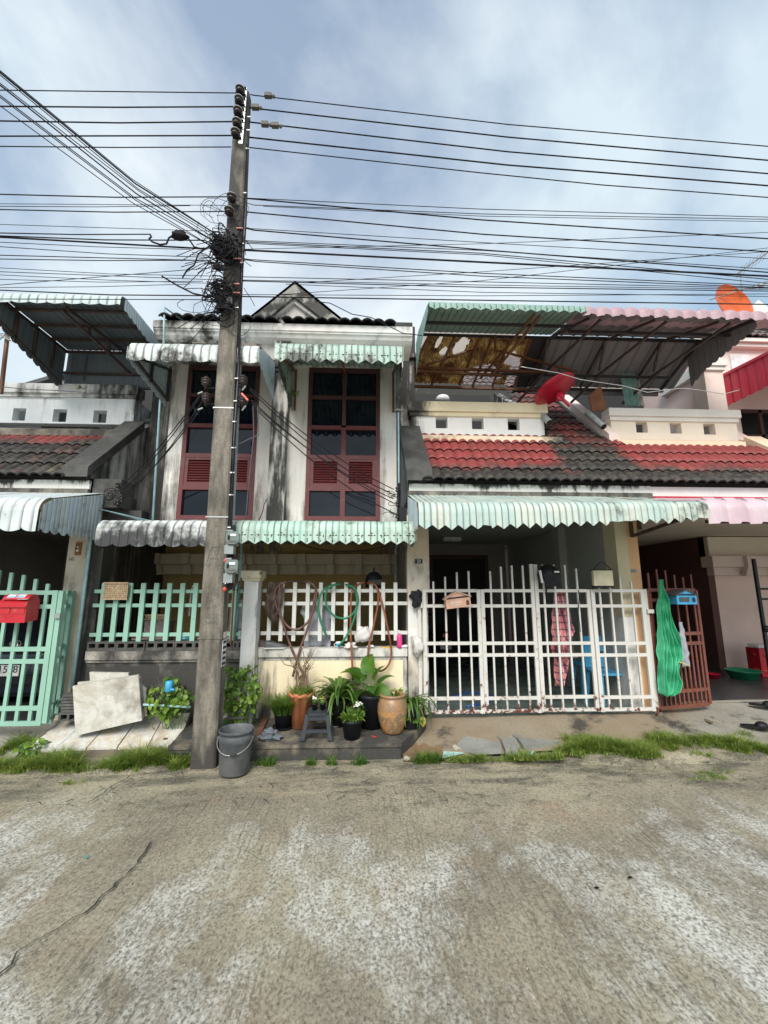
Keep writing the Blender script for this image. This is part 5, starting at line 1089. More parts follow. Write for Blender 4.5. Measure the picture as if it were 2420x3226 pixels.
# trunking and clipped cables down the right side
TK = MB(); xa, xb, ya, yb = pz(1.9)
zA, zB_ = Z_(715,1655,4.6), Z_(700,1850,4.6)
MB().box(xb-.02, xb+.055, ya+.02, ya+.10, zB_, zA).go('cable_trunking', M['black_plastic'], UP_)
for k, off in enumerate((.006, .020, .034)):
    pts = [Vector((pz(z)[1]+off*.8+.01, 4.62-.02*k, z)) for z in [zB_-.02+(7.3-zB_)*i/24 for i in range(25)]]
    for q in pts: q.x += .008*sin(q.z*3+k)
    MB().tube(pts, .009 if k else .012, 6).go('riser_cable', M['wire'] if k != 1 else M['wire_grey'], UP_)
MB().tube([Vector((pz(z)[1]+.02, 4.68, z)) for z in (2.45, 3.2, 4.1, 4.6)], .02, 8).go('conduit', M['meter'], UP_)
for y in (1838,1806,1770,1736,1699,1662,1560,1490,1412,1330,1265,1194,830,770,610,470,412,370):
    p = at(712, y, 4.6); xb = pz(p.z)[1]; MB().box(xb+.0, xb+.045, 4.575, 4.585, p.z-.006, p.z+.006).go('cable_clip', M['white_plastic'], UP_)
def meter(px, py, lab, seal=True):
    c = at(px, py, 4.55); t = thing('electric_meter', lab, 'electric meter', c, 'electric meters on the pole'); x, y, z = c
    MB().poly([(x-.065,4.50,z-.06),(x-.05,4.50,z+.085),(x+.045,4.50,z+.085),(x+.05,4.50,z-.06)], (0,.06,0)).go('housing', M['meter'], t)
    mb = MB(); mb.lathe([(0,-.055),(.062,-.055),(.072,-.045),(.072,.0)], (x+.01, 4.50, z+.015), 20, Matrix.Rotation(-pi/2, 3, 'X'), lambda v: Vector((max(-.066,min(.066,v.x*1.12)), max(-.066,min(.066,v.y*1.12)), v.z)))
    mb.go('glass_cover', M['meter_glass'], t)
    B('register', M['paper'], t, x-.01, x+.05, 4.438, 4.443, z+.03, z+.055); B('register_dial', M['black_plastic'], t, x-.035, x-.012, 4.438, 4.443, z-.005, z+.04); B('nameplate', M['ink_faded'], t, x-.03, x+.05, 4.438, 4.443, z-.03, z-.010)
    B('terminal_cover', M['meter'], t, x-.07, x+.02, 4.47, 4.56, z-.15, z-.06)
    MB().box(x-.06, x+.0, 4.47, 4.50, z+.085, z+.10).go('hanger', M['meter'], t)
    for k in range(3): MB().tube([Vector((x-.05+.03*k, 4.52, z-.14)), Vector((x-.04+.03*k, 4.51, z-.20)), Vector((x-.02+.04*k, 4.52, z-.23)), Vector((x+.02+.03*k, 4.53, z-.17+.02*k))], .007).go('lead', M['wire'], t)
    MB().ball((x-.055,4.49,z-.215),.022,4).go('seal', M['orange_red'], t)
meter(738,1702, 'upper of the two electric meters on the utility pole, hazy cover')
meter(735,1790, 'lower of the two electric meters on the utility pole, red seal below')
# ------------------------------------------------------------------ overhead cables
GW = 'overhead cables strung along the street'
def cable(pts, r, label, m='wire', group=GW, name='overhead_cable', n=6, sag=0.0):
    P = [Vector(p) for p in pts]; out = []
    for i in range(len(P)-1):
        k = 6
        for j in range(k): out.append(P[i].lerp(P[i+1], j/k))
    out.append(P[-1])
    if sag:
        for i, p in enumerate(out): t = i/(len(out)-1); p.z -= sag*4*t*(1-t)
    o = MB().tube(out, r, n).go(name, M[m], None, True); o['category'] = 'cable'; o['label'] = label
    if group: o['group'] = group
    return o
def ext(a, b, k): return b + (b-a)*k
ORD = ['topmost','second from the top','third from the top','fourth from the top','fifth from the top','sixth from the top','seventh from the top','eighth from the top','ninth from the top','tenth from the top','eleventh from the top','twelfth from the top','13th from the top','14th from the top','15th from the top','16th from the top','17th from the top','18th from the top','19th from the top','20th from the top','21st from the top','22nd from the top','23rd from the top','24th from the top','25th from the top','26th from the top','27th from the top']
left = [(284,293,745,3),(335,336,741,4),(381,383,737,4),(429,427,733,4),(461,463,729,3),(612,620,718,3.2),(642,647,712,1.6),(650,648,600,1.8),(660,666,712,3),(707,729,690,1.6),(734,738,473,3),(743,757,650,3.2),(747,784,650,4.5),(763,786,600,1.8),(777,811,670,2),(804,821,660,2.4),(816,820,640,2.4),(844,870,690,1.6),(856,882,690,1.8),(866,893,680,1.6),(880,886,640,1.6),(898,842,690,1.8),(906,895,600,1.6),(914,932,690,3),(942,944,680,2.2)]
YL = 4.52
for i, (ya, yb_, xe, wd) in enumerate(left):
    q = at(xe, yb_, YL+.01*(i % 5)); p = at(0, ya, YL+.01*(i % 5)); e = ext(q, p, 3.2); md = q.lerp(p, .5); md.z -= .012*(i % 3)
    cable([q, md, p, e], wd*.0021, '%s overhead cable running left from the utility pole' % ORD[i])
right = [([(800,300),(1600,392),(2420,461)],3),([(790,340),(1600,432),(2420,505)],4),([(790,385),(1600,478),(2420,547)],4),([(780,432),(1600,520),(2420,585)],4),([(780,464),(1520,545),(1900,583),(2090,597),(2420,622)],3),
 ([(778,624),(1520,659),(2420,684)],2),([(778,625),(1520,693),(2420,752)],3.6),([(800,646),(1520,674),(2420,691)],2),([(830,650),(1520,681),(2420,698)],1.6),([(780,668),(1520,738),(2420,793)],3.4),([(790,720),(1620,770),(2420,815)],1.8),([(800,725),(1520,787),(2420,858)],3.4),([(775,758),(1520,789),(2420,848)],2),([(775,762),(1520,798),(2420,880)],2.4),([(770,766),(1520,803),(2420,893)],2),([(770,785),(1520,768),(2420,732)],1.5),([(775,788),(1520,826),(2420,870)],5),([(790,818),(1520,861),(2420,900)],2.4),([(810,824),(1520,870),(2420,906)],2.4),([(760,872),(1520,888),(2420,908)],2),([(960,890),(1520,856),(2420,793)],1.5),([(760,885),(1520,905),(2420,917)],2.6),([(760,882),(1520,898),(2420,912)],1.8),([(900,895),(1520,921),(2420,934)],1.7),([(870,929),(1520,884),(2420,781)],1.5),([(760,928),(1520,932),(2420,926)],1.7),([(760,934),(1520,946),(2420,959)],3.2)]
for i, (pts, wd) in enumerate(right):
    YY = 4.66+.01*(i % 4); P = [at(x, y, YY) for x, y in pts]; P.append(ext(P[-2], P[-1], 1.2))
    if pts[0][0] < 815: P.insert(0, Vector((-1.56, 4.66, P[0].z+.01)))
    cable(P, wd*.0022, '%s overhead cable running right from the utility pole' % ORD[i])
kn = at(700,778,4.5)
for i, (y0, x1_, y1_, wd) in enumerate([(222,650,712,2),(228,672,735,3.6),(236,690,760,2),(262,700,760,2),(268,690,772,3),(300,684,775,2.2),(306,690,785,2.2),(333,680,786,2)]):
    p = at(0, y0, 2.9+.05*i); q = at(x1_, y1_, 4.5); e = ext(q, p, 2.6); m1 = q.lerp(p, .45); m1.z -= .10
    cable([q+Vector((.05*(i%3),0,-.02)), m1, p, e], wd*.0021, '%s cable of the bundle slanting from the pole towards upper left' % ORD[i], group='cables slanting from the pole across the road')
GD = 'service cables dropping from the pole to the houses'
for i, (a, b) in enumerate([((787,1221),(1241,1542)),((787,1228),(1245,1560)),((793,1270),(1240,1572)),((795,1276),(1248,1620)),((790,1260),(1246,1588))]):
    cable([at(*a, 4.6), at(*b, 5.35)], .006, '%s service cable slanting from the pole across the right window' % ORD[i], group=GD, name='service_cable', sag=.10+.03*(i%2))
for i, (a, b) in enumerate([((630,1246),(385,1530)),((634,1246),(390,1540)),((632,1290),(370,1572)),((640,1262),(360,1590))]):
    cable([at(*a, 4.58), at(*b, 5.3)], .006, '%s service cable slanting down left from the pole' % ORD[i], group=GD, name='service_cable', sag=.06+.02*i)
cable([at(p[0],p[1],4.62) for p in [(995,950),(1040,955),(1080,975),(1110,990),(1170,1000),(1220,1025),(1270,1050),(1330,1057)]], .005, 'thin loose cable wandering from the cables to the green canopy', name='service_cable', group=None)
cable([at(p[0],p[1],5.3) for p in [(1640,1155),(1760,1175),(1830,1196),(1960,1215),(2040,1236),(2150,1223),(2200,1228),(2280,1242),(2330,1228)]], .005, 'pale cable looping past the red dish and the hanging shirt', m='steel', name='service_cable', group=None)
cable([at(p[0],p[1],5.1) for p in [(0,1218),(80,1226),(180,1230),(270,1236)]], .005, 'grey cable lying across the left balcony wall top', m='wire_grey', name='service_cable', group=None)
cable([at(p[0],p[1],4.47) for p in [(510,870),(560,900),(610,925),(660,935),(700,932)]], .009, 'cut cable end hanging left of the pole tangle', name='loose_cable', group=None)
cable([at(p[0],p[1],4.47) for p in [(473,738),(477,746),(470,752),(480,762),(505,771),(525,768),(532,750),(545,741),(590,746),(600,760),(612,778),(630,783)]], .010, 'thick looped cable with splice case left of the pole', name='loose_cable', group=None)
sp = at(566,742,4.45); tag(MB().ball(sp, .09, 7, (1.1,.6,.5), .5, 4).go('splice_case', M['wire'], None, True), 'dark cable splice case with dangling tails left of the pole', 'splice case')
cable([at(p[0],p[1],4.47) for p in [(575,875),(590,850),(612,835),(625,800),(660,775)]], .009, 'cut cable tail curling below the pole tangle', name='loose_cable', group=None)
cable([at(p[0],p[1],5.3) for p in [(1228,1718) ,(1150,1735),(1060,1738),(1000,1730),(945,1716)]], .007, 'black cable sagging beneath the mint lace awning', name='loose_cable', group=None)
cable([at(p[0],p[1],5.5) for p in [(843,1568),(832,1590),(828,1610),(812,1650)]], .005, 'short black cable curling down the wall right of the pole', name='loose_cable', group=None)
for i, (x, y, yb2, x2) in enumerate([(797,1290,1640,774),(812,1290,1400,752),(798,1100,1090,800)][:2]):
    cable([at(x, y-10, 4.6), at(x+3, y+80, 4.6), at((x+x2)/2, (y+yb2)/2+40, 4.6), at(x2, yb2, 4.6)], .006, ['longer','shorter'][i]+' grey cable hanging from the right insulators down to the meters', m='wire_grey', name='loose_cable', group=None)
M['clamp_faded'] = plain('faded red clamp', (.30,.07,.04), .5, .6, 30)
R = random.Random(11)
tg_ = MB()
def loop(c, r, n=9, rr=.005, sy=.08):
    a0 = R.uniform(0, 6.28); el = R.uniform(.5, 1.2); pts = []; tot = R.uniform(2.5, 6.5); ph = R.uniform(0, 6)
    for i in range(n+1):
        a = a0+tot*i/n; q = r*(1+.25*sin(a*2+ph)); pts.append(Vector((c.x+q*cos(a), c.y+sy*sin(a*1.3+ph), c.z+q*el*sin(a))))
    tg_.tube(pts, rr, 5)
for k in range(60): loop(at(R.gauss(702,14), R.gauss(778,22), 4.48), R.uniform(.02,.12), 9, R.uniform(.003,.007))
for k in range(15): loop(at(R.gauss(690,26), R.gauss(700,40), 4.46), R.uniform(.06,.24), 12, .0028)
for k in range(60): loop(at(R.gauss(694,13), R.gauss(925,28), 4.48), R.uniform(.02,.11), 9, R.uniform(.003,.007))
for k in range(11): loop(at(R.gauss(690,26), R.gauss(950,50), 4.47), R.uniform(.08,.24), 12, .0032)
for k in range(26):                               # free ends
    a = at(R.gauss(692,8), R.choice((780,830,930,980)), 4.5); v = Vector((R.uniform(-.45,-.05), R.uniform(-.1,.1), R.uniform(-.45,.12)))
    tg_.tube([a, a+v*.5+Vector((0,0,.05)), a+v], .0042, 5)
for k in range(16): 
    a = at(R.uniform(720,775), R.uniform(640,960), 4.53); b = a+Vector((R.uniform(-.05,.3), 0, R.uniform(-.5,.1))); tg_.tube([a, a.lerp(b,.5)+Vector((.05,-.04,-.08)), b], .004, 5)
tg_.go('cable_tangle', M['wire'], UP_, True, kind='stuff')
cl = MB()
for k in range(70):
    c = at(R.gauss(697,14), R.choice((770,780,835,900,925,950,965))+R.gauss(0,12), 4.46); cl.ball(c, R.uniform(.015,.035), 3, (1.4,.7,.8))
for k in range(16): c = at(R.uniform(735,760), R.choice((720,745,760,815,898,925))+R.gauss(0,5), 4.53); cl.ball(c, .022, 3)
cl.go('cable_clamps', M['wire'], UP_, kind='stuff')
MB().ball(at(703,778,4.5), .10, 7, (1.0,.6,1.5), 1.2, 3).go('junction_box', M['black_plastic'], UP_)
MB().ball(at(703,950,4.5), .09, 7, (1.0,.6,1.6), 1.2, 8).go('junction_box', M['black_plastic'], UP_)
for px, y in ((758,722),(752,818),(746,897),(748,925)):
    c = at(px, y, 4.53); MB().box(c.x-.045, c.x+.035, 4.51, 4.545, c.z-.008, c.z+.008).go('orange_clamp', M['clamp_faded'], UP_)
for px, py, yy in ((845,303,4.6),(805,340,4.64),(835,393,4.64),(867,397,4.64),(745,648,4.6)):
    c = at(px, py, yy); tag(MB().box(c.x-.045, c.x+.045, yy-.03, yy+.02, c.z-.022, c.z+.03).ball(c+Vector((.07,0,0)), .024, 4).go('cable_connector', M['ink_faded'], None), 'small connector clamped on the cable %s' % {845:'on the topmost right cable',805:'on the second right cable',835:'left one of two on the third right cable',867:'right one of two on the third right cable',745:'beside the middle insulators'}[px], 'connector', 'connectors clamped on the cables')
# brackets where the drops land
for nm, px, pys, lab in (('wall_bracket', 1252, (1542, 1588, 1625), 'black wall bracket with insulators right of the right window'), ('wall_bracket', 372, (1530, 1585), 'black wall bracket with insulators on the mouldy wall at left')):
    t = thing(nm, lab, 'bracket', at(px, pys[1], 5.35), 'wall brackets for the service cables')
    a, b = at(px+6, pys[0]-20, 5.45), at(px+6, pys[-1]+25, 5.45); MB().beam(a, b, .03).go('bar', M['wire'], t)
    for y in pys: c = at(px, y, 5.38); spool(c, t, .028, .06)
    mb = MB()
    for k in range(9):
        c = at(px+R.uniform(-30,10), R.uniform(pys[0],pys[-1]), 5.34); rr = R.uniform(.03,.08); a0 = R.uniform(0,6)
        mb.tube([c+Vector((rr*cos(a0+t_), .02*sin(t_), rr*.6*sin(a0+t_))) for t_ in [i*.5 for i in range(9)]], .004, 5)
    mb.go('loops', M['wire'], t, True, kind='stuff')
MB().box(X_(1258,1625,5.4), X_(1280,1625,5.4), 5.36, 5.5, Z_(1270,1655,5.4), Z_(1270,1600,5.4)).go('junction_box', M['black_plastic'], bpy.data.objects['wall_bracket'])

# ------------------------------------------------------------------ water pipes
def pipe(pts, r, label, m='pvc', joint=(), name='water_pipe', **k):
    t = thing(name, label, 'pipe', pts[0], 'pale blue water pipes')
    MB().tube(pts, r, 8).go('pipe', M[m], t, True)
    for p in joint: MB().ball(p, r*1.7, 5).go('elbow', M['pvc_joint'], t, True)
a, b, c = at(297,1600,5.30), at(480,1645,5.52), at(228,2168,5.30)
pipe([c, a, b], .020, 'pale blue water pipe down the left pillar with teal elbow', joint=[a])
a = at(518,968,5.30); b = at(582,1014,5.45); pipe([at(481,1643,5.56), at(507,1225,5.56), at(510,1150,5.5), at(516,1080,5.30), a, b], .014, 'thin pale blue pipe up the left upstairs wall', joint=[])
pipe([Vector((X_(757,1800,5.5),5.5,2.4)), Vector((X_(757,1800,5.5),5.5,.9))], .018, 'pale blue pipe standing behind the white pillar')
pipe([at(1258,1655,5.5), at(1255,1300,5.5), ], .012, 'thin grey conduit beside the right upstairs window', m='pvc')
pipe([at(1245,1290,5.45), at(1278,1293,6.0)], .016, 'short grey stub pipe poking from the pillar by the balcony', m='meter')
for (a, b, lab) in ((at(1850,1300,6.5), at(1902,1345,6.2), 'grey drain pipe lying beside the peach balcony wall'), (at(1710,1308,6.5), at(1732,1332,6.3), 'grey drain spout at the right end of the cream balcony wall')):
    t = thing('drain_pipe', lab, 'pipe', a); MB().tube([a, b], .05, 12, cap=False).go('pipe', M['meter'], t, True); MB().tube([b-(b-a)*.02, b], .044, 12).go('bore', M['black'], t)

# ------------------------------------------------------------------ things on and behind the railings
def go1(mb, name, m, label, cat, smooth=False, group=None): return tag(mb.go(name, M[m] if isinstance(m, str) else m, None, smooth), label, cat, group)
def hose(zp, Y, r, m, label, name='garden_hose', z0=(650,1600,2.37)):
    P = [at(z0[0]+x/z0[2], z0[1]+y/z0[2], Y if not d else Y+d[0]) for x, y, *d in zp]
    out = []
    for i in range(len(P)-1):                     # Catmull-Rom
        p0, p1, p2, p3 = P[max(i-1,0)], P[i], P[i+1], P[min(i+2,len(P)-1)]
        for k in range(6):
            t = k/6; out.append(.5*((2*p1)+(p2-p0)*t+(2*p0-5*p1+4*p2-p3)*t*t+(-p0+3*p1-3*p2+p3)*t**3))
    out.append(P[-1]); return out
M['hose_brown'] = plain('brown rubber hose', (.13,.065,.05), .45, .5, 10); M['hose_green'] = plain('green hose', (.02,.17,.085), .4); M['hose_orange'] = plain('faded orange hose', (.24,.075,.035), .45, .6, 8)
hs = thing('garden_hose', 'brown hose looped over the left of the white railing, tails crossing above the dry branches', 'hose', at(930,1900,5.33))
for zp in ([(600,552),(530,590),(512,680),(545,790),(610,885),(680,908),(760,850),(808,740),(822,620),(780,560),(700,548,.12),(600,552,.12)], [(548,580),(545,740),(590,920),(650,1080),(700,1190),(755,1295)], [(815,620),(795,760),(750,920),(705,1040),(670,1170),(645,1260)]):
    MB().tube(hose(zp, 5.30, 0, 0, 0), .014, 7).go('coil', M['hose_brown'], hs, True)
hs = thing('garden_hose', 'green hose coiled over the middle of the white railing', 'hose', at(1060,1900,5.33))
for zp in ([(1040,572,.06),(1105,600),(1132,690),(1105,780),(1035,825),(955,805),(900,730),(892,640),(930,585),(1000,570,.06)], [(1070,580,.06),(1120,640),(1122,760),(1085,880),(1040,970),(985,1035)], [(940,575,.06),(870,620),(836,720),(850,830),(900,962)]):
    MB().tube(hose(zp, 5.29, 0, 0, 0), .014, 7).go('coil', M['hose_green'], hs, True)
hs = thing('garden_hose', 'orange brown hose hanging in a long loop from the right of the white railing', 'hose', at(1190,1900,5.33))
for zp in ([(1200,560,.10),(1265,580),(1285,690),(1250,880),(1213,1040),(1218,1150),(1290,1217),(1355,1180),(1382,1080),(1358,920),(1325,760),(1280,600)],):
    MB().tube(hose(zp, 5.29, 0, 0, 0), .0125, 7).go('loop', M['hose_orange'], hs, True)
hs = thing('garden_hose', 'orange brown hose hanging straight down the cream panel', 'hose', at(1105,1900,5.33))
MB().tube(hose([(1180,555,.10),(1120,580,.06),(1085,640),(1078,800),(1080,980),(1088,1120),(1095,1285)], 5.29, 0, 0, 0), .0125, 7).go('hose', M['hose_orange'], hs, True)
# woven mat
wm = thing('woven_mat', 'small woven straw mat hung on the mint green railing', 'mat', at(364,1862,5.3))
M['straw'] = plain('woven straw', (.45,.33,.20), .8, .35, 30); M['straw_dark'] = plain('straw gap', (.07,.045,.025), .9)
a, b = at(322,1888,5.33), at(405,1836,5.33); wdt = b.x-a.x; hgt = b.z-a.z
MB().grid(lambda u, v: (a.x+wdt*u+.006*sin(v*3), 5.338, a.z+hgt*v), 4, 4).go('backing', M['straw_dark'], wm)
nxx, nzz = 13, 9
for i in range(nxx):
    mb = MB(); x = a.x+wdt*(i+.5)/nxx; ww = wdt/nxx*.36
    mb.grid(lambda u, v: (x+(2*u-1)*ww+.006*sin(v*3), 5.331-.004*(1 if (int(v*nzz*1.0)+i) % 2 else -1)*abs(sin(v*nzz*pi)), a.z+hgt*v), 2, nzz*3); mb.go('strip', M['straw'], wm)
for j in range(nzz):
    mb = MB(); z = a.z+hgt*(j+.5)/nzz; ww = hgt/nzz*.36
    mb.grid(lambda u, v: (a.x+wdt*u, 5.331+.004*(1 if (int(u*nxx)+j) % 2 else -1)*abs(sin(u*nxx*pi)), z+(2*v-1)*ww), nxx*3, 2); mb.go('strip', M['straw'], wm)
MB().box(a.x-.004, b.x+.004, 5.322, 5.34, b.z-.008, b.z+.006).box(a.x-.004, b.x+.004, 5.322, 5.34, a.z-.006, a.z+.008).go('hem', M['straw'], wm)
go1(MB().tube([at(739,1826,5.30), at(727,2030,5.34)], .012, 7), 'iron_rod', 'rust', 'rusty iron rod leaning on the mint railing between pole and pillar', 'rod')
def cloth(zp, Y, m, name, label, folds=5, amp=.025, cat='cloth', thick=.006, sd=1, nu=36, nv=30, z0=None):
    """hanging cloth: zp = rows (y, xl, xr) from the top down in photo pixels"""
    mb = MB()
    def f(u, v, o=0):
        for (ya, la, ra_), (yb, lb, rb2) in zip(zp, zp[1:]):
            ta = (ya-zp[0][0])/(zp[-1][0]-zp[0][0]); tb_ = (yb-zp[0][0])/(zp[-1][0]-zp[0][0])
            if ta-1e-6 <= v <= tb_+1e-6: k = (v-ta)/(tb_-ta); l = la+(lb-la)*k; r_ = ra_+(rb2-ra_)*k; break
        y = zp[0][0]+(zp[-1][0]-zp[0][0])*v
        l += 5*mnoise.noise(Vector((v*9, sd, 1)))*min(1,v*6); r_ += 6*mnoise.noise(Vector((v*8, sd, 7)))*min(1,v*6); y += 5*mnoise.noise(Vector((u*5, sd, 4)))*v
        p = at(l+(r_-l)*u, y, Y); w = amp*(.35+.65*v); p.y += w*sin(u*folds*2*pi+sd+1.5*sin(v*4+sd))+.5*amp*mnoise.noise(Vector((u*5, v*6, sd)))*2+o; return p
    mb.grid(lambda u, v: f(u, v), nu, nv).grid(lambda u, v: f(u, v, thick), nu, nv)
    n = (nu+1)*(nv+1)
    for i in range(nu): mb.f += [(i, n+i, n+i+1, i+1), (nv*(nu+1)+i, nv*(nu+1)+i+1, n+nv*(nu+1)+i+1, n+nv*(nu+1)+i)]
    for j in range(nv): mb.f += [(j*(nu+1), (j+1)*(nu+1), n+(j+1)*(nu+1), n+j*(nu+1)), (j*(nu+1)+nu, n+j*(nu+1)+nu, n+(j+1)*(nu+1)+nu, (j+1)*(nu+1)+nu)]
    return go1(mb, name, m, label, cat, True)
M['cl_brown'] = plain('brown cloth', (.10,.07,.055), .9, .4, 12); M['cl_grey'] = plain('grey cotton', (.34,.35,.39), .9); M['cl_white'] = plain('off white cotton', (.62,.60,.56), .9); M['cl_teal'] = plain('pale teal cotton', (.22,.38,.35), .9); M['cl_black'] = plain('black cloth', (.012,.012,.014), .9)
cloth([(1836,842,892),(1870,838,895),(1900,832,890),(1935,840,876),(1965,860,872)], 5.30, 'cl_brown', 'cloth', 'brown cloth hung at the left end of the white railing', 3, .03)
cloth([(1886,985,1012),(1900,955,1042),(1930,946,1048),(1955,958,1040),(2036,958,1042)], 5.52, 'cl_grey', 'shirt', 'grey shirt on a hanger behind the white railing', 3, .02, 'shirt')
def shoe(c, ang, L, m, label, sole='cl_white'):
    t = thing('shoe', label, 'shoe', c, 'pair of dark trainers on the wall'); Rz = Matrix.Rotation(ang, 3, 'Z'); mb = MB()
    secs = [(0,.032,.07),(.15,.038,.085),(.35,.036,.075),(.55,.04,.055),(.8,.046,.042),(.95,.036,.03),(1,.012,.02)]
    n = 10; base_ = len(mb.v)
    for s, w_, h in secs:
        for k in range(n): a_ = pi*k/(n-1); mb.v.append(tuple(Vector(c)+Rz @ Vector(((s-.5)*L, -w_*cos(a_), .012+h*sin(a_)**.7))))
    for i in range(len(secs)-1):
        for k in range(n-1): mb.f.append((i*n+k, i*n+k+1, (i+1)*n+k+1, (i+1)*n+k))
    mb.f += [tuple(range(n)), tuple((len(secs)-1)*n+k for k in range(n))[::-1]]
    mb.go('upper', M[m], t, True)
    so = []; 
    for s, w_, h in secs: so.append(Vector(c)+Rz @ Vector(((s-.5)*L, -w_-.003, 0)))
    for s, w_, h in secs[::-1]: so.append(Vector(c)+Rz @ Vector(((s-.5)*L, w_+.003, 0)))
    MB().poly(so, (0,0,.014)).go('sole', M[sole], t)
    c2 = Vector(c)+Rz @ Vector((-.27*L, 0, .078)); MB().lathe([(.0,0),(.024,0),(.028,.004),(.024,.012)], c2, 12).go('opening', M['black'], t)
    return t
zt_w = Z_(1040,2042,5.35)
shoe(Vector((X_(848,2040,5.36), 5.38, zt_w+.002)), .1, .25, 'cl_brown', 'further of the two dark trainers on the low wall'); shoe(Vector((X_(868,2043,5.34), 5.345, zt_w+.002)), .12, .26, 'grey_roof', 'nearer of the two dark trainers on the low wall')
M['bag'] = (lambda n: n.set(col=(.8,.78,.76), rough=.25, alpha=.62))(NT('thin plastic bag'))
go1(MB().ball(at(1145,1998,5.31)+Vector((0,0,0)), .095, 12, (1.05,.7,1.0), .55, 3), 'plastic_bag', 'bag', 'stuffed translucent white plastic bag on the white railing wall', 'plastic bag', True)
def lath(name, prof, px, py, Y, m, label, cat, n=20, z=None): 
    c = at(px, py, Y); c.z = c.z if z is None else z; t = thing(name, label, cat, c); MB().lathe(prof, c, n).go('body', M[m], t, True); return t, c
t, c = lath('cup', [(0,0),(.03,0),(.036,.07),(.033,.07),(.028,.01),(0,.01)], 1067, 2040, 5.36, 'white_plastic', 'small white and blue cup on the low wall', 'cup', z=zt_w+.002)
MB().lathe([(.0335,.02),(.0352,.055)], c, 20).go('blue_pattern', M['blue_box'], t); MB().tube([c+Vector((-.03,0,.05)), c+Vector((-.055,0,.045)), c+Vector((-.05,0,.02)), c+Vector((-.03,0,.018))], .004).go('handle', M['white_plastic'], t)
t, c = lath('pump_bottle', [(0,0),(.030,0),(.032,.02),(.032,.13),(.024,.15),(.012,.155),(.012,.165),(0,.165)], 1259, 2033, 5.34, 'cl_brown', 'pink pump bottle at the right end of the low wall', 'bottle', z=zt_w+.002)
M['pinkp'] = plain('magenta plastic', (.70,.05,.25), .35)
for o in bpy.data.objects:
    if o.parent == t: o.data.materials[0] = M['pinkp']
MB().tube([c+Vector((0,0,.165)), c+Vector((0,0,.20)), c+Vector((-.03,0,.197))], .006).go('pump', M['white_plastic'], t)
def crumple(px, py, Y, r, m, label, name='rag', sq=(1.3,.8,.6), z=None, sd=1, cat='rag', j=.9):
    c = at(px, py, Y); c.z = c.z if z is None else z; return go1(MB().ball(c, r, 9, sq, j, sd), name, m, label, cat, True)
crumple(1105,2028,5.33,.06,'cl_white','crumpled white rag hanging over the low wall by the cup',z=zt_w+.03,sd=2); crumple(1168,2032,5.33,.035,'cl_white','small white rag on the low wall below the plastic bag',z=zt_w+.02,sd=5); crumple(1276,2034,5.34,.03,'cl_white','tiny white rag beside the pink bottle',z=zt_w+.018,sd=6)
go1(MB().box(X_(1203,2032,5.34), X_(1240,2032,5.34), 5.33, 5.345, zt_w, zt_w+.014), 'yellow_stick', plain('yellow plastic', (.7,.42,.03), .5), 'small yellow stick lying on the low wall', 'stick')
crumple(1312,1885,5.28,.075,'cl_black','black cloth bundle tied beside the white gate post','cloth',(.9,.8,1.1),sd=7,cat='cloth'); crumple(1314,2035,5.27,.075,'cl_white','dirty white rag tied low on the white gate post','rag',(.8,.7,1.7),sd=8)
for px, py, nm, lab, Y in ((1178,1830,'helmet','black helmet hung behind the white railing below the corbels',5.55),):
    c = at(px, py, Y); t = thing(nm, lab, 'helmet', c); MB().lathe([(0,.12),(.06,.105),(.10,.05),(.11,-.02),(.10,-.08),(.09,-.085)], c, 18).go('shell', M['black_plastic'], t, True); MB().box(c.x-.07, c.x+.1, Y-.12, Y-.09, c.z-.05, c.z+.01).go('visor', M['glass'], t); MB().box(c.x-.01,c.x+.01,Y-.02,Y+.02,c.z+.12,c.z+.17).go('strap', M['cl_black'], t)
# helmet on the gate
c = at(1727,1808,5.22); t = thing('helmet', 'black helmet with white side stripe hanging on the white gate', 'helmet', c)
MB().lathe([(0,.115),(.07,.10),(.115,.05),(.13,-.01),(.125,-.06),(.11,-.09)], c, 22).go('shell', M['black_plastic'], t, True)
MB().poly([(c.x-.10,5.10,c.z-.02),(c.x+.09,5.09,c.z-.0),(c.x+.075,5.12,c.z-.15),(c.x-.06,5.12,c.z-.16)], (0,.012,0)).go('visor', M['glass'], t)
MB().tube([(c.x-.128+.02*s,5.15,c.z+.04-.15*s) for s in (0,.3,.6,1)], .016).go('stripe', M['white_plastic'], t); MB().box(c.x+.02,c.x+.08,5.085,5.09,c.z+.01,c.z+.03).go('white_mark', M['white_plastic'], t)
MB().tube([(c.x-.05,5.2,c.z-.1),(c.x-.045,5.2,c.z-.2),(c.x-.05,5.21,c.z-.24)], .012).go('strap', M['cl_black'], t)
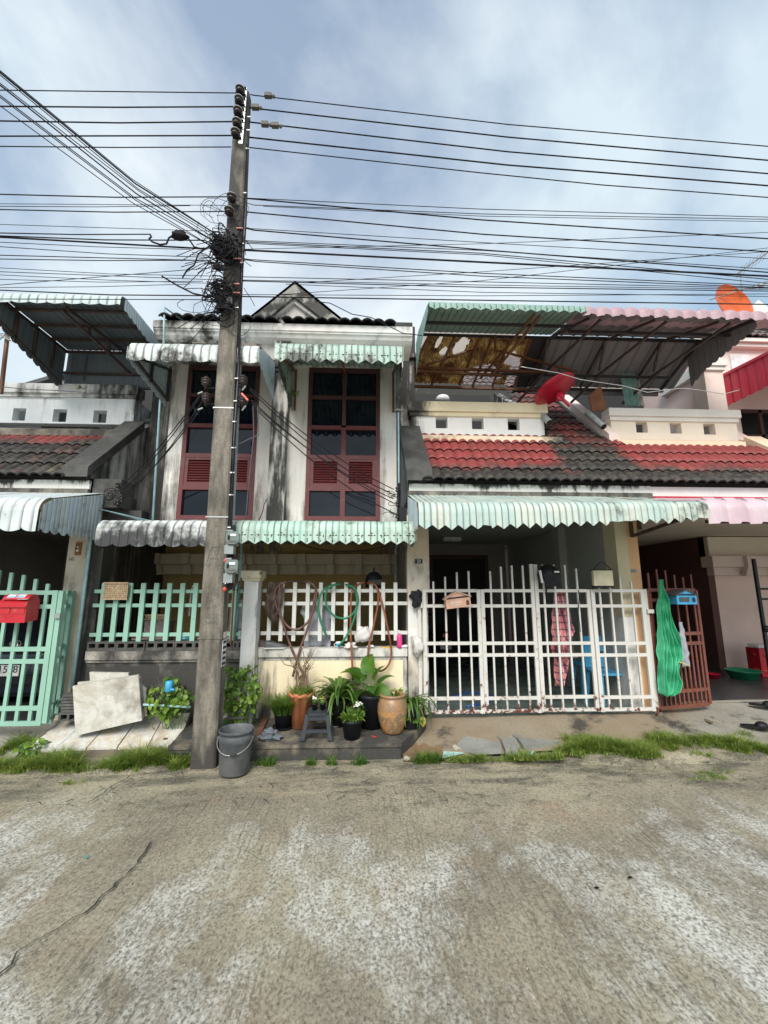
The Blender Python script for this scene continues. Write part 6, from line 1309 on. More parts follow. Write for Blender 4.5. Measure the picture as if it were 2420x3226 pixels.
# white folding lantern bag on the gate
t = thing('lantern_box', 'cream fabric box with black wire handle hung on the white gate', 'box', at(1900,1820,5.2))
a, b = at(1872,1848,5.2), at(1928,1797,5.2); MB().box(a.x, b.x, 5.19, 5.24, a.z+.01, b.z).go('box', M['cream_box'] if 'cream_box' in M else plain('cream fabric', (.66,.60,.42), .8), t)
MB().tube([(a.x+.0,5.2,b.z+.0),((a.x+b.x)/2-.02,5.2,b.z+.10),((a.x+b.x)/2+.02,5.2,b.z+.10),(b.x,5.2,b.z)], .005).go('handle', M['cl_black'], t); MB().box(a.x-.005,b.x+.005,5.18,5.25,b.z,b.z+.012).go('frame', M['cl_black'], t); MB().box(a.x-.005,b.x+.005,5.18,5.25,a.z-.012,a.z+.008).go('frame', M['cl_black'], t)
go1(MB().tube([at(1822,1858,5.25), at(1825,1880,5.24), at(1822,1930,5.25), at(1829,1990,5.25)], .006), 'strap', 'cl_black', 'thin black strap dangling from the top of the white gate', 'strap')
# plaid garment
def plaid():
    n = NT('pink plaid'); x, z = n.ax(0), n.ax(2); a = n.math('ADD', x, n.math('MULTIPLY', z, .12)); 
    def st(v, p, w_): f = n.math('FRACT', n.math('MULTIPLY', v, 1/p)); return n.math('LESS_THAN', f, w_)
    s1, s2 = st(a, .085, .22), st(z, .085, .22); c = n.mix(.55, (.66,.26,.26), (.70,.30,.30)); c = n.mix(n.math('MULTIPLY', s1, .75), c, (.06,.03,.08)); c = n.mix(n.math('MULTIPLY', s2, .75), c, (.06,.03,.08))
    c = n.mix(n.math('MULTIPLY', st(n.math('ADD', a, .045), .085, .07), .6), c, (.8,.7,.65)); return n.set(col=c, rough=.9)
M['plaid'] = plaid()
cloth([(1855,1748,1768),(1900,1740,1790),(1960,1738,1800),(1990,1736,1806),(2030,1740,1792),(2090,1744,1790),(2130,1748,1786),(2160,1752,1774)], 5.42, 'plaid', 'garment', 'pink plaid garment hanging inside the white gate', 3, .045, 'garment', sd=5)
# green net on maroon leaf
M['net'] = (lambda n: (n.set(col=n.mix(n.rng(n.noise(6,5),.35,.65), (.02,.30,.13), (.10,.55,.30)), rough=.3, alpha=.93)))(NT('green plastic net'))
cloth([(1826,2078,2086),(1870,2076,2100),(1930,2076,2112),(2000,2077,2135),(2040,2077,2152),(2070,2076,2150),(2090,2077,2140),(2150,2079,2145),(2180,2082,2128),(2190,2085,2105)], 5.20, 'net', 'plastic_net', 'bright green plastic net tied over the maroon gate leaf', 6, .055, 'net', sd=2, nu=90, nv=60)
cloth([(1960,2140,2150),(2040,2148,2168),(2100,2150,2174)], 5.26, 'cl_grey', 'cloth', 'faded mauve cloth strip behind the green net', 1, .01)
go1(MB().tube([at(2136,2084,5.17), at(2173,2097,5.16)], .006), 'yellow_rod', plain('yellow rod', (.6,.5,.12), .4), 'thin yellow rod sticking out of the green net', 'rod')

# number plate 23, shrine plaque
t = thing('number_plate', 'black house number plate reading 23 on the cream pillar', 'sign', at(1319,1768,5.35)); a, b = at(1308,1774,5.352), at(1331,1762,5.352)
B('plate', M['ink'], t, a.x, b.x, 5.352, 5.3595, a.z-.004, b.z+.004); text('numerals', '23', M['white_ink'], t, ((a.x+b.x)/2, 5.351, (a.z+b.z)/2), .052)
t = thing('plaque', 'small orange framed shrine plaque on the left pillar', 'plaque', at(247,1728,5.39)); a, b = at(236,1749,5.39), at(258,1708,5.39)
B('frame', plain('orange wood', (.35,.13,.03), .5), t, a.x, b.x, 5.38, 5.399, a.z, b.z); B('picture', M['paper'], t, a.x+.02, b.x-.02, 5.377, 5.3795, a.z+.03, b.z-.03)
pa_ = [o for o in bpy.data.objects if o.parent == t][-1]
for k, (u, v, w_, h) in enumerate(((.0,.04,.03,.03),(-.01,.0,.045,.02),(.01,-.05,.04,.02))): c = (a+b)/2; B('printed_mark', M['ink_faded'], pa_, c.x+u-w_/2, c.x+u+w_/2, 5.375, 5.3765, c.z+v-h/2, c.z+v+h/2)
c = at(226,1762,5.396); text('painted_word', 'ศรี', M['ink_faded'], H1, (c.x, 5.397, c.z), .055)
# satellite dishes
def dish(c, nrm, r, m, label, sup=None, sq=1.0):
    t = thing('satellite_dish', label, 'satellite dish', c); q = Vector(nrm).normalized().to_track_quat('Z', 'Y').to_matrix()
    MB().lathe([(r*s, .22*r*s*s*1.0) for s in (0,.2,.4,.6,.8,.95,1)]+[(r*1.01,.22*r+.004),(r*.99,.22*r-.012)]+[(r*s, .22*r*s*s-.012) for s in (.8,.5,.2,0)], c, 36, q).go('reflector', M[m], t, True)
    return t, q
M['dish_red'] = plain('crimson enamel', (.42,.008,.03), .35); M['dish_or'] = plain('orange enamel', (.62,.11,.015), .4)
c = at(1755,1237,6.2); t, q = dish(c, (-.35,.32,.9), .34, 'dish_red', 'red satellite dish tilted up between the two balconies')
MB().tube([c, c-q.col[2]*.12, c-q.col[2]*.14+Vector((.12,0,-.12))], .025).ball(c-q.col[2]*.1, .07, 6, (1,1,1), .4).go('mount', M['dish_red'], t); MB().tube([c+q.col[1]*.0+Vector((.33,0,.10)), at(1740,1160,6.2)], .008).go('feed_arm', M['dish_red'], t)
c = at(2300,968,7.0); t, q = dish(c, (.20,-1,.12), .43, 'dish_or', 'orange satellite dish above the pink canopy edge')
MB().tube([c+Vector((.05,.05,.4)), c+Vector((.45,-.2,.28)), c+Vector((.62,-.3,.42))], .012).ball(c+Vector((.45,-.22,.30)), .05, 5).go('feed_arm', M['meter'], t); MB().tube([c-q.col[2]*.05, c+Vector((.3,.2,-.6))], .02).go('mount', M['meter'], t)
t = thing('tv_antenna', 'aluminium TV antenna beside the orange dish', 'antenna', at(2340,900,7.0))
MB().tube([at(2338,915,7.0), at(2332,860,7.0)], .012).go('mast', M['meter'], t); MB().tube([at(2322,862,7.0), at(2420,795,6.6), at(2450,775,6.5)], .010).go('boom', M['meter'], t)
mb = MB()
for k in range(8): p = at(2330+k*12, 857-k*8, 7.0-.05*k); mb.tube([p+Vector((-.03,-.12,.05)), p+Vector((.03,.12,-.04))], .004, 4)
mb.go('elements', M['meter'], t, kind='stuff'); MB().tube([at(2236,945,6.9), at(2420,885,6.9)], .01).go('boom', M['meter'], t)
t = thing('tv_antenna', 'rusty post with small aerial at the left edge', 'antenna', Vector((X_(12,1240,6.0),6,4.4)))
MB().tube([at(3,1240,6.0), at(27,1030,6.0)], .028, 8).go('mast', M['rust'], t); 
for k, (a, b) in enumerate((((-20,1040),(32,1073)),((-10,1050),(40,1053)),((-10,1062),(42,1063)),((0,1070),(20,1050)))): MB().tube([at(*a,5.95), at(*b,5.9)], .007 if k else .012, 5).go('element', M['meter'], t)
# balcony things
go1(MB().poly([at(1856,1246,7.0), at(1893,1212,7.0), at(1912,1290,7.0), at(1868,1296,7.0)], (0,.04,0)), 'board', plain('brown board', (.36,.15,.08), .7), 'brown board leaning behind the peach balcony wall', 'board')
cloth([(1165,1975,2002),(1180,1955,2010),(1215,1962,2008),(1279,1968,2014)], 6.9, 'cl_teal', 'shirt', 'pale teal shirt hanging over the right balcony', 3, .025, 'shirt'); cloth([(1170,2004,2010),(1210,2006,2018),(1279,2012,2030)], 7.0, 'cl_white', 'shirt', 'white garment hanging behind the teal shirt', 2, .02, 'shirt')
cc = at(1395,1258,7.6); go1(MB().ball(cc, .11, 8, (1.2,1.2,.8)), 'globe_lamp', 'white_plastic', 'dim white globe lamp in the middle balcony', 'lamp', True)
go1(MB().poly([at(x, y, 4.9) for x, y in ((2255,1580),(2262,1575),(2285,1577),(2300,1583),(2330,1580),(2350,1584),(2358,1592),(2368,1598),(2366,1602),(2340,1598),(2318,1594),(2312,1588),(2290,1586))], (0,.10,.02)), 'black_rag', 'cl_black', 'black rag lying on the pale pink awning', 'rag')
# inside the porches and the garage
t = thing('washing_machine', 'off-white washing machine behind the mint railing, right of the pole', 'washing machine', (X_(730,2000,5.9),6.1,.3)); x0, x1 = X_(690,1950,5.8), X_(778,1950,5.8)
B('cabinet', M['cl_white'], t, x0, x1, 5.8, 6.3, .3, Z_(730,1988,5.8)); B('lid', M['cl_white'], t, x0+.01, x1-.01, 6.2, 6.26, Z_(730,1988,5.8), Z_(730,1890,6.2)); B('control_panel', M['meter'], t, x0, x1, 5.79, 5.799, .82, .95)
def basket(px0, px1, y0, y1, Y, label, m1, m2):
    t = thing('basket', label, 'basket', at((px0+px1)/2, y1, Y)); a, b = at(px0, y1, Y), at(px1, y0, Y)
    MB().box(a.x, b.x, Y, Y+.25, a.z-.5, a.z+(b.z-a.z)*.62).go('body', m1, t)
    mb = MB(); n = 12
    for i in range(n):
        for j in range(3):
            x = a.x+(b.x-a.x)*(i+.5*(j % 2)+.25)/n; z = a.z+(b.z-a.z)*(.66+.12*j); mb.box(x-.008, x+.014, Y-.01, Y+.01, z, z+.02)
    mb.go('weave', m2, t, kind='stuff')
basket(453,526,1935,1990,5.75,'patterned woven laundry basket behind the mint railing', plain('mauve weave', (.34,.26,.25), .8, .6, 60), M['straw'])
go1(MB().lathe([(0,0),(.09,0),(.11,.2),(.105,.2),(.085,.01)], (X_(587,2015,5.7),5.7,Z_(587,2022,5.7)-.1), 20), 'bucket', 'pvc_joint', 'blue bucket behind the mint railing beside the pole', 'bucket', True)
go1(MB().box(X_(415,2005,5.8), X_(495,2005,5.8), 5.8, 6.2, .3, Z_(450,2008,5.8)), 'chest', 'cl_white', 'low white chest behind the mint railing', 'chest')
go1(MB().box(X_(414,2003,5.8), X_(482,2003,5.8), 5.77, 6.1, Z_(450,2007,5.8), Z_(450,2001,5.8)), 'red_tray', 'dish_red', 'dark red tray on the white chest behind the mint railing', 'tray')
go1(MB().tube([at(596,1940,5.5), at(603,1860,5.5), at(610,1845,5.48), at(625,1842,5.45)], .012), 'hose_stub', 'cl_white', 'pale bent hose over the mint railing next to the pole', 'hose', True)
# blue plastic chair and table with food in the garage
ch = thing('plastic_chair', 'bright blue plastic chair inside the white gate', 'chair', (X_(1915,2180,5.9),5.9,.24))
cx_, cy_ = X_(1912,2120,5.75), 5.75
for sx in (-1,1):
    for sy in (-1,1): MB().beam((cx_+sx*.20,cy_+sy*.2,.235),(cx_+sx*.17,cy_+sy*.16,.62),.045).go('leg', M['blue_box'], ch)
B('seat', M['blue_box'], ch, cx_-.2, cx_+.2, cy_-.2, cy_+.2, .62, .65); 
mb = MB(); mb.grid(lambda u, v: (cx_+(u-.5)*.40*(1-.1*v), cy_+.20+.05*v-.10*(2*u-1)**2*.5, .66+.40*v), 8, 6, skip=lambda u, v: .25<u<.75 and .3<v<.55); mb.go('backrest', M['blue_box'], ch)
ch2 = thing('plastic_stool', 'blue plastic stool behind the plaid garment', 'stool', (X_(1850,2170,6.3),6.3,.24)); cx2 = X_(1850,2150,6.3)
for sx in (-1,1):
    for sy in (-1,1): MB().beam((cx2+sx*.15,6.3+sy*.15,.235),(cx2+sx*.11,6.3+sy*.11,.64),.04).go('leg', M['blue_box'], ch2)
B('seat', M['blue_box'], ch2, cx2-.15, cx2+.15, 6.15, 6.45, .64, .68)
tb_ = thing('side_table', 'low dark table with bottles inside the garage', 'table', (X_(1835,2150,6.9),6.9,.24)); tx = X_(1830,2110,6.9)
B('tabletop', M['white_plastic'], tb_, tx-.25, tx+.3, 6.7, 7.1, .66, .69)
for sx in (-.22,.27):
    for sy in (6.73,7.07): MB().beam((tx+sx,sy,.235),(tx+sx,sy,.66),.03).go('leg', M['truss_dark'], tb_)
for k, (dx_, m_, lab) in enumerate(((-.12,plain('lime plastic', (.25,.5,.03), .4),'lime green bottle on the garage table'),(.02,plain('yellow bottle', (.6,.45,.05), .4),'yellow bottle on the garage table'),(.14,M['white_plastic'],'white bottle on the garage table'))):
    go1(MB().lathe([(0,0),(.05,0),(.05,.14),(.02,.18),(.02,.2),(0,.2)], (tx+dx_, 6.85, .692), 12), 'bottle', m_, lab, 'bottle', True)
M['blue_hose'] = plain('blue hose', (.02,.10,.40), .4)
go1(MB().tube([gnd(*p, .245) for p in [(1352,2190),(1400,2200),(1440,2192),(1480,2180),(1530,2186),(1560,2195),(1540,2212),(1500,2220),(1470,2226)]], .012, 6), 'garden_hose', 'blue_hose', 'blue hose lying on the garage floor behind the white gate', 'hose', True)
c = gnd(1362,2250,.245); go1(MB().lathe([(0,0),(.04,0),(.042,.12),(.03,.15),(.015,.16),(0,.16)], (c.x, 5.42, .24), 14), 'bottle', 'white_plastic', 'white bottle at the foot of the white gate', 'bottle', True)
mt = thing('motorbike', 'dark motorbike parked deep inside the garage, tail plate showing', 'motorbike', (X_(1400,2100,8),8,.24)); mx = X_(1402,2000,7.2)
MB().ball((mx,7.6,.95), .28, 8, (.55,1.6,.5)).go('seat', M['black_plastic'], mt, True); MB().ball((mx,7.9,.7), .3, 8, (.5,1.4,.8)).go('body', M['car_paint'], mt, True)
for y in (7.6, 8.9): MB().lathe([(.2,-.05),(.29,-.05),(.3,0),(.29,.05),(.2,.05)], (mx, y, .54), 20, Matrix.Rotation(pi/2, 3, 'Y')).go('wheel', M['black_plastic'], mt)
MB().tube([(mx-.3,8.6,1.25),(mx,8.5,1.2),(mx+.3,8.6,1.25)], .02).go('handlebar', M['black_plastic'], mt)
B('tail_light', M['red_box'], mt, mx-.05, mx+.05, 7.13, 7.16, .93, .98); B('licence_plate', M['meter'], mt, mx-.09, mx+.09, 7.14, 7.15, .74, .88)
# terrace of the pink house
def tub(px, py, Y, r, h, m, lab, z):
    c = Vector((X_(px, py, Y), Y, z)); go1(MB().lathe([(0,0),(r*.75,0),(r,h),(r*1.06,h),(r*1.06,h+.01),(r*.97,h),(r*.72,.012),(0,.012)], c, 28), 'basin', m, lab, 'basin', True)
M['gplastic'] = plain('green basin plastic', (.02,.22,.11), .35)
tub(2340,2110,7.2,.24,.13,'gplastic','green plastic basin on the dark terrace',.236); tub(2243,2115,7.25,.11,.07,'dish_red','small red basin on the dark terrace',.236)
pk = thing('shrink_wrapped_pack', 'red shrink-wrapped pack beside the green basin', 'pack', (X_(2400,2080,7.4),7.4,.24)); x0 = X_(2368,2060,7.4)
for k in range(3): MB().ball((x0+.25, 7.4, .32+.15*k), .25, 10, (1.0,.6,.40), .3, k).go('layer', M['red_box'], pk, True)
MB().box(x0+.03, x0+.50, 7.28, 7.54, .24, .70).go('core', M['red_box'], pk)
B('top_sheet', M['bag'], pk, x0+.03, x0+.5, 7.28, 7.5, .71, .76)
def sandal(px, py, ang, lab):
    c = gnd(px, py, .10); t = thing('sandal', lab, 'sandal', c, 'pair of black sandals'); c = Vector((c.x, c.y, zz_ap(c))); Rz = Matrix.Rotation(ang, 3, 'Z')
    pts = [c+Rz @ Vector((.15*cos(a_), .052*sin(a_)*(1+.25*cos(a_)), 0)) for a_ in [2*pi*i/18 for i in range(18)]]
    MB().poly(pts, (0,0,.02)).go('sole', M['black_plastic'], t); MB().ball(c+Rz @ Vector((.05,0,.02)), .06, 7, (1.2,.95,.8)).go('strap', M['black_plastic'], t, True)
def zz_ap(c): return .05+.19*min(1,max(0,(c.y-4.6)/1.0))+.012
sandal(2385,2305,-.45,'nearer black sandal at the right edge'); sandal(2412,2262,-.5,'further black sandal at the right edge')
# ------------------------------------------------------------------ pots and plants
def leaf_mesh(name, L, W, m, bend=.3, kind='oval', nseg=5):
    mb = MB()
    for i in range(nseg+1):
        t = i/nseg
        if kind == 'oval': w_ = W*sin(pi*min(1, t*.97+.03))**.75*(1-.25*t)
        elif kind == 'heart': w_ = W*(1.0 if t < .2 else 1)*sqrt(max(0, 1-(t-.28)**2/.52))*(.75 if t == 0 else 1)
        else: w_ = W*(1-.15*t)*(1-t**3.0)+.001
        a = bend*t*t; x = L*t*cos(a); z = -L*t*sin(a)
        mb.v += [(x, -w_, z+w_*.35), (x, 0, z), (x, w_, z+w_*.35)]
    for i in range(nseg): mb.f += [(3*i, 3*i+1, 3*i+4, 3*i+3), (3*i+1, 3*i+2, 3*i+5, 3*i+4)]
    return mb.mesh(name, m, True)
def orient(c, az, el, roll=0): return Matrix.Translation(c) @ Matrix.Rotation(az, 4, 'Z') @ Matrix.Rotation(-el, 4, 'Y') @ Matrix.Rotation(roll, 4, 'X')
def pot(prof, c, m, label, rimm=None, soil=None, n=28, name='plant_pot', lx=None, cat='pot', wavy=0):
    t = thing(name, label, cat, c); MB().lathe(prof, c, n, None, lx).go('pot', M[m], t, True)
    if soil: MB().lathe([(0,soil[1]),(soil[0],soil[1])], c, 20).go('soil', M['soil'], t)
    return t
PZ_ = .152
def pc(px, py, z=PZ_):
    p = gnd(px, py, z)
    for _ in range(4): p = gnd(px, py, .152+.11*(p.y-4.72))
    return p
def pc2(px, Y): return Vector((X_(px, 2230, Y), Y, .152+.11*(Y-4.72)))
def radial(t, c, n, me, el=(.2,1.3), sc=(.7,1.1), r0=.03, R=rnd, name='leaf', dz=.0, squash=1):
    for i in range(n):
        az = R.uniform(0, 2*pi); e = R.uniform(*el); s = R.uniform(*sc); o = Vector((cos(az)*r0*R.random(), sin(az)*r0*R.random(), dz))
        link(name, me, t, orient(c+o, az, e, R.uniform(-.3,.3)) @ Matrix.Scale(s, 4))
def grassmesh(mb, c, n, h, spread, R, lean=.5, W_=.0035):
    for i in range(n):
        a = R.uniform(0, 2*pi); r = spread*sqrt(R.random()); x, y = c[0]+r*cos(a), c[1]+r*sin(a); hh = h*R.uniform(.5, 1.15); az = R.uniform(0, 2*pi); l = lean*R.uniform(.2, 1.4)*hh; w_ = W_*(.7+.6*R.random())
        dx, dy = cos(az), sin(az); px_, py_ = -dy*w_, dx*w_; z = c[2]; b = len(mb.v)
        for t in (0, .45, .8): k = 1-t*.75; mb.v += [(x+dx*l*t*t-px_*k, y+dy*l*t*t-py_*k, z+hh*t*(1-.15*t)), (x+dx*l*t*t+px_*k, y+dy*l*t*t+py_*k, z+hh*t*(1-.15*t))]
        mb.v.append((x+dx*l*1.1, y+dy*l*1.1, z+hh*.9)); mb.f += [(b,b+1,b+3,b+2),(b+2,b+3,b+5,b+4),(b+4,b+5,b+6)]
    return mb
lf_vine = leaf_mesh('leaf', .085, .034, M['leaf'], .5, 'heart'); lf_vineY = leaf_mesh('leaf', .10, .04, M['leaf_yellow'], .4, 'heart')
lf_strap = leaf_mesh('leaf', .30, .018, M['leaf_dark'], .9, 'strap', 7); lf_small = leaf_mesh('leaf', .05, .010, M['leaf'], .4); lf_taro = leaf_mesh('leaf', .24, .085, M['leaf_big'], .35, 'heart', 8)
# vines
def vine(label, c, rx, ry, rz, n, sd, trail=(), down=.6):
    R = random.Random(sd); t = thing('vine', label, 'vine', (c.x, c.y, .15))
    mb = MB()
    for k in range(10):
        a = Vector((c.x+R.uniform(-rx,rx)*.5, c.y+.05, .1)); b = c+Vector((R.uniform(-rx,rx), R.uniform(-ry,0), R.uniform(-.2,rz))); mb.tube([a, a.lerp(b,.5)+Vector((R.uniform(-.06,.06),0,.05)), b], .004, 5)
    mb.go('stem', M['green_stem'], t, kind='stuff')
    i = 0
    while i < n:
        u = Vector((R.uniform(-1,1), R.uniform(-1,1), R.uniform(-1,1)))
        if u.length > 1 or u.length < .45 and R.random() < .7: continue
        q = 1+.35*mnoise.noise(Vector((u.x*2.2, u.z*2.2, sd))); p = c+Vector((u.x*rx*q, u.y*ry, u.z*rz*q)); i += 1
        me = lf_vineY if R.random() < .02 else lf_vine
        link('leaf', me, t, orient(p, -pi/2+R.gauss(0,.9), -down+R.gauss(0,.5), R.gauss(0,.6)) @ Matrix.Scale(R.uniform(.4,.95), 4))
    for (x, y, z_, k) in trail:
        for _ in range(k): p = gnd(x+R.gauss(0,14), y+R.gauss(0,8), z_)+Vector((0,0,R.uniform(0,.05))); link('leaf', lf_vine, t, orient(p, R.uniform(0,6.3), R.uniform(-.3,.6), R.gauss(0,.4)) @ Matrix.Scale(R.uniform(.6,1.1), 4))
    return t
vine('dense heart-leaved vine climbing right of the utility pole', at(755,2180,5.12), .25, .13, .32, 270, 1, [(820,2245,.18,24),(850,2225,.24,16),(790,2280,.17,18),(870,2232,.2,12),(730,2290,.16,10)])
vine('heart-leaved vine with blue pipe cap left of the utility pole', at(535,2205,5.05), .25, .12, .17, 160, 2, [(500,2190,.3,10),(575,2215,.25,10)])
vine('small patch of vine against the black wall left of the pole', at(545,2150,5.2), .10, .06, .07, 26, 5)
vine('creeping broad-leaved weed at the left edge of the grass', Vector((-3.35,4.86,.12)), .16, .12, .05, 46, 9, (), -.2)
mb = MB(); a = at(445,2185,5.15); b = at(585,2160,5.15)
go1(MB().tube([a, b], .012).tube([a+Vector((0,.02,-.05)), b+Vector((0,.02,-.03))], .01), 'black_pipe', 'black_plastic', 'black pipe run among the vine leaves left of the pole', 'pipe')
t = thing('standpipe', 'blue capped standpipe in the vine left of the pole', 'pipe', at(533,2168,4.98)); c = at(533,2168,4.98)
MB().lathe([(0,.075),(.035,.075),(.042,.06),(.042,-.03),(.036,-.035),(0,-.035)], c, 18).go('cap', M['blue_box'], t, True); MB().tube([c+Vector((.03,-.02,-.01)), c+Vector((.07,-.03,-.01))], .012).go('outlet', M['blue_box'], t)
pipe([at(452,2220,4.98), at(600,2228,4.98)], .013, 'pale blue pipe lying under the left vine')
go1(MB().box(X_(695,2150,4.9), X_(702,2150,4.9)+.02, 4.88, 4.92, Z_(700,2175,4.9), Z_(700,2140,4.9)), 'pipe_stub', 'pvc_joint', 'short blue pipe stub between pole and right vine', 'pipe')
# bucket
c = gnd(738,2432,0.004); H_ = .385; t = thing('bucket', 'worn dark grey paint bucket with wire handle at the foot of the pole', 'bucket', c)
M['bucket'] = (lambda n: (n.bump(n.noise(30,4), .2, .003), n.set(col=n.mix(n.rng(n.noise(4,7,(1,1,1),(1,1,1),.7), .42, .6), (.055,.062,.068), n.mix(n.noise(9,5), (.15,.155,.155), (.09,.09,.088))), rough=.62))[1])(NT('scuffed grey plastic'))
MB().lathe([(0,.0),(.128,0),(.136,.012),(.150,H_*.70),(.156,H_*.73),(.158,H_*.86),(.152,H_*.87),(.153,H_*.92),(.162,H_*.93),(.163,H_*.985),(.157,H_),(.150,H_*.98),(.146,H_*.6),(.126,.02),(0,.02)], c, 40).go('body', M['bucket'], t, True)
pts = [c+Vector((.163*cos(a_)*1.0, -.02-.155*sin(a_)*.98, H_*(.80-.28*sin(a_)))) for a_ in [pi*i/16 for i in range(17)]]
MB().tube(pts, .0028, 6).go('handle', M['steel'], t, True)
for s in (-1,1): MB().ball(c+Vector((.160*s,-.02,H_*.80)), .014, 5).go('handle_lug', M['bucket'], t)
p = pts[8]; MB().tube([pts[6], pts[7], pts[8]], .008, 6).go('grip', M['black_plastic'], t)
MB().lathe([(0,.16),(.14,.17)], c, 20).go('contents', M['black'], t); MB().poly([c+Vector((-.03,-.02,.17)), c+Vector((.03,-.05,.19)), c+Vector((.01,.03,.25))], (0,.003,0)).go('scrap', M['paper'], t)
# round pots
R = random.Random(21)
c = pc(893,2292); t = pot([(0,.012),(.085,.012),(.105,.15),(.112,.155),(.112,.165),(.10,.165),(.085,.03),(0,.03)], c, 'black_plastic', 'black pot of fine grass-like plant, leftmost pot on the slab', soil=(.098,.15))
MB().lathe([(0,0),(.11,0),(.12,.022),(.115,.022),(.105,.008),(0,.008)], c, 26).go('saucer', M['black_plastic'], t)
mb = MB(); grassmesh(mb, c+Vector((0,0,.15)), 900, .20, .12, R, 1.4, .0045); mb.go('foliage', M['grass'], t, kind='stuff')
c = pc2(950,5.13); t = pot([(0,0),(.10,0),(.128,.32),(.145,.33),(.147,.36),(.125,.36),(.09,.05),(0,.05)], c, 'terracotta', 'terracotta pot with wavy rim and bare branches', soil=(.122,.34), lx=lambda v: Vector((v.x*(1+.0), v.y, v.z+(.010*sin(atan2(v.y,v.x)*9) if v.z > .325 else 0))), n=54)
bm_ = MB(); R = random.Random(4)
for k in range(16):
    a_ = R.uniform(0,6.28); p = c+Vector((.05*cos(a_), .05*sin(a_), .34)); q = p+Vector((R.uniform(-.06,.06), R.uniform(-.04,.04), R.uniform(.15,.3))); r_ = q+Vector((R.uniform(-.14,.12), R.uniform(-.05,.05), R.uniform(.08,.24)))
    bm_.tube([p, p.lerp(q,.5)+Vector((R.uniform(-.015,.015),0,0)), q, q.lerp(r_,.5)+Vector((R.uniform(-.02,.02),0,0)), r_], .0085, 6, r2=.003)
    if k % 2: s_ = q.lerp(r_,.4); bm_.tube([s_, s_+Vector((R.uniform(-.12,.12),0,R.uniform(.05,.18)))], .004, 5, r2=.002)
p = c+Vector((-.03,0,.62)); bm_.tube([p, p+Vector((-.17,-.02,.04)), p+Vector((-.26,-.02,.16))], .007, 6, r2=.003)
bm_.go('branch', M['stem'], t, kind='stuff')
mb = MB(); grassmesh(mb, c+Vector((0,0,.34)), 420, .10, .13, R, 1.0, .0045); mb.go('weed', M['grass'], t, kind='stuff')
mb = MB(); 
for k in range(60): a_ = R.uniform(-1,0.4); q = c+Vector((.12*cos(a_)+.03, -.10+.1*sin(a_), R.uniform(.0,.2))); mb.tube([q, q+Vector((R.uniform(-.03,.03),-.01,-R.uniform(.03,.1)))], .0015, 4)
mb.go('hanging_root', M['stem'], t, kind='stuff')
c = pc(1058,2284); t = pot([(0,0),(.075,0),(.09,.13),(.098,.135),(.098,.15),(.085,.15),(0,.13)], c, 'meter', 'grey pot with fine ferny greens behind the stool', soil=(.085,.132))
R = random.Random(8); radial(t, c+Vector((0,0,.14)), 70, lf_small, (.2,1.4), (.7,1.3), .09, R, dz=.02); mb = MB(); grassmesh(mb, c+Vector((0,0,.13)), 240, .14, .10, R, 1.0); mb.go('foliage', M['grass'], t, kind='stuff')
MB().lathe([(0,0),(.09,0),(.1,.012),(0,.008)], c, 24).go('saucer', M['white_plastic'], t)
c = pc2(1065,5.17); t = pot([(0,0),(.10,0),(.125,.26),(.13,.27),(.12,.27),(0,.24)], c, 'black_plastic', 'big clump of strap leaves standing in a dark pot', soil=(.118,.245))
R = random.Random(12); radial(t, c+Vector((0,-.02,.30)), 90, lf_strap, (.05,1.35), (.8,1.4), .06, R)
c = pc2(1171,5.12); t = pot([(0,0),(.125,0),(.155,.30),(.168,.31),(.172,.345),(.155,.345),(.145,.30),(0,.30)], c, 'black_plastic', 'large black pot with broad taro leaves', soil=(.145,.305))
R = random.Random(3)
for az, el, s, hgt_ in ((2.6,.75,1.15,.16),(1.9,1.15,1.1,.24),(.7,1.1,.9,.17),(.2,.75,.9,.12),(4.6,.2,.9,.13),(5.5,-.3,1.0,.10),(3.9,-.2,.9,.08),(3.2,.6,1.0,.20)):
    b = c+Vector((R.uniform(-.04,.04), R.uniform(-.03,.03), .30)); e = b+Vector((cos(az)*.10, sin(az)*.05, hgt_)); MB().tube([b, b.lerp(e,.6)+Vector((0,0,.02)), e], .006, 6).go('stalk', M['green_stem'], t, True); link('leaf', lf_taro, t, orient(e, az, el, R.uniform(-.9,.9)) @ Matrix.Scale(s, 4))
c = pc(1109,2324); t = pot([(0,0),(.082,0),(.105,.15),(.116,.155),(.12,.185),(.108,.185),(.1,.15),(0,.15)], c, 'black_plastic', 'front black pot with leafy greens and small white flowers', soil=(.10,.16))
R = random.Random(6); radial(t, c+Vector((0,0,.17)), 150, lf_small, (.1,1.4), (.8,1.7), .11, R, dz=.02)
mb = MB()
for k in range(26): a_ = R.uniform(0,6.28); q = c+Vector((.09*cos(a_)*R.random(), .09*sin(a_)*R.random(), .17)); mb.tube([q, q+Vector((R.uniform(-.05,.07),R.uniform(-.03,.03),R.uniform(.04,.16)))], .0022, 4)
mb.go('stem', M['green_stem'], t, kind='stuff')
for k in range(44):
    p = c+Vector((R.gauss(.02,.06), R.gauss(0,.04), .20+R.random()*.12)); link('leaf', lf_small, t, orient(p, R.uniform(0,6.3), R.uniform(-.3,1.2), R.uniform(-1,1)) @ Matrix.Scale(R.uniform(.7,1.3), 4))
for k in range(16): p = c+Vector((.06+R.gauss(0,.028), -.03+R.gauss(0,.02), .335+R.gauss(0,.014))); MB().ball(p, .011, 3, (1.2,1.2,.6)).go('flower', M['flower'], t)
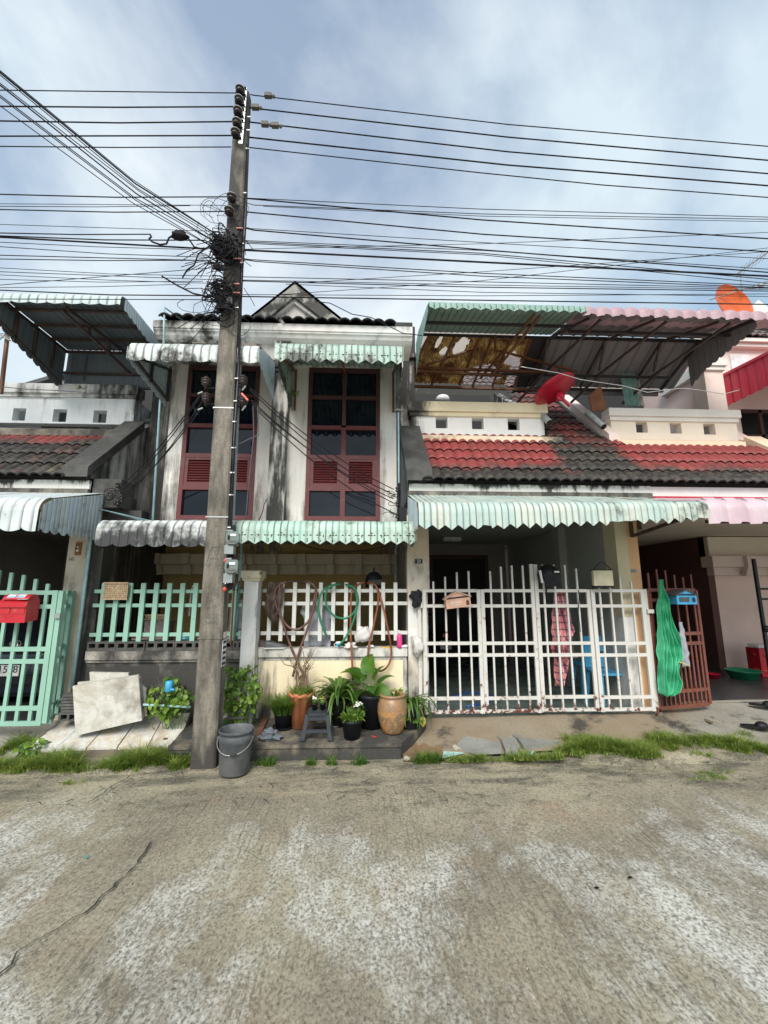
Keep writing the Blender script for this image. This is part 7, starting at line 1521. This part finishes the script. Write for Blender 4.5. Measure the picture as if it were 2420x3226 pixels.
# glazed water jar
c = pc(1237,2306); t = thing('glazed_jar', 'brown glazed water jar with tan dragon-like swirl, rightmost on the slab', 'jar', c)
def jarm():
    n = NT('glazed ochre stoneware'); z = n.ax(2); f = n.noise(5, 5, (1,1,1.2), (3,2,1), .6, 2.0); g_ = n.noise(11, 4, (1,1,3), (1,7,1), .5, 2.5)
    c_ = n.mix(n.rng(f, .47, .53), (.22,.15,.095), (.42,.215,.075)); c_ = n.mix(n.math('MULTIPLY', n.rng(g_, .54, .58), .7), c_, (.16,.08,.035)); 
    b1 = n.math('MULTIPLY', n.rng(z, .40, .42), 1.0); c_ = n.mix(n.math('MULTIPLY', b1, .6), c_, (.25,.15,.08)); c_ = n.mix(n.math('MULTIPLY', n.rng(n.noise(25,4), .5, .7), .3), c_, (.3,.26,.2)); n.bump(n.noise(30,3), .12, .003); return n.set(col=c_, rough=.38)
M['jar'] = jarm()
MB().lathe([(r_*1.1,z_*1.1) for r_, z_ in [(0,0),(.088,0),(.10,.015),(.135,.10),(.150,.19),(.146,.26),(.125,.315),(.118,.325),(.130,.335),(.132,.352),(.118,.358),(.108,.345),(.10,.33),(.12,.25),(.12,.10),(0,.05)]], c, 44).go('body', M['jar'], t, True)
MB().lathe([(0,.29),(.115,.29)], c, 24).go('water', M['black'], t)
t = thing('strap_plant', 'drooping strap-leaved plant squeezed between the glazed jar and gate', 'plant', pc2(1290,5.1)); c = pc2(1292,5.08)
R = random.Random(15); radial(t, c+Vector((0,.02,.26)), 44, lf_strap, (-.2,1.2), (.7,1.15), .08, R); radial(t, c+Vector((-.14,.04,.34)), 40, lf_small, (.2,1.3), (1,1.6), .10, R); radial(t, c+Vector((.03,-.1,.10)), 40, lf_vine, (-.4,.8), (.3,.6), .10, R)
MB().lathe([(0,0),(.09,0),(.11,.2),(0,.2)], c, 20).go('pot', M['black_plastic'], t)
link('leaf', lf_vineY, t, orient(c+Vector((.10,-.12,.13)), -.8, -.9, .3), label='yellowed leaf hanging low')
# stool with two little cactus pots
c = pc(1001,2320); t = thing('plastic_stool', 'charcoal plastic stool carrying two tiny cactus pots', 'stool', c)
h = .262; tw, bw_ = .112, .142
for sx in (-1,1):
    for sy in (-1,1):
        MB().beam(c+Vector((sx*bw_,sy*.115,.0)), c+Vector((sx*tw*.92,sy*.095,h-.02)), .038, .034).box(c.x+sx*bw_-.026, c.x+sx*bw_+.026, c.y+sy*.115-.024, c.y+sy*.115+.024, c.z, c.z+.018).go('leg', M['grey_plastic'], t)
for sy in (-1,1): MB().beam(c+Vector((-tw*1.08,sy*.108,.085)), c+Vector((tw*1.08,sy*.108,.085)), .022, .03).beam(c+Vector((-tw*1.0,sy*.10,h-.05)), c+Vector((tw*1.0,sy*.10,h-.05)), .018, .05).go('stretcher', M['grey_plastic'], t)
MB().poly([c+Vector((x,y,h-.03)) for x, y in ((-tw,-.10),(-tw+.02,-.12),(tw-.02,-.12),(tw,-.10),(tw,.10),(tw-.02,.12),(-tw+.02,.12),(-tw,.10))], (0,0,.03)).go('seat', M['grey_plastic'], t)
for dx_, hh, lab, m_ in ((-.04,.075,'left tiny cactus pot with pale tips on the stool','flower'),(.045,.06,'right tiny cactus pot with ochre tips on the stool','leaf_yellow')):
    q = c+Vector((dx_,0,h+.001)); tt_ = pot([(0,0),(.022,0),(.030,.055),(.033,.055),(.033,.064),(0,.06)], q, 'black_plastic', lab, n=16)
    MB().ball(q+Vector((0,0,.085)), .026, 6, (1,1,1.1), .3).go('cactus', M['leaf_dark'], tt_, True)
    for k in range(9): MB().ball(q+Vector((R.gauss(0,.014),R.gauss(0,.012)-.005,.105+R.random()*.03)), .009, 3).go('cactus_tip', M[m_], tt_)
# other bits on and around the slab
crumple(851,2330,0,.07,'rock','',z=0) if False else None
M['charcoal_rock'] = conc('porous grey rock', (.16,.18,.20), (.08,.09,.10), th=.55, bump=1.0)
c = pc(851,2330); mbk = MB(); mbk.ball(c+Vector((0,0,.045)), .075, 14, (1.25,.85,.62), 1.0, 12); go1(mbk, 'porous_rock', 'charcoal_rock', 'lumpy porous grey rock on the slab beside the bucket', 'rock')
a, b = pc(812,2322), pc(838,2268); go1(MB().beam(a+Vector((0,0,.012)), b+Vector((0,0,.02)), .055, .02), 'plank', plain('wet brown wood', (.12,.05,.03), .6, .5, 14), 'short dark brown plank lying on the slab', 'plank')
c = pc(1179,2322); go1(MB().beam(c+Vector((-.02,.02,.006)), c+Vector((.015,-.03,.006)), .025, .004), 'wrapper', 'orange_red', 'small red and white wrapper on the slab', 'wrapper')
c = gnd(765,2275,.2); go1(MB().beam(at(715,2263,4.85), at(772,2260,4.85), .03, .015), 'scrap_board', 'lipA', 'pale scrap strip lying behind the bucket rim', 'scrap')
# marble tiles on the ground, left
tg2 = thing('marble_terrace', 'stained white marble tile patch in the grass left of the pole', 'paving', (-2.6,4.9,.05))
P00, P10, P01, P11 = gnd(72,2366,.10), gnd(560,2350,.10), at(205,2262,5.30), at(600,2245,5.30)
nU, nV = 5, 2
for i in range(nU):
    for j in range(nV):
        q = []
        for u, v in ((i+.02,j+.02),(i+.98,j+.02),(i+.98,j+.98),(i+.02,j+.98)):
            u /= nU; v /= nV; q.append((P00*(1-u)+P10*u)*(1-v)+(P01*(1-u)+P11*u)*v)
        dz = R.uniform(-.004,.004)
        if j == 0 and i == 4: q[1] = q[1].lerp(q[0], .25)
        MB().poly([p+Vector((0,0,dz-.02)) for p in q], (0,0,.022)).go('paving_tile', M['marble'], tg2)
MB().poly([p-Vector((0,0,.10)) for p in (P00,P10,P11,P01)], (0,0,.075)).go('bedding', M['planter'], tg2)
q = [gnd(*p, .10) for p in ((-60,2345),(62,2345),(110,2300),(-40,2300))]; MB().poly([p-Vector((0,0,.03)) for p in q], (0,0,.03)).go('paving_tile', M['marble'], tg2)
# debris beside the pole
db = thing('rubble_pile', 'broken tile and timber rubble between the marble tiles and the pole', 'rubble', gnd(560,2310,.1))
for k, (a, b, w_, m_) in enumerate((((500,2345),(595,2262),.07,'planter'),((540,2350),(600,2290),.05,'marble'),((560,2352),(604,2310),.05,'terracotta'),((575,2350),(606,2325),.07,'lipA'),((520,2330),(590,2275),.04,'darkframe'))):
    MB().beam(gnd(*a,.11+.008*k)+Vector((0,0,.0)), gnd(*b,.12+.008*k), w_, .02).go('broken_piece', M[m_], db)
# leaning boards
def board(pxs, Yb_, Yt, label, d=.022):
    P = [at(x, y, Yb_ if k in (0,1) else Yt) for k, (x, y) in enumerate(pxs)]; go1(MB().poly(P, (0,d,.004)), 'cement_board', 'board', label, 'board', group='cement boards leaning on the black wall')
board([(238,2318),(447,2270),(436,2126),(229,2162)], 4.93, 5.06, 'front leaning cement board, large stained square')
board([(245,2300),(452,2262),(441,2133),(245,2150)], 4.98, 5.12, 'second leaning cement board just behind the front one')
board([(290,2280),(462,2255),(459,2170),(438,2150)], 5.03, 5.15, 'leaning cement board corner sticking out at the right of the stack')
board([(290,2260),(420,2262),(404,2120),(282,2118)], 5.10, 5.20, 'rearmost leaning cement board showing above the others')
st_ = thing('block_stack', 'dark stack of roof tiles and a hollow block beside the leaning boards', 'stack', gnd(212,2275,.12)); c = at(212,2272,5.05)
st_.location = c
WM[st_.name] = Matrix.Translation(c)
wallx(MB(), c.x-.10, c.x+.11, c.y, c.y+.12, c.z, c.z+.08, [(c.x-.075, c.x-.01, c.z+.015, c.z+.065), (c.x+.015, c.x+.085, c.z+.015, c.z+.065)]).go('block', M['block'], st_)
B('block_core', M['black'], st_, c.x-.095, c.x+.105, c.y+.121, c.y+.13, c.z, c.z+.07)
for k in range(6): B('stacked_tile', M['block'], st_, c.x-.10+R.uniform(-.02,.02), c.x+.10+R.uniform(-.02,.02), c.y+.01, c.y+.2, c.z+.083+.032*k, c.z+.108+.032*k)
# broken slabs and rubble on the right
BS = thing('broken_slab', '', 'slab'); bpy.data.objects.remove(BS)
def slab(pts, z, label, h=.05, m='slabs', nm='broken_slab', grp='broken concrete slabs along the road edge'):
    P = [gnd(x, y, z+.02+.035*((y < 2330))) for x, y in pts]; go1(MB().poly([p-Vector((0,0,h)) for p in P], (0,0,h)), nm, m, label, 'slab', group=grp)
slab([(1440,2345),(1472,2308),(1540,2305),(1575,2330),(1580,2358),(1500,2362)], .06, 'leftmost broken grey slab before the white gate')
slab([(1542,2303),(1575,2303),(1625,2325),(1638,2352),(1632,2362),(1592,2360),(1578,2328)], .055, 'narrow broken grey slab, second from left')
slab([(1615,2315),(1640,2300),(1722,2292),(1778,2330),(1760,2338),(1650,2350),(1632,2326)], .06, 'wide broken grey slab, third from left')
slab([(1724,2292),(1860,2290),(1915,2310),(1900,2332),(1840,2340),(1782,2330)], .062, 'wide broken grey slab nearest the right grass')
for k, (x, y, r_, lab) in enumerate(((1418,2328,.055,'upper pale rubble lump left of the broken slabs'),(1422,2348,.06,'larger pale rubble lump left of the broken slabs'),(1440,2364,.05,'flat rubble lump below the pale lumps'),(1535,2364,.045,'rubble chip under the leftmost slab'),(1567,2364,.03,'small rubble chip between slabs'),(1610,2360,.03,'triangular rubble chip by the grass'),(1395,2335,.03,'tiny rubble chip at the brown earth'),(1338,2282,.02,'snail shell sized pebble at the gate foot'),(1282,2392,.03,'pale stone at the slab corner'))):
    c = gnd(x, y, .02+.02*(y < 2340)); go1(MB().ball(c+Vector((0,0,r_*.3)), r_, 7, (1.3,.9,.6), .7, k+3), 'rubble', 'rock', lab, 'stone', group='pale rubble by the road edge')
M['teal'] = plain('pale teal ceramic', (.42,.66,.62), .4)
for k, (pts, lab) in enumerate((([(1394,2390),(1398,2370),(1460,2374),(1425,2382)], 'left pale teal shard at the road edge'), ([(1625,2380),(1640,2372),(1665,2374),(1682,2370),(1680,2378),(1650,2382)], 'right pale teal shard at the road edge'))):
    go1(MB().poly([gnd(x, y, .03) for x, y in pts], (0,0,.012)), 'tile_shard', 'teal', lab, 'shard')
M['earth_red'] = conc('reddish earth', (.22,.13,.07), (.14,.09,.055), th=.6)
struct('earth_patch', MB().grid(lambda u, v: (.40+.42*u, 4.62+.60*v, .012+.10*v+.012*mnoise.noise(Vector((u*6,v*6,2)))), 16, 16), M['earth_red'], True)
go1(MB().tube([gnd(2372,2362,.03), gnd(2395,2372,.03), gnd(2440,2384,.03)], .006), 'white_string', 'white_plastic', 'white string lying at the right road edge', 'string')
go1(MB().poly([gnd(x, y, .16) for x, y in ((2215,2262),(2232,2268),(2250,2276),(2240,2279),(2226,2273))], (0,0,.004)), 'dead_leaf', 'stem', 'brown dead leaf on the grey driveway', 'leaf')
go1(MB().poly([gnd(268,2697,.006), gnd(276,2695,.006), gnd(276,2702,.006), gnd(268,2703,.006)], (0,0,.004)), 'litter', 'pvc_joint', 'tiny teal scrap on the road', 'litter')
for k, (x, y) in enumerate(((1985,2765),(1880,2797))): go1(MB().poly([gnd(x-9, y, .006), gnd(x, y-4, .006), gnd(x+9, y, .006), gnd(x, y+4, .006)], (0,0,.003)), 'dead_leaf', 'wire', ['right','left'][k]+' dark leaf on the open road', 'leaf')
# small litter twigs
tw_ = MB(); R = random.Random(31)
for k in range(160):
    p = gnd(R.uniform(0,2420), R.choice((R.uniform(2400,2540), R.uniform(2400,2480))), .008); a_ = R.uniform(0,3.1); l = R.uniform(.01,.05); tw_.beam(p-Vector((cos(a_)*l,sin(a_)*l,0)), p+Vector((cos(a_)*l,sin(a_)*l,0)), .003, .003)
tw_.go('twigs', M['lipA'], None, kind='stuff').__setitem__('label', 'scattered pale twigs and straw along the road edge')
bpy.data.objects['twigs']['category'] = 'twigs'
gr_ = MB()
for k in range(170): p = gnd(R.uniform(0,2420), R.uniform(2400,3200), .004); gr_.box(p.x-.004, p.x+.004, p.y-.003, p.y+.003, 0, .004*R.random()+.002)
gr_.go('grit', M['rock'], None, kind='stuff'); bpy.data.objects['grit']['label'] = 'loose pale grit scattered over the road'; bpy.data.objects['grit']['category'] = 'grit'
# grass strips
def grass(name, label, region, n, h, zf, sd):
    R = random.Random(sd); mb = MB(); i = 0; tries = 0
    while i < n and tries < n*12:
        tries += 1; x, y = R.uniform(region[0], region[1]), R.uniform(region[2], region[3])
        d = mnoise.noise(Vector((x*2.3, y*3.5, sd)))+.6*mnoise.noise(Vector((x*8, y*9, sd)))+region[4](x, y)
        if d < R.uniform(-.15, .25): continue
        grassmesh(mb, (x, y, zf(x, y)), 3, h*(.55+1.1*min(1,max(0,d+.1)))*R.uniform(.6,1.3), .03, R, 1.2, .005); i += 1
    o = mb.go(name, M['grass'], None, kind='stuff'); o['label'] = label; o['category'] = 'grass'
grass('grass', 'lush grass strip along the road left of the pole', (-4.3,-1.72,4.52,4.80, lambda x, y: .20-abs(y-4.66)*2.4+.25*mnoise.noise(Vector((x*5,y*3,8)))), 4300, .11, lambda x, y: .0, 1)
grass('grass', 'sparse grass climbing beside the mint gate', (-3.75,-3.3,4.75,5.25, lambda x, y: .1-abs((x+3.6)-(y-4.8)*.25)*2.5), 900, .08, lambda x, y: .08, 2)
def rg(x, y): p = (x-1.6)/3.0; return .25-abs(y-(4.66+.12*min(1,p*2)))*(3.4 if p < .25 else 2.3)-(.5 if x > 4.3 else 0)
grass('grass', 'bright grass patch along the road right of the broken slabs', (1.5,4.5,4.5,5.02, rg), 4200, .085, lambda x, y: .045+.05*max(0,(y-4.6)), 3)
grass('grass', 'thin grass tufts at the foot of the planter slab', (-1.05,.75,4.58,4.68, lambda x, y: -.12), 330, .10, lambda x, y: .0, 4)
grass('grass', 'thin grass among the teal shards and rubble', (.75,1.7,4.56,4.68, lambda x, y: -.05), 420, .06, lambda x, y: .015, 5)
grass('grass', 'faint dry tuft on the road left of the pole', (-2.9,-2.5,4.28,4.45, lambda x, y: -.1), 130, .035, lambda x, y: .0, 6)
grass('grass', 'faint moss tufts on the road at the right edge', (2.9,4.2,4.1,4.3, lambda x, y: -.25), 160, .02, lambda x, y: .0, 7)
# trailing grass blades over the slab edge
# weeds in balcony
t = thing('balcony_plant', 'small yellow-green plant on the left balcony wall', 'plant', at(262,1238,6.45)); R = random.Random(2)
radial(t, at(262,1230,6.5), 40, lf_vine, (-.2,1.3), (.3,.6), .10, R); MB().tube([at(295,1240,6.6), at(270,1220,6.6), at(245,1195,6.6)], .012).tube([at(284,1225,6.6), at(284,1205,6.6)], .008).go('stem', M['stem'], t, kind='stuff')
t = thing('weed', 'dry weed hanging under the right upstairs awning', 'weed', at(925,1240,5.5)); radial(t, at(927,1235,5.5), 18, lf_small, (-1.4,.4), (.6,1.2), .05, R)
